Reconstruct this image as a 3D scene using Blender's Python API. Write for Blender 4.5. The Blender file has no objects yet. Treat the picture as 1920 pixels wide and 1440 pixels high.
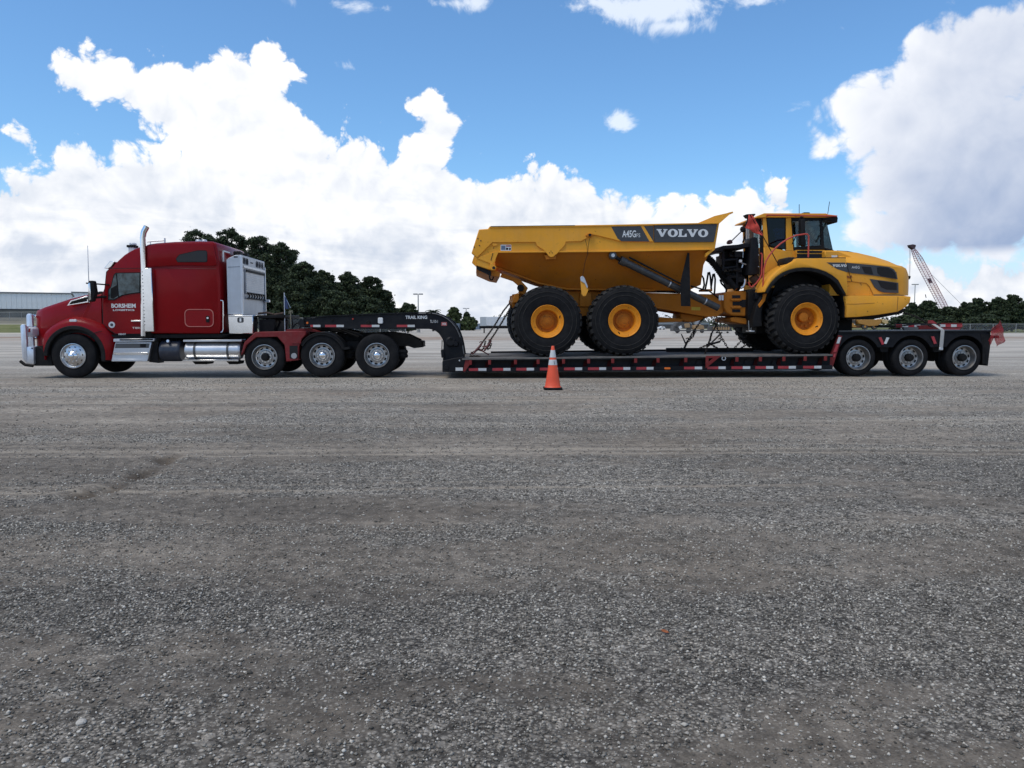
import bpy, bmesh, math, random
import numpy as np
from mathutils import Vector, Matrix
R = math.radians
rng = random.Random(7)
sc = bpy.context.scene
COL = sc.collection

# ------------------------------------------------------------------ camera, light, exposure
FPX, YH, CAMH = 1507.0, 608.0, 1.285
PITCH = math.atan((720 - YH) / FPX)
cam_d = bpy.data.cameras.new('camera')
cam_d.sensor_width = 36.0
cam_d.lens = 36.0 * FPX / 1920.0
cam_d.clip_start = 0.05
cam_d.clip_end = 6000
cam = bpy.data.objects.new('camera', cam_d)
COL.objects.link(cam)
cam.location = (0, 0, CAMH)
cam.rotation_euler = (math.pi / 2 - PITCH, 0, 0)
sc.camera = cam
sc.view_settings.view_transform = 'Standard'
sc.view_settings.look = 'None'
sc.view_settings.exposure = 0.12
sc.view_settings.gamma = 1.0
sc.view_settings.use_curve_mapping = False
SUN_EL, SUN_AZ = 62.0, 232.0          # azimuth clockwise from +Y (the view direction)
sun_d = bpy.data.lights.new('sun', 'SUN')
sun_d.energy = 1.6
sun_d.angle = R(28)
sun_d.color = (1.0, 0.93, 0.82)
sun = bpy.data.objects.new('sun', sun_d)
COL.objects.link(sun)
_sd = Vector((math.sin(R(SUN_AZ)) * math.cos(R(SUN_EL)), math.cos(R(SUN_AZ)) * math.cos(R(SUN_EL)), math.sin(R(SUN_EL))))
sun.rotation_euler = _sd.to_track_quat('Z', 'Y').to_euler()

# ------------------------------------------------------------------ measuring: photo pixel -> place
def ray(px, py):
    a, b = (px - 960) / FPX, (720 - py) / FPX
    cp, sp = math.cos(PITCH), math.sin(PITCH)
    return Vector((a, cp + b * sp, -sp + b * cp))
def azel(px, py):
    d = ray(px, py)
    return math.degrees(math.atan2(d.x, d.y)), math.degrees(math.atan2(d.z, math.hypot(d.x, d.y)))

# ------------------------------------------------------------------ world: clear sky plus cumulus banks
w = bpy.data.worlds.new('World')
sc.world = w
w.use_nodes = True
NT = w.node_tree
NT.nodes.clear()
def nn(t, **k):
    n = NT.nodes.new(t)
    for a, b in k.items(): setattr(n, a, b)
    return n
def lk(a, b): NT.links.new(a, b)
def setin(s, v):
    if hasattr(v, 'is_output') or isinstance(v, bpy.types.NodeSocket): lk(v, s)
    else: s.default_value = v
def M(op, a, b=None, c=None, clamp=False):
    n = nn('ShaderNodeMath', operation=op, use_clamp=clamp)
    setin(n.inputs[0], a)
    if b is not None: setin(n.inputs[1], b)
    if c is not None: setin(n.inputs[2], c)
    return n.outputs[0]
def maprange(v, a, b, c, d, smooth=True):
    n = nn('ShaderNodeMapRange', interpolation_type='SMOOTHSTEP' if smooth else 'LINEAR')
    for i, x in enumerate((v, a, b, c, d)): setin(n.inputs[i], x)
    return n.outputs[0]
def mixc(f, a, b):
    n = nn('ShaderNodeMix', data_type='RGBA')
    setin(n.inputs[0], f)
    for s, v in ((n.inputs[6], a), (n.inputs[7], b)):
        if isinstance(v, tuple): s.default_value = (*v, 1)
        else: lk(v, s)
    return n.outputs[2]
def fcurve(v, pts, x0, x1, y0, y1):
    n = nn('ShaderNodeFloatCurve')
    lk(maprange(v, x0, x1, 0.0, 1.0, False), n.inputs['Value'])
    c = n.mapping.curves[0]
    P_ = [((x - x0) / (x1 - x0), (y - y0) / (y1 - y0)) for x, y in pts]
    c.points[0].location = P_[0]; c.points[1].location = P_[-1]
    for p in P_[1:-1]: c.points.new(*p)
    for p in c.points: p.handle_type = 'VECTOR'
    n.mapping.update()
    return maprange(n.outputs[0], 0.0, 1.0, y0, y1, False)
def noise(vec, scale, detail, rough=0.5, dist=0.0, kind='FBM'):
    n = nn('ShaderNodeTexNoise', noise_dimensions='3D')
    lk(vec, n.inputs['Vector'])
    n.inputs['Scale'].default_value = scale; n.inputs['Detail'].default_value = detail
    n.inputs['Roughness'].default_value = rough; n.inputs['Distortion'].default_value = dist
    return n.outputs['Fac']
tc = nn('ShaderNodeTexCoord')
DIR = tc.outputs['Generated']
sep = nn('ShaderNodeSeparateXYZ'); lk(DIR, sep.inputs[0])
AZ = M('MULTIPLY', M('ARCTAN2', sep.outputs[0], sep.outputs[1]), 57.29578)
EL = M('MULTIPLY', M('ARCSINE', sep.outputs[2]), 57.29578)
DNOFF = 0.35
sky = nn('ShaderNodeTexSky', sky_type='NISHITA')
sky.sun_disc = False
sky.sun_elevation = R(SUN_EL); sky.sun_rotation = R(SUN_AZ)
sky.air_density = 1.0; sky.dust_density = 0.7; sky.ozone_density = 1.6
tint = nn('ShaderNodeMix', data_type='RGBA', blend_type='MULTIPLY'); tint.inputs[0].default_value = 1.0
lk(sky.outputs[0], tint.inputs[6]); tint.inputs[7].default_value = (.93, 1.33, 1.62, 1)
BLUE = tint.outputs[2]
# puffy relief: billows of three sizes (fractal Voronoi) on the direction sphere
def billow(vec, scale, detail):
    n = nn('ShaderNodeTexVoronoi', feature='F1', voronoi_dimensions='3D')
    lk(vec, n.inputs['Vector']); n.inputs['Scale'].default_value = scale
    n.inputs['Detail'].default_value = detail; n.inputs['Roughness'].default_value = 0.5
    n.inputs['Lacunarity'].default_value = 2.3
    return M('SUBTRACT', 0.5, n.outputs['Distance'])
warpn = nn('ShaderNodeTexNoise'); lk(DIR, warpn.inputs['Vector']); warpn.inputs['Scale'].default_value = 9; warpn.inputs['Detail'].default_value = 3
vs = nn('ShaderNodeVectorMath', operation='SUBTRACT'); lk(warpn.outputs['Color'], vs.inputs[0]); vs.inputs[1].default_value = (.5, .5, .5)
vm = nn('ShaderNodeVectorMath', operation='MULTIPLY_ADD'); lk(vs.outputs[0], vm.inputs[0]); vm.inputs[1].default_value = (.07, .07, .07); lk(DIR, vm.inputs[2])
WD = vm.outputs[0]
puff = billow(WD, 22.0, 4.0)
puff_up = nn('ShaderNodeVectorMath', operation='ADD'); lk(WD, puff_up.inputs[0]); puff_up.inputs[1].default_value = (-.008, .0, .016)
puff2 = billow(puff_up.outputs[0], 22.0, 2.0)
wisp = noise(DIR, 14.0, 7.0, 0.62, 0.6)
big = noise(DIR, 3.2, 4.0, 0.55, 0.3)
low = nn('ShaderNodeMapping'); low.inputs['Scale'].default_value = (1, 1, 3.2); lk(DIR, low.inputs[0])
strat = noise(low.outputs[0], 7.5, 6.0, 0.55, 0.4)

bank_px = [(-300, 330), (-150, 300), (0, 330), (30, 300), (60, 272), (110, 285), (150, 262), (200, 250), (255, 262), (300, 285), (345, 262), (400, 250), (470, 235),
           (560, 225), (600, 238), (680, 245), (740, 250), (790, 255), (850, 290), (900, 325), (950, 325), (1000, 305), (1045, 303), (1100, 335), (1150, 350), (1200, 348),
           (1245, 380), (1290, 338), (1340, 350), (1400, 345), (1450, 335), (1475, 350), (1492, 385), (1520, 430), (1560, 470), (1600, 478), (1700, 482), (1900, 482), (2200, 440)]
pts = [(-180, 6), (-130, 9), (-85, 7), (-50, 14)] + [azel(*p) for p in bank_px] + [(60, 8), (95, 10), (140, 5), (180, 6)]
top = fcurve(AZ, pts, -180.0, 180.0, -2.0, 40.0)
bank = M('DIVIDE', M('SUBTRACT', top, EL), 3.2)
_blob = bpy.data.node_groups.new('blob', 'ShaderNodeTree')
for nm in ('az', 'el', 'cx', 'cy', 'rx', 'ry'): _blob.interface.new_socket(nm, in_out='INPUT', socket_type='NodeSocketFloat')
_blob.interface.new_socket('v', in_out='OUTPUT', socket_type='NodeSocketFloat')
gi = _blob.nodes.new('NodeGroupInput'); go = _blob.nodes.new('NodeGroupOutput')
def gm(op, a, b=None):
    n = _blob.nodes.new('ShaderNodeMath'); n.operation = op
    for s, v in ((n.inputs[0], a), (n.inputs[1], b)):
        if v is None: continue
        if isinstance(v, (int, float)): s.default_value = v
        else: _blob.links.new(v, s)
    return n.outputs[0]
gx = gm('DIVIDE', gm('SUBTRACT', gi.outputs['az'], gi.outputs['cx']), gi.outputs['rx'])
gy = gm('DIVIDE', gm('SUBTRACT', gi.outputs['el'], gi.outputs['cy']), gi.outputs['ry'])
gr = gm('SQRT', gm('ADD', gm('MULTIPLY', gx, gx), gm('MULTIPLY', gy, gy)))
gv = gm('MULTIPLY', gm('SUBTRACT', 1.0, gr), gm('MULTIPLY', gm('MINIMUM', gi.outputs['rx'], gi.outputs['ry']), 0.62))
_blob.links.new(gv, go.inputs[0])
def blobs(lst, start=None):
    cur = start
    for (px, py, rx, ry) in lst:
        a0, e0 = azel(px, py); a1, _ = azel(px + rx, py); a2, _ = azel(px - rx, py); _, e1 = azel(px, py - ry); _, e2 = azel(px, py + ry)
        g = nn('ShaderNodeGroup'); g.node_tree = _blob
        lk(AZ, g.inputs['az']); lk(EL, g.inputs['el'])
        g.inputs['cx'].default_value = a0; g.inputs['cy'].default_value = e0
        g.inputs['rx'].default_value = abs(a1 - a2) / 2; g.inputs['ry'].default_value = abs(e1 - e2) / 2
        cur = g.outputs[0] if cur is None else M('SMOOTH_MAX', cur, g.outputs[0], 0.12)
    return cur
left_tower = [(165, 150, 62, 52), (215, 140, 60, 45), (270, 170, 95, 55), (360, 165, 95, 70), (440, 160, 85, 75), (500, 140, 60, 55), (395, 235, 120, 70),
              (505, 230, 75, 85), (560, 290, 80, 70), (180, 205, 28, 28), (300, 205, 60, 45), (430, 290, 90, 60),
              (810, 205, 44, 42), (825, 245, 42, 50), (790, 290, 66, 55), (770, 330, 70, 60), (45, 262, 32, 20)]
right_tower = [(1790, 150, 150, 130), (1880, 120, 110, 150), (1700, 230, 110, 110), (1640, 200, 85, 70), (1590, 190, 40, 40), (1620, 270, 50, 60), (1720, 330, 150, 110), (1860, 330, 160, 190), (1640, 370, 75, 60),
               (1545, 280, 38, 26), (1690, 430, 130, 62), (1860, 430, 180, 66), (1770, 440, 120, 50), (1625, 440, 75, 36), (1600, 330, 40, 30), (1880, 50, 90, 70), (2050, 250, 220, 260)]
lt = M('SMOOTH_MAX', bank, blobs(left_tower), 0.1)
rt = blobs(right_tower)
wp = blobs([(1220, 12, 150, 36), (1090, 12, 100, 22), (1330, 2, 140, 24), (1330, 8, 90, 10), (1163, 228, 36, 22), (1255, 48, 60, 14), (640, 8, 60, 8), (840, 5, 60, 12), (1485, 208, 18, 5), (652, 124, 14, 7), (1600, 45, 40, 6)])
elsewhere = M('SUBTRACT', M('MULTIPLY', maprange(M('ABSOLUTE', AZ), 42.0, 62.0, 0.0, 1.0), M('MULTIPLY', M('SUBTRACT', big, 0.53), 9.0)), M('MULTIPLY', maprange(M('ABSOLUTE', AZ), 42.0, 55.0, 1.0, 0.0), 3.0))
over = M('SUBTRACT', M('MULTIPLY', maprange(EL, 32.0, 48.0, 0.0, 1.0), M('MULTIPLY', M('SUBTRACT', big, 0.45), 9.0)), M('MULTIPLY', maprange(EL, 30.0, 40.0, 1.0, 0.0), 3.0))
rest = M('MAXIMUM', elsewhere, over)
dn = M('ADD', M('MULTIPLY_ADD', puff, 1.15, DNOFF), M('MULTIPLY', M('SUBTRACT', wisp, 0.5), 0.5))
def mask(d, soft, k=1.0):
    return maprange(M('ADD', d, M('MULTIPLY', dn, k)), 0.02, 0.02 + soft, 0.0, 1.0)
ml = mask(M('ADD', lt, 0.16), 0.26, 0.9)
mr = mask(M('ADD', rt, 0.22), 0.60, 1.0)
mw = M('MULTIPLY', maprange(M('ADD', wp, M('MULTIPLY', M('SUBTRACT', wisp, 0.52), 2.6)), 0.0, 0.45, 0.0, 1.0), maprange(wp, -0.5, 0.05, 0.0, 0.9))
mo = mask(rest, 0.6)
relief = M('MULTIPLY', M('SUBTRACT', puff2, puff), 2.2)
# left and middle bank: blinding white tops, greyer flat undersides low down
lowshade = fcurve(EL, [(-5, .75), (0, .62), (2.5, .40), (4.5, .70), (6.5, .50), (9, .24), (12, .13), (16, .08), (22, .05), (40, .05)], -5.0, 40.0, 0.0, 1.0)
sh_l = M('ADD', M('MULTIPLY', lowshade, maprange(strat, 0.36, 0.66, 1.3, 0.0)), M('MULTIPLY', relief, 0.24), clamp=True)
C_WHITE = (9.9, 9.95, 10.1); C_GREY = (5.9, 6.55, 7.7)
col_l = mixc(sh_l, C_WHITE, C_GREY)
# right tower: lit left rim, blue grey body and dark flat base
a1500, _ = azel(1560, 300); a1900, _ = azel(1900, 300)
rshade = fcurve(EL, [(-5, .2), (2, .2), (4.2, .25), (4.8, 1.25), (8.5, 1.0), (13, .62), (20, .35), (40, .3)], -5.0, 40.0, 0.0, 1.5)
edge = M('MAXIMUM', maprange(M('ADD', rt, M('MULTIPLY', dn, 0.35)), 0.1, 2.2, 0.0, 1.0), maprange(M('ADD', AZ, M('MULTIPLY', M('SUBTRACT', big, 0.5), 12.0)), azel(1600, 300)[0], azel(1850, 300)[0], 0.0, 0.95))
sh_r = M('ADD', M('MULTIPLY', M('MULTIPLY', rshade, maprange(big, 0.35, 0.62, 1.1, 0.75)), edge), M('MULTIPLY', relief, 0.07), clamp=True)
col_r = mixc(sh_r, (9.2, 9.4, 9.9), (3.3, 4.2, 6.1))
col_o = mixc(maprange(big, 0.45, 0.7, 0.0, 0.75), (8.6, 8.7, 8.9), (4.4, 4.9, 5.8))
# pale veil towards the horizon
veil = maprange(EL, -1.0, 11.0, 0.8, 0.0)
base = mixc(veil, BLUE, (6.6, 7.9, 9.6))
c = mixc(M('MULTIPLY', mw, 0.85), base, (9.0, 9.6, 10.4))
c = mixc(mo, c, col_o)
c = mixc(ml, c, col_l)
c = mixc(mr, c, col_r)
bg = nn('ShaderNodeBackground'); bg.inputs['Strength'].default_value = 0.1
lk(c, bg.inputs[0])
out = nn('ShaderNodeOutputWorld'); lk(bg.outputs[0], out.inputs[0])
w.cycles.sampling_method = 'MANUAL'; w.cycles.sample_map_resolution = 1024

# ------------------------------------------------------------------ frames
THETA = R(2.7)
RIGO = Vector((0, 19.32, 0))
AX, AY = Vector((math.cos(THETA), math.sin(THETA), 0)), Vector((-math.sin(THETA), math.cos(THETA), 0))
C0 = Vector((0, 0, CAMH))
def P(px, py, wd=0.0):
    """(x, z) in the rig's own frame of the pixel's ray where it meets the lengthwise plane wd metres in."""
    d = ray(px, py)
    t = (wd - (C0 - RIGO).dot(AY)) / d.dot(AY)
    q = C0 + d * t
    return (q - RIGO).dot(AX), q.z
def poly(pts, wd=0.0): return [P(a, b, wd) for a, b in pts]
def X(px, wd=0.0, py=620): return P(px, py, wd)[0]
def Z(py, px, wd=0.0): return P(px, py, wd)[1]
def W(px, py, depth):
    d = ray(px, py); t = depth / d.y
    q = C0 + d * t
    return q
RIG = Matrix.Translation(RIGO) @ Matrix.Rotation(THETA, 4, 'Z')

# ------------------------------------------------------------------ mesh building
class MB:
    def __init__(s): s.v = []; s.f = []
    def add(s, v, f):
        o = len(s.v); s.v += [tuple(p) for p in v]; s.f += [tuple(i + o for i in q) for q in f]; return s
    def box(s, x0, x1, y0, y1, z0, z1):
        v = [(x, y, z) for x in (x0, x1) for y in (y0, y1) for z in (z0, z1)]
        return s.add(v, [(0, 1, 3, 2), (4, 6, 7, 5), (0, 4, 5, 1), (2, 3, 7, 6), (0, 2, 6, 4), (1, 5, 7, 3)])
    def prism(s, pl, w0, w1, pl2=None):
        n = len(pl); q = pl2 or pl
        v = [(x, w0, z) for x, z in pl] + [(x, w1, z) for x, z in q]
        f = [tuple(range(n)), tuple(range(2 * n - 1, n - 1, -1))] + [(i, i + n, (i + 1) % n + n, (i + 1) % n) for i in range(n)]
        return s.add(v, f)
    def ring(s, outer, inner, w0, w1):
        """plate with a hole: outer and inner polygon with the same number of corners"""
        n = len(outer)
        v = [(x, w0, z) for x, z in outer] + [(x, w0, z) for x, z in inner] + [(x, w1, z) for x, z in outer] + [(x, w1, z) for x, z in inner]
        f = []
        for i in range(n):
            j = (i + 1) % n
            f += [(i, j, n + j, n + i), (2 * n + i, 3 * n + i, 3 * n + j, 2 * n + j), (i, 2 * n + i, 2 * n + j, j), (n + i, n + j, 3 * n + j, 3 * n + i)]
        return s.add(v, f)
    def tube(s, pts, r, n=8, caps=True, r2=None):
        pts = [Vector(p) for p in pts]; m = len(pts); v = []; up = Vector((0.123, 0.95, 0.28)).normalized()
        for i, p in enumerate(pts):
            t = (pts[min(i + 1, m - 1)] - pts[max(i - 1, 0)]).normalized()
            a = t.cross(up)
            if a.length < 1e-3: a = t.cross(Vector((1, 0, 0)))
            a.normalize(); b = t.cross(a)
            rr = r if r2 is None else r + (r2 - r) * i / (m - 1)
            for k in range(n):
                an = 2 * math.pi * k / n
                v.append(p + a * math.cos(an) * rr + b * math.sin(an) * rr)
        f = [(i * n + k, i * n + (k + 1) % n, (i + 1) * n + (k + 1) % n, (i + 1) * n + k) for i in range(m - 1) for k in range(n)]
        if caps: f += [tuple(range(n - 1, -1, -1)), tuple(range((m - 1) * n, m * n))]
        return s.add(v, f)
    def lathe(s, prof, cx=0, cy=0, cz=0, n=32, skip=None, closed=False):
        """profile of (radius, y) turned about the y axis"""
        m = len(prof); v = []
        for (r, y) in prof:
            for k in range(n):
                a = 2 * math.pi * k / n
                v.append((cx + r * math.cos(a), cy + y, cz + r * math.sin(a)))
        f = []
        for i in range(m if closed else m - 1):
            j = (i + 1) % m
            for k in range(n):
                if skip and skip(i, k): continue
                f.append((i * n + k, i * n + (k + 1) % n, j * n + (k + 1) % n, j * n + k))
        return s.add(v, f)
    def disc(s, cx, cy, cz, r, n=20, t=0.004):
        return s.prism([(cx + r * math.cos(2 * math.pi * k / n), cz + r * math.sin(2 * math.pi * k / n)) for k in range(n)], cy, cy + t)
def make_mesh(name, mb, mat, off=(0, 0, 0), bevel=0, ang=38, seg=1):
    v = [(a - off[0], b - off[1], c_ - off[2]) for a, b, c_ in mb.v]
    me = bpy.data.meshes.new(name)
    me.from_pydata(v, [], mb.f); me.update()
    bm = bmesh.new(); bm.from_mesh(me)
    bmesh.ops.remove_doubles(bm, verts=bm.verts, dist=1e-5)
    bmesh.ops.recalc_face_normals(bm, faces=bm.faces)
    if bevel:
        es = [e for e in bm.edges if len(e.link_faces) == 2 and e.calc_face_angle(0) > R(28)]
        try: bmesh.ops.bevel(bm, geom=es, offset=bevel, segments=seg, profile=0.5, affect='EDGES', clamp_overlap=True)
        except Exception: pass
    for f in bm.faces: f.smooth = True
    for e in bm.edges:
        e.smooth = not (len(e.link_faces) != 2 or e.calc_face_angle(0) > R(ang))
    bm.to_mesh(me); bm.free()
    if mat: me.materials.append(mat)
    return me
def prop(o, label=None, cat=None, group=None, kind=None):
    for k, v in (('label', label), ('category', cat), ('group', group), ('kind', kind)):
        if v: o[k] = v
    return o
class Thing:
    def __init__(s, name, label, cat, base=(0, 0, 0), rig=True, group=None):
        s.o = bpy.data.objects.new(name, None); COL.objects.link(s.o)
        s.o.empty_display_size = 0.3
        s.base = base
        s.o.location = (RIG @ Vector(base)) if rig else Vector(base)
        s.o.rotation_euler = (0, 0, THETA if rig else 0)
        prop(s.o, label, cat, group)
    def part(s, name, mb, mat, parent=None, bevel=0, label=None, kind=None, ang=38, seg=1):
        me = make_mesh(name, mb, mat, s.base, bevel, ang, seg)
        o = bpy.data.objects.new(name, me); COL.objects.link(o)
        o.parent = parent or s.o
        prop(o, label=label, kind=kind)
        return o
    def mesh_at(s, name, me, loc, parent=None, rz=0.0, scale=None):
        o = bpy.data.objects.new(name, me); COL.objects.link(o)
        o.parent = parent or s.o
        b = s.base if parent is None else (0, 0, 0)
        o.location = (loc[0] - b[0], loc[1] - b[1], loc[2] - b[2])
        o.rotation_euler = (0, 0, rz)
        if scale: o.scale = scale
        return o
def solo(name, mb, mat, label, cat, base=(0, 0, 0), rig=True, group=None, bevel=0, kind=None):
    me = make_mesh(name, mb, mat, base, bevel)
    o = bpy.data.objects.new(name, me); COL.objects.link(o)
    o.location = (RIG @ Vector(base)) if rig else Vector(base)
    o.rotation_euler = (0, 0, THETA if rig else 0)
    prop(o, label, cat, group, kind)
    return o
def rr(x0, x1, z0, z1, r, n=4):
    out_ = []
    for cx, cz, a0 in ((x1 - r, z1 - r, 0), (x0 + r, z1 - r, 90), (x0 + r, z0 + r, 180), (x1 - r, z0 + r, 270)):
        for k in range(n + 1):
            a = R(a0 + 90 * k / n); out_.append((cx + r * math.cos(a), cz + r * math.sin(a)))
    return out_
def grow(pl, d):
    """polygon moved outwards by d"""
    n = len(pl); A = sum(pl[i][0] * pl[(i + 1) % n][1] - pl[(i + 1) % n][0] * pl[i][1] for i in range(n))
    sg = 1 if A > 0 else -1; o = []
    for i in range(n):
        p0, p1, p2 = Vector(pl[i - 1]), Vector(pl[i]), Vector(pl[(i + 1) % n])
        e1 = (p1 - p0).normalized(); e2 = (p2 - p1).normalized()
        n1 = Vector((e1.y, -e1.x)) * sg; n2 = Vector((e2.y, -e2.x)) * sg
        m = (n1 + n2); m = m / max(m.length_squared / 2, 0.35) if m.length > 1e-6 else n1
        q = p1 + m * d
        o.append((q.x, q.y))
    return o
def arc(cx, cz, r, a0, a1, n=16):
    return [(cx + r * math.cos(R(a0 + (a1 - a0) * k / n)), cz + r * math.sin(R(a0 + (a1 - a0) * k / n))) for k in range(n + 1)]

# ------------------------------------------------------------------ materials
def new_mat(name):
    m = bpy.data.materials.new(name); m.use_nodes = True
    t = m.node_tree; b = t.nodes['Principled BSDF']
    return m, t, b
def mat(name, color, rough=0.5, metal=0.0, dust=0.0, dust_col=(0.30, 0.27, 0.23), var=0.08, scale=3.0, bump=0.0, bscale=60, coat=0.0, spec=0.5, rust=0.0, streak=0.0):
    m, t, b = new_mat(name)
    N = t.nodes.new; L = t.links.new
    tcn = N('ShaderNodeTexCoord'); src = tcn.outputs['Object']
    n1 = N('ShaderNodeTexNoise'); L(src, n1.inputs['Vector']); n1.inputs['Scale'].default_value = scale; n1.inputs['Detail'].default_value = 5; n1.inputs['Roughness'].default_value = .6
    mr1 = N('ShaderNodeMapRange'); L(n1.outputs['Fac'], mr1.inputs[0]); mr1.inputs[1].default_value = .3; mr1.inputs[2].default_value = .7; mr1.inputs[3].default_value = 1 - var; mr1.inputs[4].default_value = 1 + var
    mul = N('ShaderNodeMix'); mul.data_type = 'RGBA'; mul.blend_type = 'MULTIPLY'; mul.inputs[0].default_value = 1
    mul.inputs[6].default_value = (*color, 1); L(mr1.outputs[0], mul.inputs[7]); cur = mul.outputs[2]
    rough_s = None
    if dust:
        n2 = N('ShaderNodeTexNoise'); L(src, n2.inputs['Vector']); n2.inputs['Scale'].default_value = scale * 2.3; n2.inputs['Detail'].default_value = 8; n2.inputs['Roughness'].default_value = .7
        mr2 = N('ShaderNodeMapRange'); L(n2.outputs['Fac'], mr2.inputs[0]); mr2.inputs[1].default_value = .42; mr2.inputs[2].default_value = .72; mr2.inputs[3].default_value = dust * .25; mr2.inputs[4].default_value = dust
        mx = N('ShaderNodeMix'); mx.data_type = 'RGBA'; L(mr2.outputs[0], mx.inputs[0]); L(cur, mx.inputs[6]); mx.inputs[7].default_value = (*dust_col, 1); cur = mx.outputs[2]
        mr3 = N('ShaderNodeMapRange'); L(mr2.outputs[0], mr3.inputs[0]); mr3.inputs[3].default_value = rough; mr3.inputs[4].default_value = min(1, rough + .5); rough_s = mr3.outputs[0]
    if rust:
        n3 = N('ShaderNodeTexNoise'); L(src, n3.inputs['Vector']); n3.inputs['Scale'].default_value = 9; n3.inputs['Detail'].default_value = 9; n3.inputs['Roughness'].default_value = .72
        mr4 = N('ShaderNodeMapRange'); L(n3.outputs['Fac'], mr4.inputs[0]); mr4.inputs[1].default_value = .66 - rust * .1; mr4.inputs[2].default_value = .70 - rust * .1
        mx = N('ShaderNodeMix'); mx.data_type = 'RGBA'; L(mr4.outputs[0], mx.inputs[0]); L(cur, mx.inputs[6]); mx.inputs[7].default_value = (.10, .045, .02, 1); cur = mx.outputs[2]
    if streak:
        mp = N('ShaderNodeMapping'); L(src, mp.inputs[0]); mp.inputs['Scale'].default_value = (14, 14, .8)
        n4 = N('ShaderNodeTexNoise'); L(mp.outputs[0], n4.inputs['Vector']); n4.inputs['Scale'].default_value = 1; n4.inputs['Detail'].default_value = 4
        mr5 = N('ShaderNodeMapRange'); L(n4.outputs['Fac'], mr5.inputs[0]); mr5.inputs[1].default_value = .5; mr5.inputs[2].default_value = .75; mr5.inputs[4].default_value = streak
        mx = N('ShaderNodeMix'); mx.data_type = 'RGBA'; L(mr5.outputs[0], mx.inputs[0]); L(cur, mx.inputs[6]); mx.inputs[7].default_value = (.09, .07, .055, 1); cur = mx.outputs[2]
    L(cur, b.inputs['Base Color'])
    if rough_s: L(rough_s, b.inputs['Roughness'])
    else: b.inputs['Roughness'].default_value = rough
    b.inputs['Metallic'].default_value = metal
    b.inputs['Coat Weight'].default_value = coat; b.inputs['Coat Roughness'].default_value = .06
    b.inputs['Specular IOR Level'].default_value = spec
    if bump:
        n5 = N('ShaderNodeTexNoise'); L(src, n5.inputs['Vector']); n5.inputs['Scale'].default_value = bscale; n5.inputs['Detail'].default_value = 4
        bp = N('ShaderNodeBump'); L(n5.outputs['Fac'], bp.inputs['Height']); bp.inputs['Strength'].default_value = bump; bp.inputs['Distance'].default_value = .01
        L(bp.outputs[0], b.inputs['Normal'])
    return m
RED = mat('red_paint', (.22, .0022, .005), .30, dust=.012, coat=.07, spec=.14, var=.06, bump=.03, bscale=1.3)
REDM = mat('red_frame_paint', (.18, .006, .009), .5, spec=.3, dust=.12, var=.12)
REDT = mat('red_trailer_paint', (.17, .007, .008), .6, spec=.25, dust=.12, var=.2, rust=.2)
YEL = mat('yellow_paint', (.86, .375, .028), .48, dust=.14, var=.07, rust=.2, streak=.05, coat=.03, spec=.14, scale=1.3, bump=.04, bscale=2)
YELD = mat('yellow_paint_shaded', (.50, .158, .009), .6, spec=.15, dust=.08, var=.12, rust=.25, scale=1.1, streak=.12)  # darker copy of the yellow, underside shade put into the colour
YELW = mat('yellow_wheel_paint', (.78, .27, .010), .5, spec=.25, dust=.10, var=.12, rust=.4, scale=6, dust_col=(.3, .2, .1))
BLK = mat('black_metal', (.007, .007, .008),   .6, dust=.05, spec=.14, var=.3)
BLKT = mat('black_trailer_paint', (.006, .007, .010), .5, dust=.05, spec=.14, var=.3, scale=2)
PLA = mat('black_plastic', (.007, .007, .008), .65, spec=.15, dust=.05)
RUB = mat('tyre_rubber', (.008, .008, .009), .85, dust=.16, spec=.14, dust_col=(.10, .095, .09), var=.2, scale=2)
RUBL = mat('tyre_lug_rubber', (.012, .012, .012), .85, spec=.2, dust=.32, dust_col=(.14, .13, .12), var=.3, scale=3)
CHR = mat('polished_aluminium', (.78, .79, .80), .16, 1.0, var=.08, bump=.05, bscale=3)
ALU = mat('brushed_aluminium', (.62, .63, .65), .42, 1.0, dust=.12, var=.10)
ALUW = mat('cabinet_aluminium', (.50, .52, .55), .45, .7, dust=.15, var=.06, streak=.10)
RIM = mat('wheel_aluminium', (.46, .45, .44), .34, 1.0, dust=.28, dust_col=(.10, .085, .07), var=.2, scale=7)
DARK = mat('dark_recess', (.006, .006, .007), .8, var=.2)
NAVY = mat('dark_blue_tank_paint', (.012, .018, .035), .35, dust=.1)
WOOD = mat('weathered_deck_timber', (.12, .11, .10), .85, dust=.25, var=.35, scale=4, bump=.4, bscale=30)
TAPER = mat('red_reflective_tape', (.42, .02, .03), .35, var=.12, dust=.12)
TAPEW = mat('white_reflective_tape', (.62, .62, .60), .35, var=.10, dust=.12)
WHITE = mat('white_paint', (.74, .74, .72), .5, dust=.12)
GREYP = mat('grey_decal', (.035, .037, .042), .4, dust=.08)
HAND = mat('red_handrail_paint', (.50, .045, .025), .4, dust=.15)
ORG = mat('cone_orange', (.85, .085, .02), .45, var=.06, dust=.10, scale=6)
FLAGM = None
STRAP = mat('grey_webbing', (.42, .41, .39), .8, dust=.3)
CHAINM = mat('rusty_chain_steel', (.035, .026, .022), .6, .5, dust=.3, dust_col=(.10, .055, .035), var=.3)
BIND = mat('red_chain_binder_paint', (.11, .012, .012), .5, dust=.2, rust=.4)
RUST = mat('rusty_exhaust', (.10, .062, .045), .75, .3, var=.3, scale=8)
AMB = mat('amber_lens', (.75, .16, .02), .2)
LENSR = mat('red_lens', (.38, .03, .02), .2)
LENSW = mat('clear_lens', (.65, .66, .68), .12)
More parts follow.
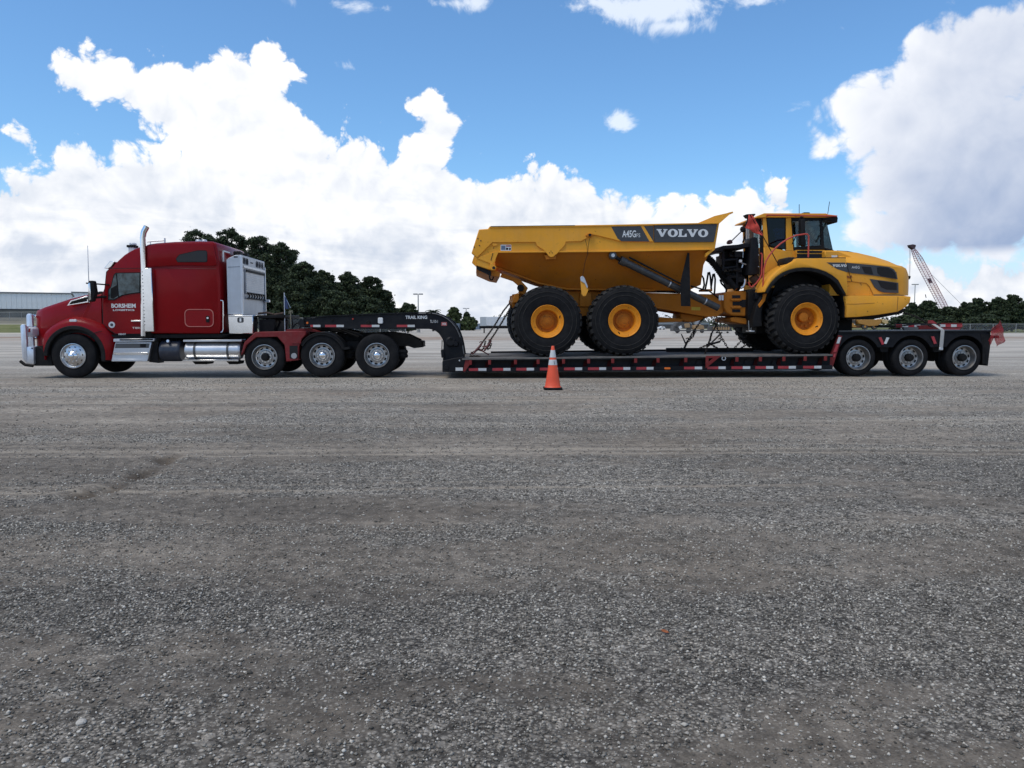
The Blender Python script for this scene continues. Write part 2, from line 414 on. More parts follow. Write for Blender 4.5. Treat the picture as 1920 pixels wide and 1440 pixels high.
def glass_mat(name, tintc, fac):
    m, t, b = new_mat(name); t.nodes.remove(b)
    N = t.nodes.new; L = t.links.new
    tr = N('ShaderNodeBsdfTransparent'); tr.inputs[0].default_value = (*tintc, 1)
    gl = N('ShaderNodeBsdfGlossy'); gl.inputs['Roughness'].default_value = .02; gl.inputs[0].default_value = (.95, .97, 1, 1)
    fr = N('ShaderNodeFresnel'); fr.inputs[0].default_value = 1.5
    ad = N('ShaderNodeMath'); ad.operation = 'MULTIPLY'; L(fr.outputs[0], ad.inputs[0]); ad.inputs[1].default_value = fac; ad.use_clamp = True
    mx = N('ShaderNodeMixShader'); L(ad.outputs[0], mx.inputs[0]); L(tr.outputs[0], mx.inputs[1]); L(gl.outputs[0], mx.inputs[2])
    L(mx.outputs[0], t.nodes['Material Output'].inputs[0])
    return m
GLASS = glass_mat('clear_cab_glass', (.66, .78, .80), 1.0)
GLASSD = glass_mat('tinted_cab_glass', (.035, .055, .12), .55)
DGL = mat('dark_window_glass', (.010, .013, .018), .12, var=.1, spec=.3)
CABGL = mat('truck_side_glass', (.06, .085, .09), .05, var=.95, scale=5, spec=.35)  # strong tone noise paints tree reflections into the glass colour
def mesh_cloth(name, col, hole):
    m, t, b = new_mat(name)
    N = t.nodes.new; L = t.links.new
    b.inputs['Base Color'].default_value = (*col, 1); b.inputs['Roughness'].default_value = .8
    tr = N('ShaderNodeBsdfTransparent'); mx = N('ShaderNodeMixShader')
    tcn = N('ShaderNodeTexCoord')
    ck = N('ShaderNodeTexChecker'); ck.inputs['Scale'].default_value = 150; L(tcn.outputs['Object'], ck.inputs[0])
    ml_ = N('ShaderNodeMath'); ml_.operation = 'MULTIPLY'; L(ck.outputs['Fac'], ml_.inputs[0]); ml_.inputs[1].default_value = hole
    L(ml_.outputs[0], mx.inputs[0]); L(b.outputs[0], mx.inputs[1]); L(tr.outputs[0], mx.inputs[2])
    L(mx.outputs[0], t.nodes['Material Output'].inputs[0])
    return m
FLAGM = mesh_cloth('red_safety_mesh', (.38, .025, .03), .8)
FLAGO = mesh_cloth('orange_red_safety_cloth', (.62, .07, .045), .15)
BLUEF = mat('faded_blue_cloth', (.03, .05, .12), .8)

# ------------------------------------------------------------------ lettering
def text_mb(s, x0, x1, z0, z1, wd, t=0.003, sx=None, weight=0.0):
    cu = bpy.data.curves.new('lettering', 'FONT'); cu.body = s; cu.extrude = 0.0; cu.offset = weight; cu.resolution_u = 3
    o = bpy.data.objects.new('lettering', cu)
    COL.objects.link(o); bpy.context.view_layer.update()
    me = bpy.data.meshes.new_from_object(o.evaluated_get(bpy.context.evaluated_depsgraph_get()))
    vs_ = np.array([v.co[:] for v in me.vertices]); fs = [tuple(p.vertices) for p in me.polygons]
    bpy.data.objects.remove(o); bpy.data.meshes.remove(me); bpy.data.curves.remove(cu)
    mn, mx_ = vs_.min(0), vs_.max(0)
    u = (vs_[:, 0] - mn[0]) / (mx_[0] - mn[0]); v = (vs_[:, 1] - mn[1]) / (mx_[1] - mn[1])
    mb = MB(); mb.add([(x0 + a * (x1 - x0), wd - t, z0 + b_ * (z1 - z0)) for a, b_ in zip(u, v)], fs)
    return mb
_V = [(0, 1), (.46, 1), (.46, .86), (.37, .86), (.55, .40), (.70, .86), (.61, .86), (.61, 1), (1, 1), (1, .86), (.91, .86), (.60, 0), (.42, 0), (.09, .86), (0, .86)]
_L = [(0, 1), (.56, 1), (.56, .86), (.42, .86), (.42, .15), (.72, .15), (.84, .42), (1, .42), (1, 0), (0, 0), (0, .14), (.12, .14), (.12, .86), (0, .86)]
def slab_word(x0, x1, z0, z1, wd, shear=0.0, t=0.003):
    """the word in wide slab letters on the tipper's side"""
    mb = MB(); ws = [1.08, 1.0, .86, 1.08, 1.0]; gap = .02; tot = sum(ws) + gap * 4; u = 0; L_ = (x1 - x0) / tot
    for ch, wl in zip('VOLVO', ws):
        a = x0 + u * L_; b_ = a + wl * L_
        f = lambda p: (a + p[0] * (b_ - a) + shear * p[1] * (z1 - z0), z0 + p[1] * (z1 - z0))
        if ch == 'V': mb.prism([f(p) for p in _V], wd - t, wd)
        elif ch == 'L': mb.prism([f(p) for p in _L], wd - t, wd)
        else:
            n = 28
            ou = [f((.5 + .5 * math.cos(2 * math.pi * k / n), .5 + .53 * math.sin(2 * math.pi * k / n))) for k in range(n)]
            inn = [f((.5 + .19 * math.cos(2 * math.pi * k / n), .5 + .36 * math.sin(2 * math.pi * k / n))) for k in range(n)]
            mb.ring(ou, inn, wd - t, wd)
        u += wl + gap
    return mb
# ------------------------------------------------------------------ numpy value noise
def _hash(ix, iy, seed):
    h = (ix.astype(np.int64) * 374761393 + iy.astype(np.int64) * 668265263 + seed * 982451653) & 0xffffffff
    h = ((h ^ (h >> 13)) * 1274126177) & 0xffffffff
    return ((h ^ (h >> 16)) & 0xffff) / 65535.0
def vnoise(x, y, seed=0):
    ix, iy = np.floor(x), np.floor(y); fx, fy = x - ix, y - iy
    fx = fx * fx * (3 - 2 * fx); fy = fy * fy * (3 - 2 * fy)
    a, b = _hash(ix, iy, seed), _hash(ix + 1, iy, seed); c_, d = _hash(ix, iy + 1, seed), _hash(ix + 1, iy + 1, seed)
    return (a * (1 - fx) + b * fx) * (1 - fy) + (c_ * (1 - fx) + d * fx) * fy
def fbm(x, y, oct=4, seed=0):
    s = 0; a = .5; tot = 0
    for i in range(oct):
        s = s + a * vnoise(x * 2 ** i + 17.3 * i, y * 2 ** i - 9.1 * i, seed + i); tot += a; a *= .5
    return s / tot
def sstep(v, a, b):
    t = np.clip((v - a) / (b - a), 0, 1); return t * t * (3 - 2 * t)
def gravelness(x, y):
    """0 = packed dirt, 1 = loose stone: wheel tracks run along x, patches are ragged"""
    wx = x + 1.1 * (fbm(x * .9, y * 1.3, 4, 21) - .5); wy = y + .7 * (fbm(x * .8 + 9, y * 1.5, 4, 22) - .5)
    p = fbm(wx * .50 + 2.7, wy * .85 + 1.3, 6, 3)
    q = fbm(x * .07 + 3, y * .9, 4, 11)
    g = p * .62 + q * .38 + .03 + .26 * (fbm(x * 3.1, y * 4.3, 4, 41) - .5) + .04 * np.clip(x / 6, -1, 1)
    for yy, wd, s in ((6.35, .06, .16), (6.65, .04, .08), (8.0, .15, .18), (8.7, .07, .10), (10.4, .2, .14), (11.2, .10, .10), (4.6, .30, .05), (14.2, .25, .10)):
        yc = yy + .12 * np.sin(x * .35 + yy) + .03 * x
        g = g - s * np.exp(-((y - yc) / wd) ** 2)
    return .10 + .90 * sstep(g, .40, .60)
def track(x, y):
    v = 0
    for yy, wd, s in ((6.35, .035, .9), (6.58, .03, .8), (6.8, .02, .5), (7.95, .05, .9), (8.25, .09, .8), (8.6, .03, .6), (10.3, .06, .7), (10.7, .12, .7), (13.6, .12, .5), (16.5, .15, .5)):
        yc = yy + .12 * np.sin(x * .35 + yy) + .03 * x
        v = np.maximum(v, s * np.exp(-((y - yc) / wd) ** 2))
    return v * sstep(fbm(x * .25 + 5, y * .6, 3, 77), .30, .62)
def rut(x, y):
    xc = -3.28 + .10 * np.sin(y * 2.1) + .03 * np.sin(y * 6.3)
    along = sstep(y, 5.75, 6.0) * (1 - sstep(y, 7.9, 8.3)) * (.30 + .70 * (.5 + .5 * np.sin(y * 8.2 + 1.0)))
    d = x - xc
    return along * (-.055 * np.exp(-(d / .085) ** 2) + .030 * np.exp(-((d + .2) / .10) ** 2) + .012 * np.exp(-((d - .22) / .10) ** 2))
def berm(x, y):
    """a low bank across the far left of the yard"""
    lft = 1 - sstep(x, -62 - 0 * y, -34)
    return lft * (1.35 * sstep(y, 125, 150) + 1.6 * sstep(y, 165, 195))
def gheight(x, y):
    near = np.clip((34 - y) / 14, 0, 1)
    under = 1 - np.exp(-((y - 21) / 1.9) ** 4)
    z = ((fbm(x * .6, y * .6, 3, 5) - .5) * .030 + (fbm(x * 4, y * 4, 3, 6) - .5) * .018) * near * (.25 + .75 * under)
    z = z + (fbm(x * .25, y * .5, 4, 8) - .5) * .10 * sstep(y, 26, 40)
    z = z + .16 * np.exp(-((y - 74 - 4 * fbm(x * .05, y * 0, 3, 9)) / 2.2) ** 2) * (fbm(x * .3, y * .4, 3, 10))
    return z + rut(x, y) + berm(x, y) - .02
def lines(segs):
    out_ = []
    for a, b, st in segs: out_ += list(np.arange(a, b, st))
    return np.array(sorted(set(round(float(v), 4) for v in out_ + [segs[-1][1]])))
gx_ = lines([(-3000, -400, 260), (-400, -80, 16), (-80, -16, 2), (-16, -4.3, .16), (-4.3, -2.3, .035), (-2.3, 16, .14), (16, 80, 2), (80, 400, 20), (400, 3000, 260)])
gy_ = lines([(-300, -20, 70), (-20, 1.6, 1.2), (1.6, 5.5, .07), (5.5, 8.9, .03), (8.9, 26, .075), (26, 60, .6), (60, 90, .8), (90, 260, 4), (260, 3000, 180)])
XX, YY = np.meshgrid(gx_, gy_)
ZZ = gheight(XX, YY)
nx, ny = len(gx_), len(gy_)
me = bpy.data.meshes.new('ground')
co = np.stack([XX.ravel(), YY.ravel(), ZZ.ravel()], 1).astype(np.float32)
idx = np.arange(nx * ny).reshape(ny, nx)
q = np.stack([idx[:-1, :-1].ravel(), idx[:-1, 1:].ravel(), idx[1:, 1:].ravel(), idx[1:, :-1].ravel()], 1)
def fill_mesh(me, co, faces):
    k = faces.shape[1]
    me.vertices.add(len(co)); me.vertices.foreach_set('co', co.astype(np.float32).ravel())
    me.loops.add(faces.size); me.loops.foreach_set('vertex_index', faces.astype(np.int32).ravel())
    me.polygons.add(len(faces)); me.polygons.foreach_set('loop_start', (np.arange(len(faces)) * k).astype(np.int32))
    me.update(calc_edges=True)
fill_mesh(me, co, q)
me.shade_smooth()
at = me.attributes.new('gravel', 'FLOAT', 'POINT')
at.data.foreach_set('value', gravelness(XX, YY).ravel().astype(np.float32))
RUTV = (np.clip(-rut(XX + .03, YY) / .03, 0, 1) * sstep(fbm(XX * 7, YY * 4.1, 4, 55), .36, .60)).ravel()
at3 = me.attributes.new('track', 'FLOAT', 'POINT'); at3.data.foreach_set('value', track(XX, YY).ravel().astype(np.float32))
at2 = me.attributes.new('rut_dark', 'FLOAT', 'POINT'); at2.data.foreach_set('value', RUTV.astype(np.float32))

m, t, b = new_mat('gravel_yard')
N = t.nodes.new; L = t.links.new
tcn = N('ShaderNodeNewGeometry'); pos = tcn.outputs['Position']
ga = N('ShaderNodeAttribute'); ga.attribute_name = 'gravel'
da = N('ShaderNodeAttribute'); da.attribute_name = 'rut_dark'
ta = N('ShaderNodeAttribute'); ta.attribute_name = 'track'
def gnoise(scale, det, rough=.6, vec=None, mp=None):
    n = N('ShaderNodeTexNoise'); n.inputs['Scale'].default_value = scale; n.inputs['Detail'].default_value = det; n.inputs['Roughness'].default_value = rough
    s = pos
    if mp:
        q_ = N('ShaderNodeMapping'); q_.inputs['Scale'].default_value = mp; L(pos, q_.inputs[0]); s = q_.outputs[0]
    L(s, n.inputs['Vector']); return n.outputs['Fac']
def gmr(v, a, b_, c_, d):
    n = N('ShaderNodeMapRange'); L(v, n.inputs[0])
    for i, x in enumerate((a, b_, c_, d)): n.inputs[i + 1].default_value = x
    return n.outputs[0]
def gmix(f, a, b_, mode='MIX'):
    n = N('ShaderNodeMix'); n.data_type = 'RGBA'; n.blend_type = mode
    for s, v in ((n.inputs[0], f), (n.inputs[6], a), (n.inputs[7], b_)):
        if isinstance(v, (int, float)): s.default_value = v
        elif isinstance(v, tuple): s.default_value = (*v, 1)
        else: L(v, s)
    return n.outputs[2]
def gmath(op, a, b_=None):
    n = N('ShaderNodeMath'); n.operation = op
    for s, v in ((n.inputs[0], a), (n.inputs[1], b_)):
        if v is None: continue
        if isinstance(v, (int, float)): s.default_value = v
        else: L(v, s)
    return n.outputs[0]
def stones(scale):
    v1 = N('ShaderNodeTexVoronoi'); v1.inputs['Scale'].default_value = scale; L(pos, v1.inputs['Vector'])
    sp = N('ShaderNodeSeparateColor'); L(v1.outputs['Color'], sp.inputs[0])
    return v1.outputs['Distance'], sp.outputs[0], sp.outputs[1]
d1, c1, e1 = stones(62)
d2, c2, e2 = stones(24)
ragged = gmath('ADD', ga.outputs['Fac'], gmath('MULTIPLY', gmath('SUBTRACT', gnoise(5, 6, .7), .5), 1.1))
zone = gmr(ragged, .2, .8, 0, 1)
dirt = gmix(gmr(gnoise(.8, 5), .35, .65, 0, 1), (.192, .178, .160), (.262, .245, .223))
dirt = gmix(gmr(gnoise(.45, 4, .6, mp=(.5, 1, 1)), .60, .74, 0, .55), dirt, (.27, .18, .13))
dirt = gmix(gmr(gnoise(130, 3), .3, .7, 0, 1), gmix(.55, dirt, (.06, .05, .045)), dirt)
stone_c = gmix(gmr(c1, 0, 1, 0, 1), (.10, .098, .095), (.50, .49, .47))
stone_c = gmix(gmr(c1, .90, .95, 0, 1), stone_c, (.52, .51, .49))
stone_c = gmix(gmr(d1, .35, .62, 0, .75), stone_c, (.04, .037, .034))  # darkened stone edges paint the shade in the gaps
st2 = gmix(gmr(c2, 0, 1, 0, 1), (.11, .108, .105), (.50, .49, .47))
stone_c = gmix(gmr(gmath('ADD', e2, gmath('MULTIPLY', d2, -1.0)), .35, .45, 0, .6), stone_c, st2)
sprinkle = gmath('MULTIPLY', gmr(e1, .42, .50, 0, .85), gmr(d1, .30, .36, 1, 0))
dirt = gmix(sprinkle, dirt, stone_c)
colg = gmix(zone, dirt, stone_c)
colg = gmix(1.0, colg, gmix(gmr(gnoise(.22, 4, .6), .3, .7, 0, 1), (.74, .735, .73), (1.20, 1.20, 1.19)), 'MULTIPLY')
colg = gmix(1.0, colg, gmix(gmr(gnoise(1.0, 5, .62, mp=(.16, 1.5, 1)), .34, .66, 0, 1), (.78, .78, .78), (1.18, 1.175, 1.16)), 'MULTIPLY')
colg = gmix(gmr(gnoise(.33, 5, .62, mp=(.55, 1, 1)), .52, .68, 0, .35), colg, (.240, .208, .172))
colg = gmix(1.0, colg, gmix(gmr(gnoise(11, 4, .75), .34, .66, 0, 1), (.60, .60, .60), (1.36, 1.36, 1.35)), 'MULTIPLY')
colg = gmix(gmath('MULTIPLY', gmath('MULTIPLY', ta.outputs['Fac'], gmr(gnoise(1.0, 4, .6, mp=(.4, 22, 1)), .35, .6, .35, 1)), .78), colg, (.36, .33, .285))
colg = gmix(gmath('MULTIPLY', da.outputs['Fac'], .75), colg, (.085, .068, .052))  # hollow of the rut turned a darker brown
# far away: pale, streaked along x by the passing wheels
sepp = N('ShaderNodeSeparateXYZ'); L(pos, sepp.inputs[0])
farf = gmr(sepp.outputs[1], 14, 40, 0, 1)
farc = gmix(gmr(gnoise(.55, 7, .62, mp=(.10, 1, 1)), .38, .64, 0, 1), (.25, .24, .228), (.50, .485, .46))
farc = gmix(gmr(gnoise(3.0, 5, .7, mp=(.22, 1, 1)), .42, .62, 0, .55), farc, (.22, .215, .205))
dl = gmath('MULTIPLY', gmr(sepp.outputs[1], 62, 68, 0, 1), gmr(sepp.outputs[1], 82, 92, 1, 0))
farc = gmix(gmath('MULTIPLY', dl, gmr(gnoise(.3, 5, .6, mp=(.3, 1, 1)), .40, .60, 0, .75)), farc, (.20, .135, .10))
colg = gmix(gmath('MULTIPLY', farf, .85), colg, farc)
grass_c = gmix(gmr(gnoise(.6, 5), .35, .65, 0, 1), (.075, .095, .030), (.14, .145, .065))
lf = gmath('MULTIPLY', gmr(sepp.outputs[0], -48, -36, 1, 0), 1.0)
def band(a, b_, s=3.0): return gmath('MULTIPLY', gmr(sepp.outputs[1], a, a + s, 0, 1), gmr(sepp.outputs[1], b_, b_ + s, 1, 0))
colg = gmix(gmath('MULTIPLY', band(121, 147), lf), colg, grass_c)
colg = gmix(gmath('MULTIPLY', band(148, 156), lf), colg, (.42, .40, .36))
colg = gmix(gmath('MULTIPLY', band(112, 121), lf), colg, (.40, .385, .35))
colg = gmix(gmath('MULTIPLY', band(157, 400), lf), colg, gmix(gmr(gnoise(.5, 4), .4, .6, 0, 1), (.12, .12, .10), (.16, .155, .13)))
rg = gmath('MULTIPLY', gmr(sepp.outputs[0], 40, 60, 0, 1), gmr(sepp.outputs[1], 118, 126, 0, 1))
colg = gmix(rg, colg, grass_c)
beyond = gmath('MULTIPLY', gmr(sepp.outputs[1], 255, 275, 0, 1), .9)
colg = gmix(beyond, colg, (.06, .07, .04))
colg = gmix(1.0, colg, gmix(gmr(sepp.outputs[1], 3, 15, 0, 1), (.89, .81, .72), (1.47, 1.355, 1.20)), 'MULTIPLY')  # darker close by, painting the shade under loose stones; lighter farther off
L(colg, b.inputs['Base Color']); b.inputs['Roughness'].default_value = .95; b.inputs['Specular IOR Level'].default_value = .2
hh = gmath('ADD', gmath('MULTIPLY', gmath('MULTIPLY', gmr(d1, 0, .6, 1, 0), gmr(e1, 0, 1, .3, 1)), gmath('ADD', gmath('MULTIPLY', zone, .85), .15)), gmath('MULTIPLY', gnoise(40, 4), .5))
bp = N('ShaderNodeBump'); L(hh, bp.inputs['Height']); bp.inputs['Distance'].default_value = .012; L(gmr(sepp.outputs[1], 6, 20, .85, .08), bp.inputs['Strength'])
L(bp.outputs[0], b.inputs['Normal'])
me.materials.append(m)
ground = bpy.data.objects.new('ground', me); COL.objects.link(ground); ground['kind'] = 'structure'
GY = m

# ------------------------------------------------------------------ loose stones, thrown evenly over the yard near and far
def stones_mesh(n, seed, y0, y1, s0, s1, keep, big=False):
    g = np.random.default_rng(seed)
    u = g.random(n); y = np.sqrt(y0 ** 2 + u * (y1 ** 2 - y0 ** 2)); x = (g.random(n) * 2 - 1) * (.70 * y + .4)
    gr_ = gravelness(x, y); k = g.random(n) < keep[0] + (keep[1] - keep[0]) * gr_
    x, y = x[k], y[k]; n = len(x)
    s = s0 + (s1 - s0) * g.random(n) ** 3.2
    base_v = np.array([(1, 0, 0), (-.9, .1, 0), (.1, .9, 0), (0, -.95, .05), (.05, -.05, .75), (-.1, .1, -.6)])
    base_v = np.repeat(base_v[None], n, 0) * (1 + (g.random((n, 6, 3)) - .5) * .7)
    base_v[..., 2] *= (.55 + .5 * g.random(n))[:, None]; base_v[..., 1] *= (.6 + .5 * g.random(n))[:, None]
    a = g.random(n) * 6.283; ca, sa = np.cos(a)[:, None], np.sin(a)[:, None]
    tl = (g.random(n) - .5)[:, None] * .9
    bx, by, bz = base_v[..., 0], base_v[..., 1], base_v[..., 2]
    bz2 = bz + bx * tl
    vx = (bx * ca - by * sa) * s[:, None] + x[:, None]; vy = (bx * sa + by * ca) * s[:, None] + y[:, None]
    vz = bz2 * s[:, None] + (gheight(x, y) + s * .25)[:, None]
    co = np.stack([vx, vy, vz], 2).reshape(-1, 3)
    f = np.array([(0, 2, 4), (2, 1, 4), (1, 3, 4), (3, 0, 4), (2, 0, 5), (1, 2, 5), (3, 1, 5), (0, 3, 5)])
    fs = (f[None] + (np.arange(n) * 6)[:, None, None]).reshape(-1, 3)
    me = bpy.data.meshes.new('loose_gravel'); fill_mesh(me, co, fs); return me, n
m, t, b = new_mat('loose_stone'); N = t.nodes.new; L = t.links.new
gg = N('ShaderNodeNewGeometry'); cr = N('ShaderNodeValToRGB'); L(gg.outputs['Random Per Island'], cr.inputs[0])
cr.color_ramp.elements[0].color = (.085, .075, .062, 1); cr.color_ramp.elements[1].color = (.66, .60, .51, 1)
for p_, c_ in ((.35, (.18, .16, .134)), (.72, (.34, .305, .255)), (.92, (.56, .505, .425))):
    e = cr.color_ramp.elements.new(p_); e.color = (*c_, 1)
L(cr.outputs[0], b.inputs['Base Color']); b.inputs['Roughness'].default_value = .9; b.inputs['Specular IOR Level'].default_value = .25
STONE = m
for k, (n, sd, y0, y1, s0, s1, keep) in enumerate(((170000, 1, 1.9, 5.2, .0024, .0105, (.22, 1.0)), (105000, 2, 5.0, 10.5, .0038, .0135, (.18, .9)), (36000, 3, 10, 19, .007, .018, (.05, .8)), (1600, 4, 2.0, 9.0, .010, .018, (.05, .7)))):
    me, nn_ = stones_mesh(n, sd, y0, y1, s0, s1, keep); me.materials.append(STONE)
    o = bpy.data.objects.new('loose_gravel', me); COL.objects.link(o); o['kind'] = 'stuff'; o['category'] = 'gravel'
    o['label'] = ('grey crushed stones nearest the camera', 'grey crushed stones across the middle of the yard', 'fine grey stones lying just before the trucks', 'larger pale stones strewn over the nearest gravel')[k]
# a fallen leaf and the one big pale stone
def ground_pt(px, py):
    d = ray(px, py); t_ = -CAMH / d.z; q_ = C0 + d * t_; return q_.x, q_.y
lx, ly = ground_pt(1247, 1177); lz = float(gheight(np.array([lx]), np.array([ly]))[0]) + .012
mb = MB(); ou = [(0, -.045), (.02, -.02), (.035, -.012), (.025, .005), (.035, .03), (.012, .025), (0, .05), (-.012, .025), (-.035, .028), (-.022, .004), (-.036, -.014), (-.018, -.02)]
mb.add([(a, b_, .006 * math.sin(a * 90)) for a, b_ in ou] + [(a, b_, -.0012 + .006 * math.sin(a * 90)) for a, b_ in ou], [tuple(range(12)), tuple(range(23, 11, -1))] + [(i, (i + 1) % 12, 12 + (i + 1) % 12, 12 + i) for i in range(12)])
o = solo('fallen_leaf', mb, mat('dry_leaf', (.30, .085, .02), .7, var=.3, scale=30), 'dry orange brown leaf lying alone on the gravel', 'leaf', rig=False); o.location = (lx, ly, lz); o.rotation_euler = (.15, .1, .9); o.scale = (.42, .42, .42)
for (px, py, r_, lb) in ((152, 1347, .017, 'largest pale white stone on the gravel at lower left'), (122, 1416, .011, 'pale stone near the bottom left corner of the yard')):
    lx, ly = ground_pt(px, py); bm = bmesh.new(); bmesh.ops.create_icosphere(bm, subdivisions=2, radius=r_)
    for v in bm.verts: v.co *= 1 + .22 * (rng.random() - .5); v.co.z *= .62
    me = bpy.data.meshes.new('stone'); bm.to_mesh(me); bm.free(); me.materials.append(mat('pale_stone', (.48, .44, .38), .9, var=.15, scale=20))
    o = bpy.data.objects.new('stone', me); COL.objects.link(o); o.location = (lx, ly, float(gheight(np.array([lx]), np.array([ly]))[0]) + r_ * .4); prop(o, lb, 'stone')

# ------------------------------------------------------------------ trees
m, t, b = new_mat('oak_leaves'); N = t.nodes.new; L = t.links.new
gg = N('ShaderNodeNewGeometry'); cr = N('ShaderNodeValToRGB'); L(gg.outputs['Random Per Island'], cr.inputs[0])
cr.color_ramp.elements[0].color = (.020, .030, .015, 1); cr.color_ramp.elements[1].color = (.075, .10, .038, 1)
e = cr.color_ramp.elements.new(.7); e.color = (.040, .056, .025, 1)
L(cr.outputs[0], b.inputs['Base Color']); b.inputs['Roughness'].default_value = .7; b.inputs['Specular IOR Level'].default_value = .25
LEAF = m
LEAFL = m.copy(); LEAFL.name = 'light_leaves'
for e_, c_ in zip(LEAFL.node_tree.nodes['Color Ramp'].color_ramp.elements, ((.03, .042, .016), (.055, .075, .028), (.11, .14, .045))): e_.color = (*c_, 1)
BARK = mat('bark', (.055, .045, .036), .9, var=.3, bump=.5, bscale=8)
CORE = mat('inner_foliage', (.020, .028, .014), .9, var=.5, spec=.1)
def crown_mesh(seed, lobes, n, size, flat=.0):
    """leaf clumps on and inside many lobes; lobes: (x, y, z, rx, rz)"""
    g = np.random.default_rng(seed); lb = np.array(lobes)
    wgt = lb[:, 3] ** 2 * (lb[:, 4] / lb[:, 3]) ** .5; wgt = wgt / wgt.sum()
    i = g.choice(len(lb), n, p=wgt); c_ = lb[i]
    d = g.normal(size=(n, 3)); d /= np.linalg.norm(d, axis=1)[:, None]
    rad = .55 + .55 * g.random(n) ** .7 + .35 * (g.random(n) > .86) * g.random(n)
    clump = vnoise(d[:, 0] * 4.3 + c_[:, 0] * 5, d[:, 2] * 4.3 + d[:, 1] * 3 + c_[:, 2] * 3, seed)
    rad *= .70 + .56 * clump
    p = c_[:, :3] + d * np.stack([c_[:, 3], c_[:, 3], c_[:, 4]], 1) * rad[:, None]
    nrm = d * .6 + g.normal(size=(n, 3)) * .65; nrm[:, 2] += .25; nrm /= np.linalg.norm(nrm, axis=1)[:, None]
    a = np.cross(nrm, g.normal(size=(n, 3))); a /= np.linalg.norm(a, axis=1)[:, None]; b_ = np.cross(nrm, a)
    s = size * (.5 + g.random(n))[:, None]
    vs_ = np.stack([p - a * s, p + b_ * s * .55 + nrm * s * .15, p + a * s, p - b_ * s * .55], 1).reshape(-1, 3)
    f = (np.array([(0, 1, 2, 3)])[None] + (np.arange(n) * 4)[:, None, None]).reshape(-1, 4)
    me = bpy.data.meshes.new('crown'); fill_mesh(me, vs_, f); return me
def lobe_core(lobes, seed, k=.66):
    mbc = MB(); r_ = random.Random(seed)
    for (x, y, z, rx, rz) in lobes:
        pr = []; n1, n2 = 8, 5
        v = []; f = []
        for i in range(n2 + 1):
            th = math.pi * i / n2
            for j in range(n1):
                ph = 2 * math.pi * j / n1; q_ = k * (.9 + .2 * r_.random())
                v.append((x + rx * q_ * math.sin(th) * math.cos(ph), y + rx * q_ * math.sin(th) * math.sin(ph), z + rz * q_ * math.cos(th)))
        for i in range(n2):
            for j in range(n1): f.append((i * n1 + j, i * n1 + (j + 1) % n1, (i + 1) * n1 + (j + 1) % n1, (i + 1) * n1 + j))
        mbc.add(v, f)
    return mbc
def tree(name, label, px, ytop, halfpx, depth, seed, group, leaf=LEAF, n=9000, skirt=.12, cat='tree', size=.24, nlobes=90, zb=0.0, trunk=.028):
    top = W(px, ytop, depth); x, y, H = top.x, top.y, top.z - zb
    rad = halfpx / FPX * depth; r_ = random.Random(seed); lobes = []
    zc = H * (skirt + (1 - skirt) * .5); hz = H * (1 - skirt) * .5
    for k in range(nlobes):
        u = (k + .5) / nlobes; zz = 1 - 1.9 * u; a = k * 2.39996 + .5 * r_.random()
        env = math.sqrt(max(.02, 1 - (max(zz, -.35)) ** 2)); rr_ = env * (.55 + .42 * r_.random()) * (1 if k % 3 else .45)
        s = (.12 + .12 * r_.random()) * (1.15 - .35 * zz)
        lobes.append((x + rad * rr_ * .9 * math.cos(a), y + rad * rr_ * .9 * math.sin(a), zb + zc + hz * (zz * .86 + .10 * (r_.random() - .5)), rad * s, min(hz, rad) * s * (.50 + .25 * r_.random())))
    lobes += [(x, y, zb + zc - hz * .12, rad * .62, hz * .68)]
    base = (x, y, zb - .3)
    T = Thing(name, label, cat, base, rig=False, group=group)
    lo = [(a - base[0], b_ - base[1], c_ - base[2], d, e) for a, b_, c_, d, e in lobes]
    me = crown_mesh(seed, lo, n, size); me.materials.append(leaf)
    T.mesh_at('crown', me, base)
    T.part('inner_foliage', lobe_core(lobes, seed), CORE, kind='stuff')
    tb = MB(); tr_ = H * trunk
    tb.tube([(x, y, zb - .3), (x + .1, y, zb + H * .25), (x - .1, y + .1, zb + H * .6)], tr_, 8, r2=tr_ * .4)
    for k in range(6):
        l = lobes[k * 2]; tb.tube([(x, y, zb + H * (.18 + .05 * k)), ((x + l[0]) / 2, (y + l[1]) / 2, (l[2] + zb + H * .3) / 2 + .2), (l[0], l[1], l[2])], tr_ * .45, 5, r2=tr_ * .12)
    T.part('trunk', tb, BARK)
    return T
g1 = 'dark oaks of the tree line behind the red truck'
for i, (px, yt, hp, D, lb) in enumerate((
    (372, 422, 62, 92, 'tall dark oak rising above the sleeper roof of the red truck'),
    (432, 420, 60, 94, 'ragged topped dark oak second from the left of the big tree line'),
    (486, 430, 54, 90, 'dark rounded oak directly above the silver equipment cabinet'),
    (528, 446, 50, 88, 'dark oak sloping down just right of the silver cabinet'),
    (566, 482, 44, 86, 'lower dark oak above the blue rolled flag'),
    (604, 500, 42, 90, 'dark oak in the dip of the tree line above the first drive wheel'),
    (650, 506, 40, 92, 'broad domed dark oak above the middle of the trailer neck'),
    (694, 512, 34, 95, 'dark oak at the right shoulder of the big tree line'),
    (724, 540, 22, 96, 'slim dark tree closing the right end of the big tree line'),
    (545, 520, 40, 80, 'low dark bushy oak filling the front of the tree line by the flag'),
    (625, 540, 46, 82, 'low wide dark oak in front of the domed one'),
    (684, 552, 40, 84, 'low dark oak in front near the right end of the tree line'),
    (460, 500, 60, 84, 'dark bushy oak mostly hidden behind the silver cabinet'),
)):
    tree('oak_tree', lb, px, yt, hp, D, 40 + i, g1, n=44000 if i < 9 else 16000, skirt=.04, size=.105)
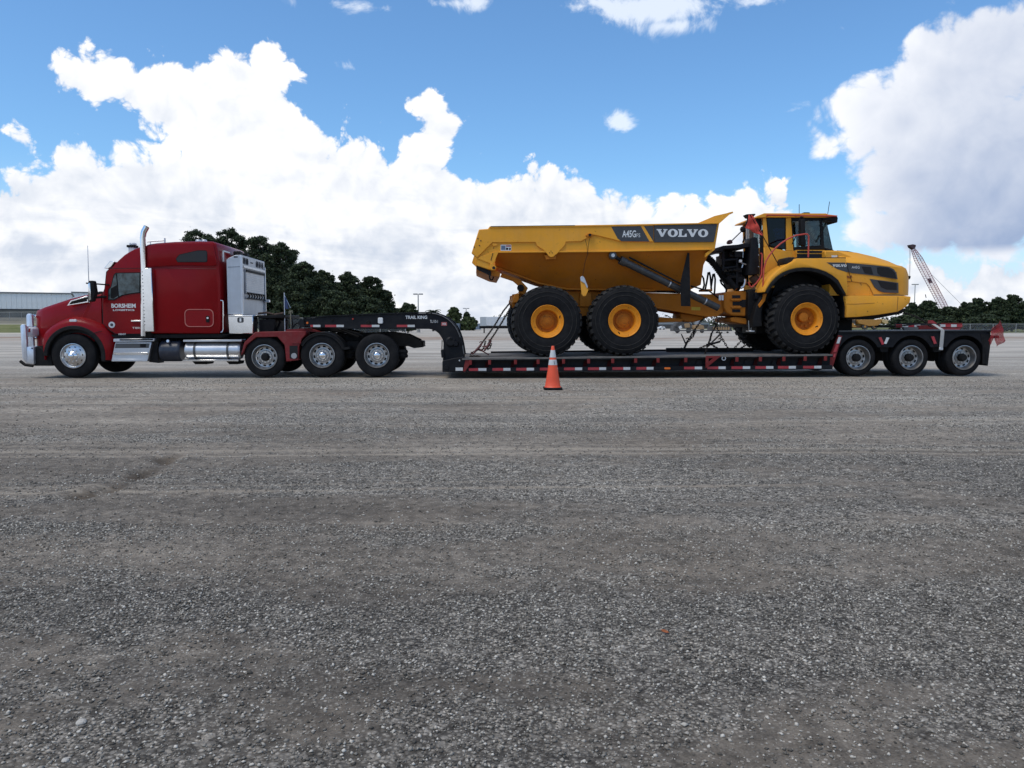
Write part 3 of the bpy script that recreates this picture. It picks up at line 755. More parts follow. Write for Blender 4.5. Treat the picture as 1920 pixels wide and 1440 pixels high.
tree('small_tree', 'low dark bush like tree beside the grey light pole', 764, 566, 24, 120, 70, None, n=6000, skirt=.02, size=.25)
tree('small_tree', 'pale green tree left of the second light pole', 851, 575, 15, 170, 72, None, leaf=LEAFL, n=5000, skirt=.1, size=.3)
tree('small_tree', 'small round tree under the thin far light pole', 875, 584, 8, 172, 73, None, n=3000, skirt=.1, size=.3)
tree('bush', 'low spreading green bush behind the pale blue fence', 879, 594, 17, 168, 74, None, leaf=LEAFL, n=3500, skirt=.0, cat='bush', size=.3)
g2 = 'dark trees beyond the chain link fence on the right'
for i, (px, yt, hp, D, lb) in enumerate((
    (1712, 566, 20, 150, 'low dark tree just right of the yellow bonnet nose'),
    (1740, 562, 24, 150, 'rounded dark tree left of the crane boom foot'),
    (1780, 574, 26, 152, 'low dark tree right below the crane boom'),
    (1808, 563, 13, 150, 'narrow pointed dark tree right of the crane'),
    (1834, 557, 24, 148, 'bushy dark tree in the middle of the right tree line'),
    (1872, 556, 24, 146, 'tall dark tree left of the tallest on the right'),
    (1900, 549, 24, 144, 'tallest dark tree near the right edge above the red flag'),
    (1935, 553, 28, 146, 'dark tree cut by the right edge of the photo'),
    (1760, 592, 34, 140, 'low dark shrubby tree at the fence under the crane'),
    (1850, 588, 40, 138, 'low dark shrubby tree at the fence behind the trailer tail'),
    (1700, 590, 34, 142, 'low dark shrubby tree under the yellow front bumper'),
)):
    tree('oak_tree', lb, px, yt, hp, D, 90 + i, g2, n=24000, skirt=.0, size=.18)
# far dark wood seen under the dump truck, one mass
lob = []
for k in range(46):
    q_ = W(930 + k * 17, 600 - 5 * rng.random(), 330 + 20 * rng.random()); lob.append((q_.x, q_.y, 1.2, 5.5, 2.4 + 1.6 * rng.random()))
me = crown_mesh(333, lob, 9000, .6); me.materials.append(LEAF)
o = bpy.data.objects.new('distant_wood', me); COL.objects.link(o); prop(o, 'low dark wood along the horizon seen under the dump truck', 'wood', kind='stuff')
# palm
q_ = W(812, 575, 150)
T = Thing('palm_tree', 'small palm standing between the light pole and the pale tree', 'palm', (q_.x, q_.y, 0), rig=False)
tb = MB(); tb.tube([(q_.x, q_.y, -.2), (q_.x, q_.y, q_.z - 1.0)], .2, 8); T.part('trunk', tb, BARK)
fr = MB()
for k in range(30):
    a = k * 2.4; el = .9 - 1.5 * (k / 30); pts_ = []
    for s_ in range(6):
        tt = s_ / 5; r_ = 1.5 * tt; pts_.append((q_.x + math.cos(a) * r_ * math.cos(el * (1 - tt)), q_.y + math.sin(a) * r_ * math.cos(el * (1 - tt)), q_.z - 1.0 + 1.5 * math.sin(el) * tt - .9 * tt * tt + .1))
    for s_ in range(5):
        p0, p1 = Vector(pts_[s_]), Vector(pts_[s_ + 1]); sd_ = Vector((-math.sin(a), math.cos(a), 0)) * (.20 * (1 - s_ / 6)); dn_ = Vector((0, 0, -.12))
        fr.add([p0, p1, p1 + sd_ + dn_, p0 + sd_ + dn_, p0 - sd_ + dn_, p1 - sd_ + dn_], [(0, 1, 2, 3), (0, 4, 5, 1)])
T.part('fronds', fr, LEAF, kind='stuff')

# ------------------------------------------------------------------ far left: warehouse, fences, light poles
STEEL = mat('pale_wall_panel', (.86, .87, .83), .6, dust=.06, var=.06, scale=.3, streak=.12)
DARKBAND = mat('dark_base_band', (.05, .05, .05), .8)
BANKW = mat('grey_bank_wall', (.15, .15, .13), .95, var=.25, scale=.4)
STEEL2 = mat('roof_edge_metal', (.20, .21, .21), .6)
CONC = mat('concrete', (.32, .31, .29), .9, dust=.3)
GALV = mat('galvanised_steel', (.30, .31, .31), .5, .4, dust=.2)
def warehouse(label, pa, pb, Da, Db, zt_a, zt_b, zb, deep, npan):
    a, b_ = W(pa, 590, Da), W(pb, 590, Db); a.z = b_.z = 0
    ux = (b_ - a); Lw = ux.length; ux.normalize(); uy = Vector((-ux.y, ux.x, 0))
    if uy.y < 0: uy = -uy
    ang = math.atan2(ux.y, ux.x)
    T = Thing('warehouse', label, 'warehouse', (0, 0, 0), rig=False); T.o.location = (a.x, a.y, 0); T.o.rotation_euler = (0, 0, ang)
    za, zb_t = zt_a, zt_b
    m1 = MB(); hm = (za + zb_t) / 2
    m1.box(0, Lw, .12, deep, zb, hm - .3); T.part('wall', m1, STEEL)
    st = Lw / npan; me_p = make_mesh('wall_panel', MB().box(.015, st - .015, 0, .12, zb + .4, hm - .35), STEEL, bevel=.02)
    for k in range(npan): T.mesh_at('wall_panel', me_p, (k * st, 0, 0))
    T.part('roof', MB().prism([(-.3, hm - .3), (Lw + .3, hm - .3), (Lw + .3, hm), (-.3, hm)], -.25, deep + .2), STEEL2)
    T.part('plinth', MB().box(-.02, Lw + .02, -.05, .12, zb - .05, zb + .38), DARKBAND)
    T.part('retaining_wall', MB().box(-3, Lw + 3, -.4, -.06, -.5, zb - .02), BANKW)
    return T
D0 = 205
def zt(py, D): return W(0, py, D).z
warehouse('long low white warehouse with panelled wall beyond the grass bank', -170, 135, 196, 212, zt(546, 200), zt(549, 212), zt(582, 205), 26, 31)
warehouse('second white warehouse set back beside the truck bonnet', 137, 330, 250, 262, zt(548, 255), zt(548, 255), zt(584, 255), 26, 18)
def chain_fence(label, pa, pb, D_a, D_b, h, npost, zf, group=None, meshfill=False):
    a, b_ = W(pa, 608, D_a), W(pb, 608, D_b)
    T = Thing('chain_link_fence', label, 'fence', (0, 0, 0), rig=False, group=group); T.o.location = (a.x, a.y, 0)
    d = Vector((b_.x - a.x, b_.y - a.y, 0)); Lf = d.length; T.o.rotation_euler = (0, 0, math.atan2(d.y, d.x))
    pm = make_mesh('post', MB().tube([(0, 0, -.3), (0, 0, h + .05)], .045, 6), GALV)
    for k in range(npost):
        s_ = Lf * k / (npost - 1); wx, wy = a.x + d.x * k / (npost - 1), a.y + d.y * k / (npost - 1)
        T.mesh_at('post', pm, (s_, 0, zf(wx, wy)))
    z0, z1 = zf(a.x, a.y), zf(b_.x, b_.y)
    T.part('top_rail', MB().tube([(0, 0, h + z0), (Lf, 0, h + z1)], .035, 6), GALV)
    wm = MB().add([(0, .03, z0), (Lf, .03, z1), (Lf, .03, h + z1), (0, .03, h + z0)], [(0, 1, 2, 3)])
    o = T.part('wire_mesh', wm, WIRE)
    return T
m, t, b = new_mat('chain_link_wire'); N = t.nodes.new; L = t.links.new
tr = N('ShaderNodeBsdfTransparent'); mx = N('ShaderNodeMixShader'); wv = N('ShaderNodeTexWave'); wv.inputs['Scale'].default_value = 5.5; wv.wave_type = 'BANDS'; wv.bands_direction = 'DIAGONAL'
tcn = N('ShaderNodeTexCoord'); L(tcn.outputs['Object'], wv.inputs[0]); mrr = N('ShaderNodeMapRange'); L(wv.outputs['Fac'], mrr.inputs[0]); mrr.inputs[1].default_value = .2; mrr.inputs[2].default_value = .5; mrr.inputs[3].default_value = .45; mrr.inputs[4].default_value = .9
L(mrr.outputs[0], mx.inputs[0]); L(b.outputs[0], mx.inputs[1]); L(tr.outputs[0], mx.inputs[2]); L(mx.outputs[0], t.nodes['Material Output'].inputs[0])
b.inputs['Base Color'].default_value = (.16, .17, .18, 1); b.inputs['Roughness'].default_value = .6
WIRE = m
zg = lambda x, y: float(gheight(np.array([x]), np.array([y]))[0])
chain_fence('chain link fence before the white warehouse at the far left', -120, 175, 176, 182, 1.9, 14, zg)
chain_fence('chain link fence running below the dark trees at the right', 1690, 2250, 118, 118, 1.35, 14, zg)
chain_fence('chain link fence in front of the dark oaks behind the truck', 470, 760, 78, 80, 1.9, 7, zg)
# green screen on the right fence
# pale blue slatted fence receding in the middle
SLAT = mat('pale_blue_fence_panel', (.27, .33, .39), .6, dust=.15, var=.12)
a, b_ = W(838, 608, 150), W(902, 608, 205)
T = Thing('panel_fence', 'pale blue corrugated panel fence behind the trailer neck', 'fence', (0, 0, 0), rig=False)
T.o.location = (a.x, a.y, 0); d = Vector((b_.x - a.x, b_.y - a.y, 0)); T.o.rotation_euler = (0, 0, math.atan2(d.y, d.x)); Lf = d.length; npn = 16; st = Lf / npn
pm = MB()
for k in range(6): pm.box(k * st / 6, (k + .55) * st / 6, 0, .06, 0, 1.45); pm.box((k + .5) * st / 6, (k + 1.05) * st / 6, .05, .09, 0, 1.44)
pm = make_mesh('fence_panel', pm, SLAT)
for k in range(npn): T.mesh_at('fence_panel', pm, (k * st + .02, 0, 0))
def light_pole(px, ytop, D, label, heads=2, r_=.12):
    q_ = W(px, ytop, D)
    T = Thing('light_pole', label, 'light pole', (q_.x, q_.y, 0), rig=False)
    T.part('pole', MB().tube([(q_.x, q_.y, -.1), (q_.x, q_.y, q_.z - .1)], r_, 8, r2=r_ * .7), GALV)
    for s_ in (-1, 1):
        T.part('lamp_head', MB().box(q_.x + s_ * .08, q_.x + s_ * .78, q_.y - .18, q_.y + .18, q_.z - .14, q_.z + .06), GALV, bevel=.03)
    T.part('pole_base', MB().tube([(q_.x, q_.y, -.2), (q_.x, q_.y, .5)], .3, 10), CONC)
light_pole(784, 551, 130, 'grey twin headed light pole right of the big tree line')
light_pole(874, 578, 200, 'thin far light pole above the small round tree')
light_pole(1716, 533, 190, 'tall thin light pole between the yellow nose and the crane')

# box trailer
q_ = W(900, 612, 118); xa = q_.x; q2 = W(1010, 612, 118)
BOXW = mat('white_trailer_side', (.60, .62, .63), .5, dust=.1, var=.05); BOXF = mat('white_trailer_front', (.44, .47, .48), .5, dust=.15)  # front wall is a darker copy of the side white, its shade painted in
T = Thing('box_trailer', 'white box trailer parked behind the dump truck rear wheels', 'trailer', (xa, 118, 0), rig=False)
z0, z1 = W(900, 611, 118).z, W(900, 594, 118).z
q3 = W(911, 600, 118).x
T.part('cargo_box', MB().prism([(xa + .9, z0), (q2.x, z0), (q2.x, z1 + .02), (xa + .9, z1)], 118, 120.6), BOXW, bevel=.03)
for k in range(9):
    xx = xa + .95 + k * (q2.x - xa - 1.2) / 9
    T.part('side_panel', MB().box(xx, xx + (q2.x - xa - 1.2) / 9 - .03, 117.97, 118.0, z0 + .06, z1 - .08), BOXW)
T.part('front_wall', MB().prism([(xa, z0), (xa + .9, z0), (xa + .9, z1), (xa, z1 - .02)], 118.02, 120.55), BOXF)
T.part('chassis', MB().box(xa - .1, q2.x, 118.2, 120.3, z0 - .38, z0 - .02), BLK)
for xx in (xa + .5, q2.x - 1.0):
    T.part('stand', MB().box(xx, xx + .18, 118.4, 118.6, -.05, z0 - .3), BLK)
for xx in (q2.x - 2.6,):
    for k in (0, 1): T.part('wheel', MB().lathe([(0, -.12), (.28, -.12), (.45, -.10), (.48, 0), (.45, .12), (0, .12)], xx + k * 1.05, 118.5, .48, 20), RUB)
# ------------------------------------------------------------------ wheels
def tyre_mb(r, wd, rin=.29, n=48, side=.03):
    """outer face at y = 0, tread inwards to y = wd"""
    pr = [(rin, .035), (rin + .012, .012), (rin + .05, .002), (r * .80, -.006), (r - .055, .004), (r - .018, .018), (r - .004, .035)]
    g_ = 4; span = wd - .07
    for k in range(g_):
        a = .035 + span * (k + .55) / (g_ + .1); pr += [(r, a - .008), (r - .014, a - .004), (r - .014, a + .006), (r, a + .010)]
    pr += [(r - .004, wd - .035), (r - .018, wd - .018), (r - .055, wd - .004), (r * .8, wd + .004), (rin, wd - .03), (rin, .035)]
    return MB().lathe(pr, n=n)
def holes(i0, per, nh, w_):
    return lambda i, k: i == i0 and (k % per) < w_
def rim_steer():
    mb = MB(); n = 60
    pr = [(.294, .040), (.300, .004), (.300, -.012), (.288, -.014), (.278, .006), (.266, .03), (.258, .034), (.246, .030), (.226, .022), (.205, .018), (.16, .004), (.13, -.012), (.10, -.014)]
    mb.lathe(pr, n=n, skip=lambda i, k: (i == 8) and (k % 6) < 2)
    return mb
def rim_drive(depth):
    mb = MB(); n = 60
    pr = [(.296, .06), (.305, .004), (.305, -.012), (.292, -.014), (.283, .006), (.270, .045), (.255, depth * .75), (.248, depth), (.236, depth + .004), (.196, depth + .010), (.162, depth + .004), (.150, depth - .012), (.10, depth - .014), (.098, depth + .05)]
    mb.lathe(pr, n=n, skip=lambda i, k: i == 8 and (k % 6) < 3)
    return mb
def nuts(rad, y, nn_=10, r_=.016, h=.035):
    mb = MB()
    for k in range(nn_):
        a = 2 * math.pi * (k + .5) / nn_; mb.lathe([(0, y - h), (r_, y - h), (r_, y)], rad * math.cos(a), 0, rad * math.sin(a), 6)
    return mb
ME = {}
ME['tyre'] = make_mesh('tyre', tyre_mb(.527, .26), RUB)
ME['tyre_inner'] = make_mesh('tyre', tyre_mb(.527, .26, n=36), RUB)
ME['tyre_low'] = make_mesh('tyre', tyre_mb(.490, .28), RUB)
ME['tyre_tr'] = make_mesh('tyre', tyre_mb(.455, .25), RUB)
ME['rim_steer'] = make_mesh('rim', rim_steer(), mat('steer_wheel_aluminium', (.60, .60, .60), .27, 1.0, dust=.12, dust_col=(.12, .10, .08), var=.15, scale=7))
ME['rim_drive'] = make_mesh('rim', rim_drive(.12), RIM)
ME['rim_trailer'] = make_mesh('rim', rim_drive(.15), RIM)
ME['hub_chrome_s'] = make_mesh('hub_cap', MB().lathe([(.115, -.012), (.112, -.05), (.085, -.075), (.06, -.085), (.055, -.12), (.03, -.14), (0, -.143)], n=24), CHR)
ME['hub_chrome_d'] = make_mesh('hub_cap', MB().lathe([(.10, .12), (.098, .05), (.085, .02), (.06, .0), (.03, -.01), (0, -.012)], n=24), CHR)
ME['hub_black'] = make_mesh('hub', MB().lathe([(.10, .16), (.095, .04), (.08, .03), (.075, -.005), (.05, -.012), (0, -.012)], n=20), BLK)
ME['nuts_s'] = make_mesh('lug_nut', nuts(.143, .0), CHR)
ME['nuts_d'] = make_mesh('lug_nut', nuts(.126, .11), CHR)
ME['nuts_t'] = make_mesh('lug_nut', nuts(.126, .14), RIM)
ME['drum'] = make_mesh('brake_drum', MB().lathe([(0, .17), (.23, .17), (.24, .2), (.24, .5), (0, .5)], n=24), DARK)
def truck_wheel(T, x, wf, r, kind, far=False, dual=True):
    rz = math.pi if far else 0.0
    ty = 'tyre_low' if kind == 'pusher' else ('tyre_tr' if kind == 'trailer' else 'tyre')
    rim = {'steer': 'rim_steer', 'drive': 'rim_drive', 'pusher': 'rim_drive', 'trailer': 'rim_trailer'}[kind]
    root = T.mesh_at('wheel', ME[rim], (x, wf, r), rz=rz)
    def sub(nm, key, dy=0.0):
        o = bpy.data.objects.new(nm, ME[key]); COL.objects.link(o); o.parent = root; o.location = (0, dy, 0); return o
    sub('tyre', ty)
    if dual: sub('tyre', ty, .32)
    sub('brake_drum', 'drum')
    sub('hub', {'steer': 'hub_chrome_s', 'drive': 'hub_chrome_d', 'pusher': 'hub_black', 'trailer': 'hub_black'}[kind])
    sub('lug_nuts', {'steer': 'nuts_s', 'drive': 'nuts_d', 'pusher': 'nuts_d', 'trailer': 'nuts_t'}[kind])['kind'] = 'stuff'
    return root

# ------------------------------------------------------------------ the red truck
WT, WF = .48, 2.98          # near and far side of the truck
MIDW = (WT + WF) / 2
xs_ = X(136.5, WT, 667)
T = Thing('semi_truck', 'red conventional sleeper semi truck with silver equipment cabinet behind its cab', 'truck', (xs_, MIDW, 0))
for px, kind, r in ((136.5, 'steer', .527), (496.0, 'pusher', .490), (604.0, 'drive', .527), (706.5, 'drive', .527)):
    x = X(px, WT, 668)
    truck_wheel(T, x, WT if kind != 'steer' else WT + .02, r, kind, dual=(kind != 'steer' and kind != 'pusher'))
    truck_wheel(T, x, WF, r, kind, far=True, dual=(kind != 'steer' and kind != 'pusher'))
    T.part('axle', MB().tube([(x, WT + .3, r), (x, WF - .3, r)], .09, 10).box(x - .2, x + .2, MIDW - .25, MIDW + .25, r - .2, r + .2) if kind == 'drive' else MB().tube([(x, WT + .2, r - .05), (x, WF - .2, r - .05)], .06, 8), BLK)
# frame
zr0, zr1 = .78, 1.04
xf0, xf1 = X(70, 1.3, 640), X(745, 1.3, 640)
for y in (MIDW - .45, MIDW + .38):
    T.part('frame_rail', MB().box(xf0, xf1, y, y + .07, zr0, zr1), BLK)
tail = [(728, 622), (763, 626.5), (785, 637), (794, 651), (776, 653), (765, 649), (742, 650), (700, 648), (648, 640), (640, 626)]
for y in (MIDW - .50, MIDW + .44): T.part('frame_tail', MB().prism(poly(tail, 1.2), y, y + .06), BLK, bevel=.01)
T.part('crossmember', MB().box(xf1 - .1, xf1 + .1, MIDW - .45, MIDW + .45, zr0, zr1 - .05), BLK)
T.part('tow_hitch', MB().box(X(785, 1.4), X(794, 1.4), MIDW - .4, MIDW + .4, .70, .86), BLK, bevel=.02)
# suspension clutter between the axles
for a, b_ in ((604, 706.5),):
    xa, xb = X(a, WT), X(b_, WT)
    sp = MB()
    for y in (.95, 2.3): sp.box(xa - .3, xb + .3, y, y + .1, .42, .52); sp.box((xa + xb) / 2 - .15, (xa + xb) / 2 + .15, y - .02, y + .14, .45, .85)
    T.part('suspension_beam', sp, BLK, kind='stuff')
for px in (560, 655, 755):
    x = X(px, 1.0)
    T.part('air_bag', MB().lathe([(0, 0), (.12, 0), (.14, .05), (.12, .1), (.14, .15), (.12, .2), (0, .2)], 0, 0, 0, 14), RUB)
    o = T.o.children[-1] if False else None
for o in [c_ for c_ in T.o.children if c_.name.startswith('air_bag')]:
    pass
k_ = 0
for o in T.o.children:
    if o.name.startswith('air_bag'):
        px = (560, 655, 755)[k_]; k_ += 1
        o.data.transform(Matrix.Translation(Vector(T.base))); o.location = (X(px, 1.0) - T.base[0], .9 - T.base[1], .45); o.rotation_euler = (math.pi / 2, 0, 0)
mf = [(655, 640), (664, 640), (664, 652), (655, 652)]
# cab
cab = [(191, 549), (195, 538), (201, 521), (209, 501.5), (214, 495), (222, 487), (232, 478), (242, 471.5), (252, 466.5), (262, 462.5), (271, 460), (271, 627), (216, 627), (206, 620), (192, 606), (189, 570)]
cabp = poly(cab, WT + .10)
T.part('cab', MB().prism(cabp, WT + .10, WF - .10), RED, bevel=.05, seg=2)
sl = [(270, 625.5), (270, 460.3), (279, 457.5), (293, 455.5), (327, 453), (372, 452), (398, 452.5), (405, 456), (408.5, 470), (411.5, 500), (414, 530), (414.5, 610), (412, 625.5)]
T.part('sleeper', MB().prism(poly(sl, WT + .02), WT + .02, WF - .02), RED, bevel=.06, seg=2)
up = [(276, 461.5), (293, 458.2), (327, 456), (372, 455), (397, 455.5), (401, 461), (405.5, 485), (407.5, 497), (398, 499), (340, 497.5), (292, 500), (276, 501)]
T.part('roof_fairing_panel', MB().prism(poly(up, WT), WT - .012, WT + .06), RED, bevel=.018, seg=2)
T.part('cab_gap_seal', MB().prism(poly([(268.5, 470), (272, 470), (272, 624), (268.5, 624)], WT), WT + .065, WT + .12), PLA)
door = poly([(200, 510), (206, 504), (264, 503.5), (268, 508), (268, 626), (217, 626), (207, 619.5), (193.5, 606), (193, 570), (197, 540)], WT + .09)
T.part('door_gap', MB().prism(grow(door, .012), WT + .085, WT + .105), DARK)
dr = T.part('door', MB().prism(door, WT + .078, WT + .11), RED, bevel=.01)
win = poly([(204.5, 543), (209, 538.5), (214.4, 516.5), (218, 512.8), (262, 512.2), (261.4, 547.8), (246, 549.5), (229, 553), (221.5, 557), (213.5, 561.5), (204, 561)], WT + .07)
T.part('window_seal', MB().prism(grow(win, .02), WT + .066, WT + .08), PLA, parent=dr)
T.part('side_window', MB().prism(win, WT + .058, WT + .07), CABGL, parent=dr)
T.part('vent_window_post', MB().tube([P2 + () for P2 in [(*P(218, 513, WT + .05)[:1], WT + .056, P(218, 513, WT + .05)[1]), (P(222, 557, WT + .05)[0], WT + .056, P(222, 557, WT + .05)[1])]], .012, 6), PLA, parent=dr)
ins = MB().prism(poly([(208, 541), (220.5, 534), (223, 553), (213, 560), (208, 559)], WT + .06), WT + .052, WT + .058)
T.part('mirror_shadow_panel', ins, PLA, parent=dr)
hx0, hz0 = P(246, 602.8, WT + .06); hx1, hz1 = P(265, 600.4, WT + .06)
T.part('handle', MB().prism(rr(hx0, hx1, hz0, hz1, .012), WT + .03, WT + .08), CHR, bevel=.006, parent=dr)
def lettering(T_, name, s, pa, pb, wd, m_, parent=None, weight=0.0, t=.003):
    (xa_, za_), (xb_, zb_) = P(*pa, wd), P(*pb, wd)
    return T_.part(name, text_mb(s, xa_, xb_, min(za_, zb_), max(za_, zb_), wd, t, weight=weight), m_, parent=parent)
lettering(T, 'door_lettering', 'BORSHEIM', (209, 577.3), (254.3, 569.3), WT + .075, WHITE, weight=.035)
lettering(T, 'door_lettering', 'LOGISTICS', (212, 583), (252, 579.7), WT + .075, WHITE, weight=.03)
(bx, bz) = P(207, 609, WT)
T.part('round_badge', MB().disc(bx, WT + .07, bz, .075, 20, .01), WHITE)
T.part('round_badge_centre', MB().disc(bx, WT + .066, bz, .035, 16, .004), GREYP)
lettering(T, 'script_badge', 'T880', (248, 616.5), (265, 613), WT + .073, CHR)
lettering(T, 'hood_lettering', 'KW', (222, 628), (235, 624.7), WT + .06, WHITE, weight=.02) if False else None
T.part('sill', MB().prism(poly([(200, 627.5), (272, 627.5), (413, 626), (413, 633), (300, 634), (212, 634)], WT), WT + .12, WF - .12), BLK)
lettering(T, 'sill_lettering', 'USDOT', (222, 628.2), (236, 625.0), WT + .071, WHITE, weight=.02)
# windscreen on the sloping front, with a black cowl
a0, a1 = P(192.2, 547.5, WT + .1), P(208.6, 502.5, WT + .1)
nrm = Vector((-(a1[1] - a0[1]), 0, (a1[0] - a0[0]))).normalized()
ws_ = MB(); y0, y1 = WT + .22, WF - .22
ws_.prism([(a0[0] + nrm.x * .006, a0[1] + nrm.z * .006), (a1[0] + nrm.x * .006, a1[1] + nrm.z * .006), (a1[0] - .02, a1[1]), (a0[0] - .02 + .03, a0[1])], y0, y1)
T.part('windscreen', ws_, CABGL)
T.part('cowl', MB().prism(poly([(165, 556.5), (178, 549), (190, 546), (198, 548), (198, 572), (176, 568)], WT + .3), WT + .25, WF - .25), PLA, bevel=.02)
for yy in (WT + .6, WT + 1.5):
    T.part('wiper', MB().tube([(a0[0] - .02, yy, a0[1] + .03), (a0[0] + .12, yy + .5, a0[1] + .32)], .012, 5), PLA)
# sun visor
T.part('sun_visor', MB().prism(poly([(195, 502.8), (206, 489.2), (214.5, 490.5), (208.5, 500), (202, 504.2)], WT + .12), WT + .12, WF - .12), CHR, bevel=.01)
# bonnet: lofted, with flared wings
def station(px, ytop, ybot, win_, wcr, zc=.05):
    """cross-section of the bonnet at pixel column px: half profile from the bottom of the side up to the crown"""
    x0, zt_ = P(px, ytop, win_ + .12); zb_ = P(px, ybot, win_)[1]
    half = [(win_, zb_), (win_ - .01, zb_ + (zt_ - zb_) * .55), (win_ + .015, zt_ - .10), (win_ + .06, zt_ - .025), (win_ + .15, zt_), (wcr, zt_ + zc * .6), (MIDW, zt_ + zc)]
    full = half + [(2 * MIDW - a, b2) for a, b2 in half[-2::-1]]
    return [(x0, a, b2) for a, b2 in full]
sts = [station(71.5, 583, 665, 1.05, 1.4, .0), station(72.5, 580.5, 665, .98, 1.35, .02), station(85, 575.5, 655, .86, 1.3), station(109, 567.5, 640, .80, 1.25), station(131, 560.3, 640, .76, 1.25), station(158, 553.6, 640, .73, 1.2), station(178, 549.5, 640, .70, 1.2), station(193, 547.5, 640, .68, 1.2)]
hb = MB(); nst = len(sts[0]); vv = [p for s_ in sts for p in s_]
ff = [(i * nst + k, i * nst + k + 1, (i + 1) * nst + k + 1, (i + 1) * nst + k) for i in range(len(sts) - 1) for k in range(nst - 1)]
ff += [tuple(range(nst)), tuple(range(len(sts) * nst - 1, (len(sts) - 1) * nst - 1, -1))]
hb.add(vv, ff)
T.part('bonnet', hb, RED, ang=50)
# wing with wheel arch (near and far)
cx, cz = P(140, 667, WT)
archr = X(198, WT) - X(140, WT)
inner = arc(cx, cz, archr * .985, 188, -8, 22)
outer = poly([(86.5, 666), (76, 650), (73, 632), (78, 619), (90, 610), (103, 602), (118, 595.5), (134, 592.8), (150, 593.8), (165, 598), (180, 604), (191, 608), (204, 616), (213, 636), (209.5, 660), (207.5, 676)], WT)
def resample(pl, n):
    p = [Vector(q_) for q_ in pl]; ds = [0]
    for i in range(1, len(p)): ds.append(ds[-1] + (p[i] - p[i - 1]).length)
    o_ = []
    for k in range(n):
        s_ = ds[-1] * k / (n - 1); i = max(j for j in range(len(ds)) if ds[j] <= s_ + 1e-9); i = min(i, len(p) - 2)
        q_ = p[i].lerp(p[i + 1], (s_ - ds[i]) / max(1e-9, ds[i + 1] - ds[i])); o_.append((q_.x, q_.y))
    return o_
outer = resample(outer, 23)
def wing(y0, y1):
    mb = MB(); n = len(outer); s_ = 1 if y1 > y0 else -1
    mid = [((a[0] * .38 + b2[0] * .62), (a[1] * .38 + b2[1] * .62)) for a, b2 in zip(outer, inner)]
    v = [(a[0], y0 + s_ * .26, a[1]) for a in outer] + [(a[0] * .75 + b2[0] * .25, y0 + s_ * .075, a[1] * .75 + b2[1] * .25) for a, b2 in zip(outer, inner)] + [(a[0], y0 + s_ * .012, a[1]) for a in mid] + [(a[0], y0, a[1]) for a in inner] + [(a[0], y1, a[1]) for a in inner] + [(a[0], y1, a[1]) for a in outer]
    f = []
    for r_ in range(5):
        for i in range(n - 1): f.append((r_ * n + i, r_ * n + i + 1, (r_ + 1) * n + i + 1, (r_ + 1) * n + i))
    return mb.add(v, f)
wg = T.part('front_wing', wing(WT, WT + .40), RED, ang=60)
wg2 = T.part('front_wing', wing(WF, WF - .40), RED, ang=60)
for y0, y1, pr_ in ((WT - .012, WT + .42, wg), (WF + .012, WF - .42, wg2)):
    o1 = arc(cx, cz, archr * 1.0, 180, -12, 24); i1 = arc(cx, cz, archr * .87, 180, -12, 24)
    T.part('arch_trim', MB().prism(o1 + i1[::-1], min(y0, y1), max(y0, y1)), PLA, parent=pr_, bevel=.012)
T.part('wheel_well', MB().prism(arc(cx, cz, archr * .99, 185, -8, 22) + arc(cx, cz, .555, -8, 185, 22), WT + .14, WT + .19), DARK)
T.part('wing_seam', MB().tube([(P(191, 620.5, WT)[0], WT - .004, P(191, 620.5, WT)[1]), (P(178, 624, WT)[0], WT - .008, P(178, 624, WT)[1]), (P(166, 629.5, WT)[0], WT - .012, P(166, 629.5, WT)[1])], .008, 5), DARK)
(mx0, mz0), (mx1, mz1) = P(129, 603.6, WT), P(142.5, 599, WT)
T.part('side_marker', MB().prism(rr(mx0, mx1, mz0, mz1, .02), WT + .02, WT + .12), LENSW, bevel=.008)
# side of the bonnet rear, below the cowl
T.part('bonnet_side', MB().prism(poly([(150, 600), (168, 560), (190, 553), (190, 606), (182, 604), (165, 598)], .70), .71, .9), RED, bevel=.02)
# bonnet vent
vo = poly([(126.7, 573.3), (133.3, 563.6), (165.0, 554.6), (166.5, 566.8)], .70)
vi = poly([(130.5, 571.0), (135.2, 565.2), (163.5, 557.3), (164.5, 564.8)], .70)
vt = T.part('bonnet_vent', MB().ring(vo, vi, .672, .70), CHR, bevel=.004)
T.part('vent_grille', MB().prism(grow(vi, .004), .685, .71), DARK, parent=vt)
for k in range(3):
    a = [((vi[0][0] * (1 - u) + vi[1][0] * u), (vi[0][1] * (1 - u) + vi[1][1] * u)) for u in ((k + 1) / 4,)][0]; b_ = [((vi[3][0] * (1 - u) + vi[2][0] * u), (vi[3][1] * (1 - u) + vi[2][1] * u)) for u in ((k + 1) / 4,)][0]
    T.part('vent_slat', MB().tube([(a[0], .680, a[1]), (b_[0], .680, b_[1])], .008, 5), BLK, parent=vt)
# grille, headlights
gx0 = sts[0][0][0]
T.part('grille', MB().box(gx0 - .05, gx0 + .01, 1.15, 2.31, .72, 1.55), CHR, bevel=.03)
for k in range(9): T.part('grille_bar', MB().box(gx0 - .065, gx0 - .045, 1.22, 2.24, .78 + k * .085, .81 + k * .085), BLK)
for y0 in (WT + .12, WF - .62): T.part('headlight', MB().box(gx0 - .03, gx0 + .12, y0, y0 + .5, .98, 1.22), LENSW, bevel=.05)
T.part('chin', MB().prism(poly([(62, 652), (72, 648), (95, 664), (100, 686), (62, 686)], WT + .1), WT + .1, WF - .1), BLK, bevel=.02)
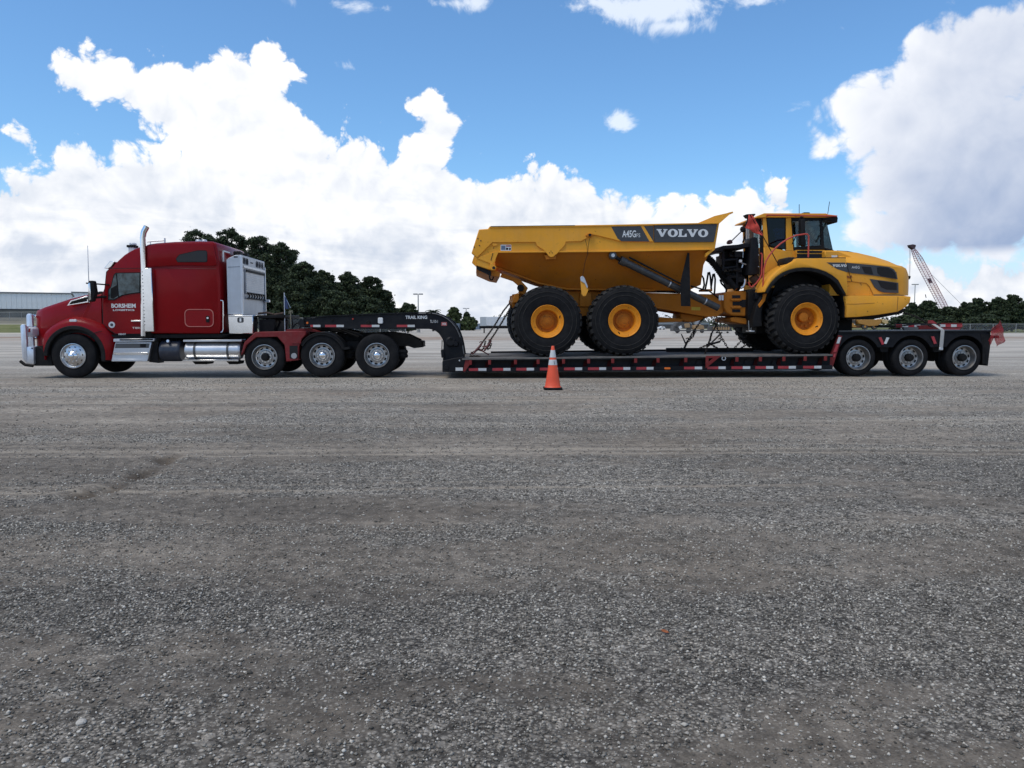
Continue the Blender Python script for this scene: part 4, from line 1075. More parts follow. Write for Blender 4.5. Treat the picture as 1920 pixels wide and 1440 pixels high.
# polished bumper and animal guard
BUMP = mat('dulled_guard_aluminium', (.72, .75, .80), .38, .75, dust=.1, var=.12, scale=5)
bm_ = T.part('bumper', MB().prism(poly([(39.5, 650), (62, 650), (62.5, 683.5), (48, 682), (40, 672)], WT), WT + .02, WF - .02), BUMP, bevel=.03, seg=2)
T.part('bumper_bolt', MB().disc(P(59.5, 653, WT)[0], WT + .008, P(59.5, 653, WT)[1], .018, 10, .012), BLK, parent=bm_)
gp = poly([(37.2, 612), (38.5, 608.8), (42, 607.8), (46, 609), (47.6, 613), (49.5, 640), (50, 678), (42, 674), (39.5, 650)], WT)
gp2 = poly([(48.2, 592), (50, 588.3), (55, 587.6), (58.6, 589.5), (60, 596), (62.5, 640), (63, 655), (50, 655), (49.5, 625)], WT + .42)
for y in (WT + .0, WF - .1): T.part('guard_wing', MB().prism(gp, y, y + .10), BUMP, bevel=.025, seg=2)
for y in (WT + .42, WF - .5): T.part('guard_upright', MB().prism(gp2, y, y + .09), BUMP, bevel=.025, seg=2)
for (px, py, wdt) in ((54, 592.5, .035), (55, 614, .035), (56, 634, .035)):
    x_, z_ = P(px, py, WT + .42); T.part('guard_bar', MB().tube([(x_, WT + .45, z_), (x_, WF - .45, z_)], wdt, 10), CHR)
x_, z_ = P(44, 614, WT)
T.part('guard_bar', MB().tube([(x_, WT + .03, z_), (x_ + .03, WT + .46, z_ - .02)], .035, 10), CHR)
T.part('guard_bar', MB().tube([(x_, WF - .03, z_), (x_ + .03, WF - .46, z_ - .02)], .035, 10), CHR)
T.part('marker_lamp', MB().prism(poly([(48.8, 616), (51, 616), (51, 623), (48.8, 623)], WT), WT + .1, WT + .16), LENSR)
T.part('tow_hook', MB().tube([(*P(38, 677, 1.0)[:1], 1.0, P(38, 677, 1.0)[1]), (P(47, 684, 1.0)[0], 1.0, P(47, 684, 1.0)[1]), (P(62, 686, 1.0)[0], 1.0, P(62, 686, 1.0)[1])], .04, 6), BLK)
# mirrors
for yy, yb in ((WT - .28, WT + .10), (WF + .28, WF - .10)):
    mpoly = poly([(165.2, 528), (166.6, 526.2), (173.8, 526), (175.2, 528), (178.6, 548.5), (173.5, 565), (166, 566), (164.6, 563)], WT - .36)
    mo_ = T.part('mirror', MB().prism(mpoly, yy - .08, yy + .08), BLK, bevel=.03, seg=2)
    cpoly = poly([(164.4, 530), (169.0, 529), (171, 562), (165, 565)], WT - .37)
    T.part('mirror_shell', MB().prism(cpoly, yy - .09, yy + .09), CHR, parent=mo_, bevel=.03, seg=2)
    T.part('mirror_arm', MB().tube([(P(174, 560, WT)[0], yy, P(174, 560, WT)[1]), (P(196, 556, WT)[0], yb, P(196, 556, WT)[1])], .03, 6), BLK, parent=mo_)
    T.part('mirror_stay', MB().tube([(P(172, 532, WT)[0], yy, P(172, 532, WT)[1]), (P(203, 534, WT)[0], yb, P(203, 534, WT)[1])], .018, 6), BLK, parent=mo_)
T.part('antenna', MB().tube([(P(175, 568, WT)[0], WT - .2, P(175, 568, WT)[1]), (P(171.8, 462, WT)[0], WT - .2, P(171.8, 462, WT)[1])], .012, 5, r2=.007), ALU)
# roof furniture
x0, z0 = P(249, 478, 1.3); T.part('roof_camera_mast', MB().box(x0 - .07, x0 + .08, 1.2, 1.4, z0 - .05, P(249, 464, 1.3)[1]), WHITE, bevel=.015)
T.part('roof_camera', MB().box(x0 - .10, x0 + .10, 1.18, 1.42, P(249, 464.5, 1.3)[1], P(249, 460, 1.3)[1]), BLK, bevel=.01)
T.part('roof_lamp', MB().box(x0 - .05, x0 + .08, 1.22, 1.38, P(249, 460, 1.3)[1], P(249, 455.5, 1.3)[1]), LENSW, bevel=.015)
for k in range(5): T.part('roof_marker_lamp', MB().box(P(228, 482, WT + .1)[0] - .05, P(228, 482, WT + .1)[0] + .07, WT + .35 + k * .42, WT + .43 + k * .42, P(228, 482, WT + .1)[1] - .02, P(228, 482, WT + .1)[1] + .04), AMB, bevel=.01)
rp = [(276, 453.5), (290, 452.2), (309, 451)]
T.part('roof_rail', MB().tube([(P(a, b_, 1.0)[0], 1.0, P(a, b_, 1.0)[1]) for a, b_ in rp], .014, 6).tube([(P(282, 453, 1.0)[0], 1.0, P(282, 452.5, 1.0)[1]), (P(282, 460, 1.0)[0], 1.0, P(282, 461, 1.0)[1])], .012, 5).tube([(P(309, 446.5, 1.0)[0], 1.0, P(309, 446.5, 1.0)[1]), (P(309, 456, 1.0)[0], 1.0, P(309, 457, 1.0)[1])], .022, 6), ALU)
for px in (372, 383): 
    x0, z0 = P(px, 453, 1.4); T.part('roof_horn', MB().box(x0 - .06, x0 + .06, 1.35, 1.45, z0 - .05, z0 + .05), ALU, bevel=.02)
# exhaust stack
sx, _ = P(269.3, 480, WT); wy = WT - .02
pts_ = [(P(269.3, 620, WT)[0], wy, P(269.3, 630, WT)[1]), (sx, wy, P(269, 503, WT)[1]), (sx, wy, P(269, 446, WT)[1])]
for px, py in ((269.2, 441.5), (269.8, 437), (271.3, 433), (273.6, 429.2), (275.6, 425)): pts_.append((P(px, py, WT)[0], wy, P(px, py, WT)[1]))
st = T.part('exhaust_stack', MB().tube(pts_, .066, 16), CHR)
e0 = Vector(pts_[-1]); e1 = Vector(pts_[-2]); dd = (e0 - e1).normalized()
T.part('stack_mouth', MB().tube([e0 - dd * .01, e0 + dd * .006], .054, 14), DARK, parent=st)
shp = poly([(265.5, 503.3), (284.3, 502.2), (289.3, 621.8), (271.0, 621.8)], WT - .06)
sh_o = T.part('heat_shield', MB().prism(shp, WT - .085, WT - .05), CHR, parent=st, bevel=.012)
T.part('heat_shield_back', MB().prism(poly([(275, 504), (284, 503), (289, 620), (280, 620)], WT), WT - .05, WT + .08), CHR, parent=st)
hol = MB()
for k in range(16):
    hx, hz = P(267.4 + .36 * k * .9, 510 + k * 6.6, WT - .06); hol.disc(hx, WT - .0872, hz, .012, 8, .003)
T.part('shield_slots', hol, DARK, parent=st, kind='stuff')
T.part('exhaust_elbow', MB().tube([(P(277, 620, WT)[0], WT + .05, P(277, 620, WT)[1]), (P(279, 629, WT)[0], WT + .08, P(279, 629, WT)[1]), (P(279, 634, WT)[0], WT + .4, P(279, 634, WT)[1])], .075, 12), BLK, parent=st)
# sleeper window, locker, grab handle
sw = poly([(331, 486), (334, 481.5), (337.5, 478), (371.5, 470.3), (386, 470.6), (388, 473), (388.4, 489), (386.5, 490.8), (334, 491)], WT)
swo = T.part('sleeper_window', MB().prism(grow(sw, .012), WT - .017, WT + .02), PLA)
T.part('pane', MB().prism(sw, WT - .022, WT - .010), DGL, parent=swo)
(lx0, lz0), (lx1, lz1) = P(347.6, 612, WT), P(399, 580.5, WT)
lk_o = T.part('locker_door', MB().prism(rr(lx0, lx1, lz0, lz1, .10), WT + .004, WT + .03), RED, bevel=.008)
T.part('locker_gasket', MB().ring(rr(lx0 - .012, lx1 + .012, lz0 - .012, lz1 + .012, .11), rr(lx0 + .004, lx1 - .004, lz0 + .004, lz1 - .004, .10), WT - .002, WT + .016), mat('pink_seal', (.50, .16, .13), .6), parent=lk_o)
lx, lz = P(389, 597.8, WT)
T.part('latch', MB().prism(rr(lx - .035, lx + .045, lz - .085, lz + .07, .02), WT - .014, WT + .006), BLK, parent=lk_o, bevel=.005)
T.part('latch_button', MB().disc(lx + .01, WT - .026, lz + .02, .024, 12, .012), WHITE, parent=lk_o)
gh = [(413.6, 563.2), (417.2, 563.6), (418.2, 566), (418.7, 590), (418.9, 617), (417, 622), (414, 623)]
T.part('grab_handle', MB().tube([(P(a, b_, WT + .04)[0], WT + .04, P(a, b_, WT + .04)[1]) for a, b_ in gh], .014, 8), CHR)
xr = P(414.5, 560, WT)[0]
T.part('rear_light_strip', MB().box(xr + .0, xr + .02, WT + .2, WT + .26, P(410, 489, WT)[1], P(410, 467.5, WT)[1]).box(xr, xr + .02, WT + .2, WT + .75, P(410, 470, WT)[1], P(410, 467.5, WT)[1]), WHITE)
T.part('seam_line', MB().tube([(P(a, b_, WT)[0], WT + .018, P(a, b_, WT)[1]) for a, b_ in ((274, 503), (300, 502), (345, 503.3), (405, 504))], .006, 5), mat('red_seam', (.14, .006, .01), .4))
T.part('work_lamp', MB().box(xr + .02, xr + .2, WT + 1.0, WT + 1.25, P(414, 480, 1.4)[1], P(414, 470, 1.4)[1]), BLK, bevel=.02)
T.part('work_lamp', MB().box(xr + .02, xr + .2, WT + 1.6, WT + 1.85, P(414, 480, 1.4)[1], P(414, 470, 1.4)[1]), BLK, bevel=.02)
T.part('rear_cable_bundle', MB().tube([(xr + .1, 1.6, 2.1), (xr + .2, 1.4, 1.6), (xr + .6, 1.5, 1.3)], .03, 6), RUB)
T.part('faint_print', text_mb('TAMPA FL', *[P(304, 613, WT)[0], P(328, 613, WT)[0]], P(304, 615, WT)[1], P(304, 609, WT)[1], WT + .018), mat('dull_print', (.08, .02, .02), .5)) if False else None
# silver equipment cabinet with roller door on its rear face
CW0, CW1 = WT + .12, WF - .20
cp = poly([(424.3, 487), (429, 483.5), (441, 478.3), (452, 477.5), (452.3, 589.5), (427, 589.8)], CW0)
xc = cp[3][0]
cb = T.part('equipment_cabinet', MB().prism(cp, CW0, CW1), ALUW, bevel=.008)
zt_, zb_ = cp[3][1], cp[4][1]
T.part('cabinet_seam', MB().prism(poly([(427, 500.5), (450, 499.6), (450, 500.4), (427, 501.3)], CW0), CW0 - .004, CW0 + .01), GREYP, parent=cb)
T.part('cabinet_edge_trim', MB().box(xc - .03, xc + .022, CW0 - .012, CW0 + .05, zb_, zt_ - .02), ALU, parent=cb, bevel=.005)
T.part('cabinet_edge_trim', MB().box(xc - .03, xc + .022, CW1 - .05, CW1 + .012, zb_, zt_ - .16), ALU, parent=cb, bevel=.005)
T.part('cabinet_handhole', MB().prism(rr(*[P(438, 0 + 482, CW0)[0], P(446, 482, CW0)[0]], P(440, 483, CW0)[1], P(440, 480.6, CW0)[1], .012), CW0 - .003, CW0 + .002), DARK, parent=cb)
for k, yy in enumerate([.10, .24, .38, .50] + [.78, .86, .94] + [1.30, 1.44, 1.60, 1.76, 1.92]):
    small = 4 <= k <= 6; ry, rz_ = (.025, .015) if small else (.045, .085)
    y = CW0 + yy + .06; z = zt_ - .13
    vv = [(xc + .006, y + ry * math.cos(2 * math.pi * j / 12), z + rz_ * math.sin(2 * math.pi * j / 12)) for j in range(12)]
    T.part('oval_hole', MB().add(vv + [(a - .008, b_, c_) for a, b_, c_ in vv], [tuple(range(12)), tuple(range(23, 11, -1))] + [(j, (j + 1) % 12, 12 + (j + 1) % 12, 12 + j) for j in range(12)]), DARK, parent=cb)
dz1, dz0 = zt_ - .30, zb_ + .02
T.part('cabinet_header', MB().box(xc, xc + .03, CW0 + .1, CW1 - .1, dz1 + .0, dz1 + .05), ALU, parent=cb)
fr_ = T.part('roller_door', MB().box(xc, xc + .012, CW0 + .30, CW1 - .16, dz0 + .50, dz1 - .02), ALU)
nsl = 12
for k in range(nsl):
    hgt = (dz1 - dz0 - .56) / nsl
    T.part('slat', MB().box(xc + .012, xc + .022, CW0 + .33, CW1 - .19, dz0 + .53 + k * hgt + .006, dz0 + .53 + (k + 1) * hgt - .006), ALUW, parent=fr_)
T.part('door_bar', MB().box(xc + .024, xc + .045, CW0 + .30, CW1 - .14, dz1 - .09, dz1 - .03), BLK, parent=fr_)
rk = T.part('chain_rack', MB().box(xc + .012, xc + .04, CW0 + .38, CW1 - .12, dz0 + .37, dz0 + .40).box(xc + .012, xc + .04, CW0 + .38, CW1 - .12, dz0 + .50, dz0 + .53), BLK)
for k in range(7): T.part('hook', MB().tube([(xc + .03, CW0 + .42 + k * .24, dz0 + .52), (xc + .06, CW0 + .45 + k * .24, dz0 + .45), (xc + .03, CW0 + .48 + k * .24, dz0 + .40)], .018, 5), BLK, parent=rk)
T.part('cabinet_lamp', MB().box(xc, xc + .12, CW1 - .1, CW1 + .05, zb_ + .35, zb_ + .42), LENSW, bevel=.01)
# lower chrome box with its number plate
bp_ = poly([(427, 590.4), (474.3, 590.4), (474.3, 625.3), (429.5, 625.6)], WT + .03)
bx_o = T.part('tool_box', MB().prism(bp_, WT + .03, WT + .45), CHR, bevel=.012)
nx_, nz_ = P(450.3, 600, WT)
T.part('number_patch', MB().prism(rr(nx_ - .075, nx_ + .075, nz_ - .065, nz_ + .065, .035), WT + .024, WT + .03), GREYP, parent=bx_o)
T.part('number', text_mb('1', nx_ - .022, nx_ + .022, nz_ - .04, nz_ + .04, WT + .0235, weight=.02), WHITE, parent=bx_o)
T.part('tool_box_lid_seam', MB().prism(poly([(428, 593), (473.5, 593), (473.5, 593.8), (428, 593.8)], WT + .03), WT + .025, WT + .03), GREYP, parent=bx_o)
# deck plates, hoses behind the cabinet
T.part('deck_frame', MB().prism(poly([(484, 592), (534, 590), (534, 596), (484, 597)], .9), .9, 2.6), BLK, bevel=.01)
T.part('rear_bulkhead', MB().prism(poly([(486, 599), (516, 599), (512, 622), (486, 622)], .95), .95, 2.5), BLK)
for k, pl in enumerate(([(484, 588), (500, 586), (515, 590), (532, 587)], [(484, 594), (502, 595), (517, 588), (533, 593)], [(500, 597), (512, 600), (508, 615), (505, 623)], [(516, 596), (521, 604), (515, 618), (512, 624)], [(485, 596), (510, 598), (533, 600)])):
    T.part('hose', MB().tube([(P(a, b_, 1.0)[0], 1.0 + .08 * k, P(a, b_, 1.0)[1]) for a, b_ in pl], .026 if k != 2 else .06, 7), (RUST if k == 0 else (mat('grey_hose', (.07, .07, .068), .6) if k == 2 else RUB)))
for k, pl in enumerate(([(536, 597), (538.5, 601), (537.5, 612), (536, 620)], [(543, 600), (545, 596), (547, 605), (546, 620)], [(546, 614), (550, 608), (556, 605), (562, 604.5)], [(551, 623), (557, 616), (559, 611), (564, 607)])):
    T.part('air_line', MB().tube([(P(a, b_, 1.3)[0], 1.3 + .1 * k, P(a, b_, 1.3)[1]) for a, b_ in pl], .016, 6), RUB)
# steps, tanks
T.part('top_step', MB().prism(poly([(212, 635), (289, 634.5), (288.5, 640), (212, 641.2)], WT), WT + .01, WT + .45), ALU, bevel=.008)
T.part('top_step_tread', MB().prism(poly([(224, 636), (287, 635.4), (287, 638), (224, 638.6)], WT), WT + .004, WT + .02), DARK)
sb = T.part('step_box', MB().prism(poly([(215.5, 641.6), (283.5, 641.6), (276.6, 677.8), (207.8, 677.8)], WT + .02), WT + .03, WT + .5), ALU, bevel=.012)
T.part('step_recess', MB().prism(poly([(216, 644), (279.5, 644), (278.0, 652.5), (214.5, 653)], WT), WT + .024, WT + .035), mat('shaded_tread', (.10, .10, .10), .5, .6), parent=sb)
T.part('step_recess', MB().prism(poly([(214, 655.0), (277.6, 655.0), (276.6, 659.5), (213, 659.8)], WT), WT + .026, WT + .035), ALUW, parent=sb)
T.part('step_tread', MB().prism(poly([(213, 660.5), (277, 660.5), (276.0, 665), (212.4, 665.2)], WT), WT + .0, WT + .035), CHR, parent=sb, bevel=.006)
T.part('step_tread', MB().prism(poly([(210, 673), (276.8, 673), (276.2, 677.5), (209, 677.6)], WT), WT + .0, WT + .035), ALU, parent=sb, bevel=.006)
T.part('step_label', MB().prism(poly([(262, 645), (273, 645), (273, 651), (262, 651)], WT), WT + .020, WT + .024), BLK, parent=sb)
T.part('step_bracket', MB().prism(poly([(284, 641), (296, 640), (293, 660), (296, 681), (278, 679)], WT + .1), WT + .15, WT + .5), BLK)
def htank(name, pa, pb, ptop, pbot, m_, wd, bands=(), bw=.05):
    (xa_, zt1), (xb_, zb1) = P(pa, ptop, wd), P(pb, pbot, wd); r_ = (zt1 - zb1) / 2; zc = (zt1 + zb1) / 2; yc = wd + r_
    mb = MB(); n = 28; prf = [(xa_, 0), (xa_, r_ * .9), (xa_ + .03, r_ * .985), (xa_ + .06, r_), (xb_ - .06, r_), (xb_ - .03, r_ * .985), (xb_, r_ * .9), (xb_, 0)]
    v = []; f = []
    for x_, rr_ in prf:
        for k in range(n): v.append((x_, yc + rr_ * math.cos(2 * math.pi * k / n), zc + rr_ * math.sin(2 * math.pi * k / n)))
    for i in range(len(prf) - 1):
        for k in range(n): f.append((i * n + k, i * n + (k + 1) % n, (i + 1) * n + (k + 1) % n, (i + 1) * n + k))
    tk = T.part(name, mb.add(v, f), m_, ang=50)
    for pb_ in bands:
        xb2 = P(pb_, ptop, wd)[0]; v = []; f = []
        for x_, rr_ in ((xb2 - bw / 2, r_ + .001), (xb2 - bw / 2, r_ + .012), (xb2 + bw / 2, r_ + .012), (xb2 + bw / 2, r_ + .001)):
            for k in range(n): v.append((x_, yc + rr_ * math.cos(2 * math.pi * k / n), zc + rr_ * math.sin(2 * math.pi * k / n)))
        for i in range(3):
            for k in range(n): f.append((i * n + k, i * n + (k + 1) % n, (i + 1) * n + (k + 1) % n, (i + 1) * n + k))
        T.part('tank_strap', MB().add(v, f), mat('strap_steel', (.10, .10, .10), .5, .6), parent=tk)
    return tk
htank('def_tank', 296, 336, 638.5, 678.5, NAVY, WT + .03)
x_, z_ = P(314, 641, WT); T.part('tank_cap', MB().tube([(x_, WT + .1, z_), (x_, WT + .02, z_ + .02)], .035, 12), ALU)
htank('fuel_tank', 344.5, 449.5, 641.5, 674, ALU, WT + .02, (363.3, 425.5))
T.part('tank_step', MB().prism(poly([(343, 637), (453, 636.5), (453, 640.5), (343, 641.2)], WT), WT + .0, WT + .4), ALU, bevel=.008)
T.part('tank_step', MB().prism(poly([(342, 674.2), (447, 674.2), (447, 677.4), (342, 677.6)], WT), WT + .0, WT + .2), CHR, bevel=.006)
ub = MB()
for a, b_ in ((360, 390), (424, 448)): ub.prism(poly([(a, 677), (b_, 677), (b_ - 2, 683), (a + 6, 683)], WT + .4), WT + .4, WT + .9)
T.part('under_brackets', ub, BLK, kind='stuff')
T.part('chassis_fill', MB().prism(poly([(195, 634), (460, 630), (460, 650), (215, 655)], WT + .7), WT + .7, WF - .7), BLK)
T.part('engine_block', MB().box(X(150, 1.4), X(215, 1.4), 1.2, 2.3, .55, 1.1), BLK)
T.part('front_cross_beam', MB().prism(poly([(88, 655), (215, 655), (215, 664), (92, 676)], 1.1), 1.15, 2.3), BLK)
# pusher axle wings (red)
pfr = poly([(451.5, 667), (458, 642), (479, 622.3), (546.5, 621), (573, 621.5), (573, 627.5), (566, 635), (560.5, 650), (559.5, 675.5), (536.5, 678), (533.5, 647), (520, 631.5), (480, 632.3), (462, 647), (456.5, 660)], WT - .03)
for y0 in (WT - .03, WF - .55):
    pw = T.part('axle_wing', MB().prism(pfr, y0, y0 + .58), REDM, bevel=.012)
(hx0, hz0), (hx1, hz1) = P(543.8, 672, WT), P(558.5, 648, WT)
T.part('wing_recess', MB().box(hx0, hx1, WT - .036, WT, hz0, hz1), DARK)
T.part('wing_ridge', MB().box(P(547, 640, WT)[0], P(565, 640, WT)[0], WT - .05, WT - .03, P(547, 643.5, WT)[1], P(547, 640.5, WT)[1]), REDM)
T.part('light_box', MB().tube([(P(552, 668, WT)[0], WT - .05, P(552, 667, WT)[1]), (P(552, 668, WT)[0], WT + .0, P(552, 667, WT)[1])], .07, 10), mat('grey_lamp', (.35, .35, .35), .4))
T.part('deck_edge', MB().prism(poly([(536, 618), (580, 615), (600, 622), (536, 622)], .9), .9, 2.5), REDM)
# black quarter fender over the first drive axle
dx, dz = P(604, 668, WT)
rf = X(650, WT) - X(604, WT)
fo = arc(dx, dz, rf, 152, 20, 20); fi = arc(dx, dz, rf - .035, 152, 20, 20)
T.part('quarter_fender', MB().prism(fo + fi[::-1], WT - .02, WT + .62), PLA, bevel=.01)
T.part('quarter_fender', MB().prism(fo + fi[::-1], WF - .62, WF + .02), PLA, bevel=.01)
T.part('fender_edge', MB().prism(arc(dx, dz, rf - .035, 152, 20, 20) + arc(dx, dz, rf - .075, 20, 152, 20), WT - .03, WT + .01), PLA)
T.part('fender_tip', MB().prism(poly([(643, 652), (655.5, 650), (656, 654.5), (644, 656)], WT), WT - .02, WT + .62), RUB)
# fifth wheel
T.part('fifth_wheel', MB().prism(poly([(581, 613.5), (640, 616), (672, 624), (668, 627), (620, 622), (590, 618)], 1.0), 1.1, 2.3), BLK, bevel=.015)
T.part('ramp_rail', MB().tube([(P(634, 617, .95)[0], .95, P(634, 617, .95)[1]), (P(672, 632, .95)[0], .95, P(672, 632, .95)[1])], .03, 6).tube([(P(640, 616, .8)[0], .8, P(640, 616, .8)[1]), (P(680, 630, .8)[0], .8, P(680, 630, .8)[1])], .03, 6), BLK)
# rolled blue flag standing behind the truck's deck
F = Thing('flag', 'furled dark blue flag on a thin pole behind the silver cabinet', 'flag', (P(533.5, 620, 1.0)[0], 1.0, P(533.5, 621, 1.0)[1]))
px_ = P(534, 600, 1.0)[0]
F.part('pole', MB().tube([(px_, 1.0, P(534, 622, 1.0)[1]), (px_, 1.0, P(534, 548.5, 1.0)[1])], .014, 6), ALU)
cl = poly([(533.6, 556), (536.5, 558), (541.5, 579), (540, 580), (533.6, 578)], 1.0)
F.part('cloth', MB().prism(cl, .985, 1.015), BLUEF, bevel=.006)
F.part('strut', MB().tube([(px_, 1.0, P(534, 553, 1.0)[1]), (P(544, 577.5, 1.0)[0], 1.02, P(544, 577.5, 1.0)[1])], .010, 5), ALU)
q_ = Thing('hose_hanger', 'small pole with looped hose hanger between cabinet and trailer neck', 'hanger', (P(545, 620, 1.2)[0], 1.2, P(545, 621, 1.2)[1]))
hx = P(545, 600, 1.2)[0]
q_.part('pole', MB().tube([(hx, 1.2, P(545, 622, 1.2)[1]), (hx, 1.2, P(545, 584, 1.2)[1])], .016, 6), mat('yellowed_pole', (.28, .26, .18), .6))
q_.part('hook', MB().tube([(P(a, b_, 1.2)[0], 1.2, P(a, b_, 1.2)[1]) for a, b_ in ((542, 588), (542.5, 583), (545, 584), (547.8, 582.5), (548, 587))], .014, 6), mat('yellowed_hook', (.28, .26, .18), .6))
# ------------------------------------------------------------------ lowboy trailer
TW0, TW1 = .0, 3.40
TM = (TW0 + TW1) / 2
T = Thing('lowboy_trailer', 'long black lowboy trailer with arched neck and red outriggers carrying the yellow dump truck', 'trailer', (P(1200, 690, 0)[0], TM, 0))
NW = .55
neck = [(568, 597.5), (622.5, 593.3), (697, 590.2), (773.4, 587.6), (800, 587.0), (811, 587.2), (821, 588.8), (831, 592.6), (841.3, 598.5), (848.5, 605), (854.4, 612.2), (859, 620), (863, 629.7), (866, 639), (868.6, 650), (871.5, 668), (871.5, 676), (830.3, 676), (831.2, 655), (831.4, 642.8), (829.8, 636), (827, 631.3), (822.5, 625), (817.2, 620.8), (811, 618), (804, 616.8), (653, 616.6), (581, 613.3), (569, 610)]
nk = poly(neck, NW)
for y in (NW, 2 * TM - NW - .12):
    T.part('neck_beam', MB().prism(nk, y, y + .12), BLKT, bevel=.008)
tops = poly(neck[0:16], NW)
v = [(a, NW - .03, b_ + .006) for a, b_ in tops] + [(a, NW + .16, b_ + .006) for a, b_ in tops] + [(a, NW + .16, b_ + .028) for a, b_ in tops] + [(a, NW - .03, b_ + .028) for a, b_ in tops]
def strip(v_, n):
    f = []
    for r_ in range(4):
        s_ = (r_ + 1) % 4
        for i in range(n - 1): f.append((r_ * n + i, r_ * n + i + 1, s_ * n + i + 1, s_ * n + i))
    f += [(0, n, 2 * n, 3 * n), (n - 1, 2 * n - 1, 3 * n - 1, 4 * n - 1)]
    return f
T.part('neck_flange', MB().add(v, strip(v, len(tops))), BLKT)
v2 = [(a, b2 + (2 * TM - 2 * NW - .13), c_) for a, b2, c_ in v]
T.part('neck_flange', MB().add(v2, strip(v2, len(tops))), BLKT)
edge = poly([(811, 587.4), (821, 589), (831, 592.8), (841.3, 598.7), (848.5, 605.2), (854.4, 612.4), (859, 620.2), (863, 629.9), (866, 639.2), (868.6, 650.2), (871, 664)], NW)
T.part('neck_edge_wear', MB().tube([(a - .012, NW - .032, b_) for a, b_ in edge], .010, 5), mat('worn_edge_steel', (.20, .20, .20), .5, .5))
for px0, px1 in ((590, 606), (700, 716), (790, 806)):
    T.part('neck_cross_tube', MB().box(P(px0, 600, NW)[0], P(px1, 600, NW)[0], NW + .12, 2 * TM - NW - .12, P(600, 609, NW)[1], P(600, 600, NW)[1]), BLKT)
T.part('neck_deck', MB().prism(poly([(640, 592.5), (790, 588.0), (790, 589.6), (640, 594.2)], NW), NW + .5, 2 * TM - NW - .5), BLKT)
T.part('kingpin_plate', MB().prism(poly([(575, 609), (690, 612), (690, 616), (577, 613.5)], 1.2), 1.1, 2.3), BLKT)
T.part('front_bumper_roll', MB().tube([(P(567, 605, NW)[0], NW, P(567, 606, NW)[1]), (P(567, 605, NW)[0], 2 * TM - NW, P(567, 606, NW)[1])], .10, 10), BLKT)
lettering(T, 'neck_lettering', 'TRAIL KING', (760.3, 598.0), (801, 591.8), NW - .001, WHITE, weight=.03)
lettering(T, 'neck_lettering', 'TL110-1', (806.3, 605.3), (820.8, 599.9), NW - .001, WHITE)
(a0_, b0_), (a1_, b1_) = P(827.5, 610.8, NW), P(838, 604, NW)
sg_ = T.part('red_sign', MB().prism(rr(a0_, a1_, b0_, b1_, .01), NW - .008, NW), mat('faded_red_sign', (.42, .10, .09), .5))
T.part('sign_print', text_mb('WIDE', a0_ + .02, a1_ - .02, b0_ + .02, b1_ - .02, NW - .009, weight=.02), WHITE, parent=sg_)
(a0_, b0_), (a1_, b1_) = P(709, 606.8, NW), P(718.2, 595.6, NW)
T.part('document_box', MB().prism(rr(a0_, a1_, b0_, b1_, .03), NW - .05, NW), WHITE, bevel=.01)
for (px, py, m_, r_) in ((576.5, 605.5, AMB, .028), (661.8, 598, LENSR, .022), (690.5, 604.5, BLK, .055), (623, 600.5, BLK, .03)):
    a_, b_ = P(px, py, NW); T.part('side_lamp' if m_ is not BLK else 'cap', MB().lathe([(0, -.03), (r_ * .8, -.03), (r_, -.01), (r_, .0)], a_, NW, b_, 14), m_)
TAPE_N = [(582, 587, 600.7), (609.6, 630.7, 644.6), (676.5, 697, 711.3), (744, 764, 777.7)]
for r0, r1, w1_ in TAPE_N:
    for c0, c1, m_, nm in ((r0, r1, TAPER, 'red_tape'), (r1 + .2, w1_, TAPEW, 'white_tape')):
        (a0_, b0_), (a1_, b1_) = P(c0, 613.2, NW), P(c1, 609.0, NW)
        T.part(nm, MB().box(a0_, a1_, NW - .004, NW, b0_, b1_), m_)
# neck lower pivot details
for px, py, r_ in ((845, 641, .13), (855, 645, .07), (846, 636, .06)):
    a_, b_ = P(px, py, NW); T.part('pivot_boss', MB().lathe([(0, -.05), (r_ * .7, -.05), (r_, -.02), (r_, 0)], a_, NW, b_, 16), BLKT)
T.part('lock_bracket', MB().prism(poly([(862, 632), (866, 633), (869, 645), (866, 648), (863, 640)], NW - .05), NW - .06, NW), BLKT, bevel=.006)
T.part('hinge_block', MB().prism(poly([(826.5, 656), (832, 655), (833, 670), (828, 671)], NW), NW - .08, NW + .2), BLKT, bevel=.01)
T.part('chain_dangle', MB().tube([(P(829, 638, NW)[0], NW - .02, P(829, 638, NW)[1]), (P(828.5, 657, NW)[0], NW - .02, P(828.5, 657, NW)[1])], .012, 5), CHAINM)
# deck: front transition block, side frame
ft = poly([(829.3, 677.0), (852, 671.5), (868, 669.8), (873, 671.5), (884, 672), (876, 698), (829.3, 697.6)], TW0 + .02)
for y in (TW0 + .02, TW1 - .22): T.part('front_block', MB().prism(ft, y, y + .2), BLKT, bevel=.012)
T.part('front_header', MB().prism(poly([(829.3, 677), (868, 669.8), (872, 690), (831, 694)], TW0), TW0 + .2, TW1 - .2), BLKT)
a_, b_ = P(837, 689, TW0); T.part('bolt_boss', MB().lathe([(0, -.02), (.05, -.02), (.06, 0)], a_, TW0 + .02, b_, 12), BLKT)
a_, b_ = P(861.5, 676, TW0); T.part('bolt_boss', MB().lathe([(0, -.01), (.02, -.01), (.02, 0)], a_, TW0 + .02, b_, 8), ALU)
(dx0, dzt0), (dx1, dzt1) = P(862, 672.2, 0), P(1563, 664.2, 0)
dzb0, dzb1 = P(862, 697.6, 0)[1], P(1563, 692.5, 0)[1]
def zl(x, a, b): return a + (b - a) * (x - dx0) / (dx1 - dx0)
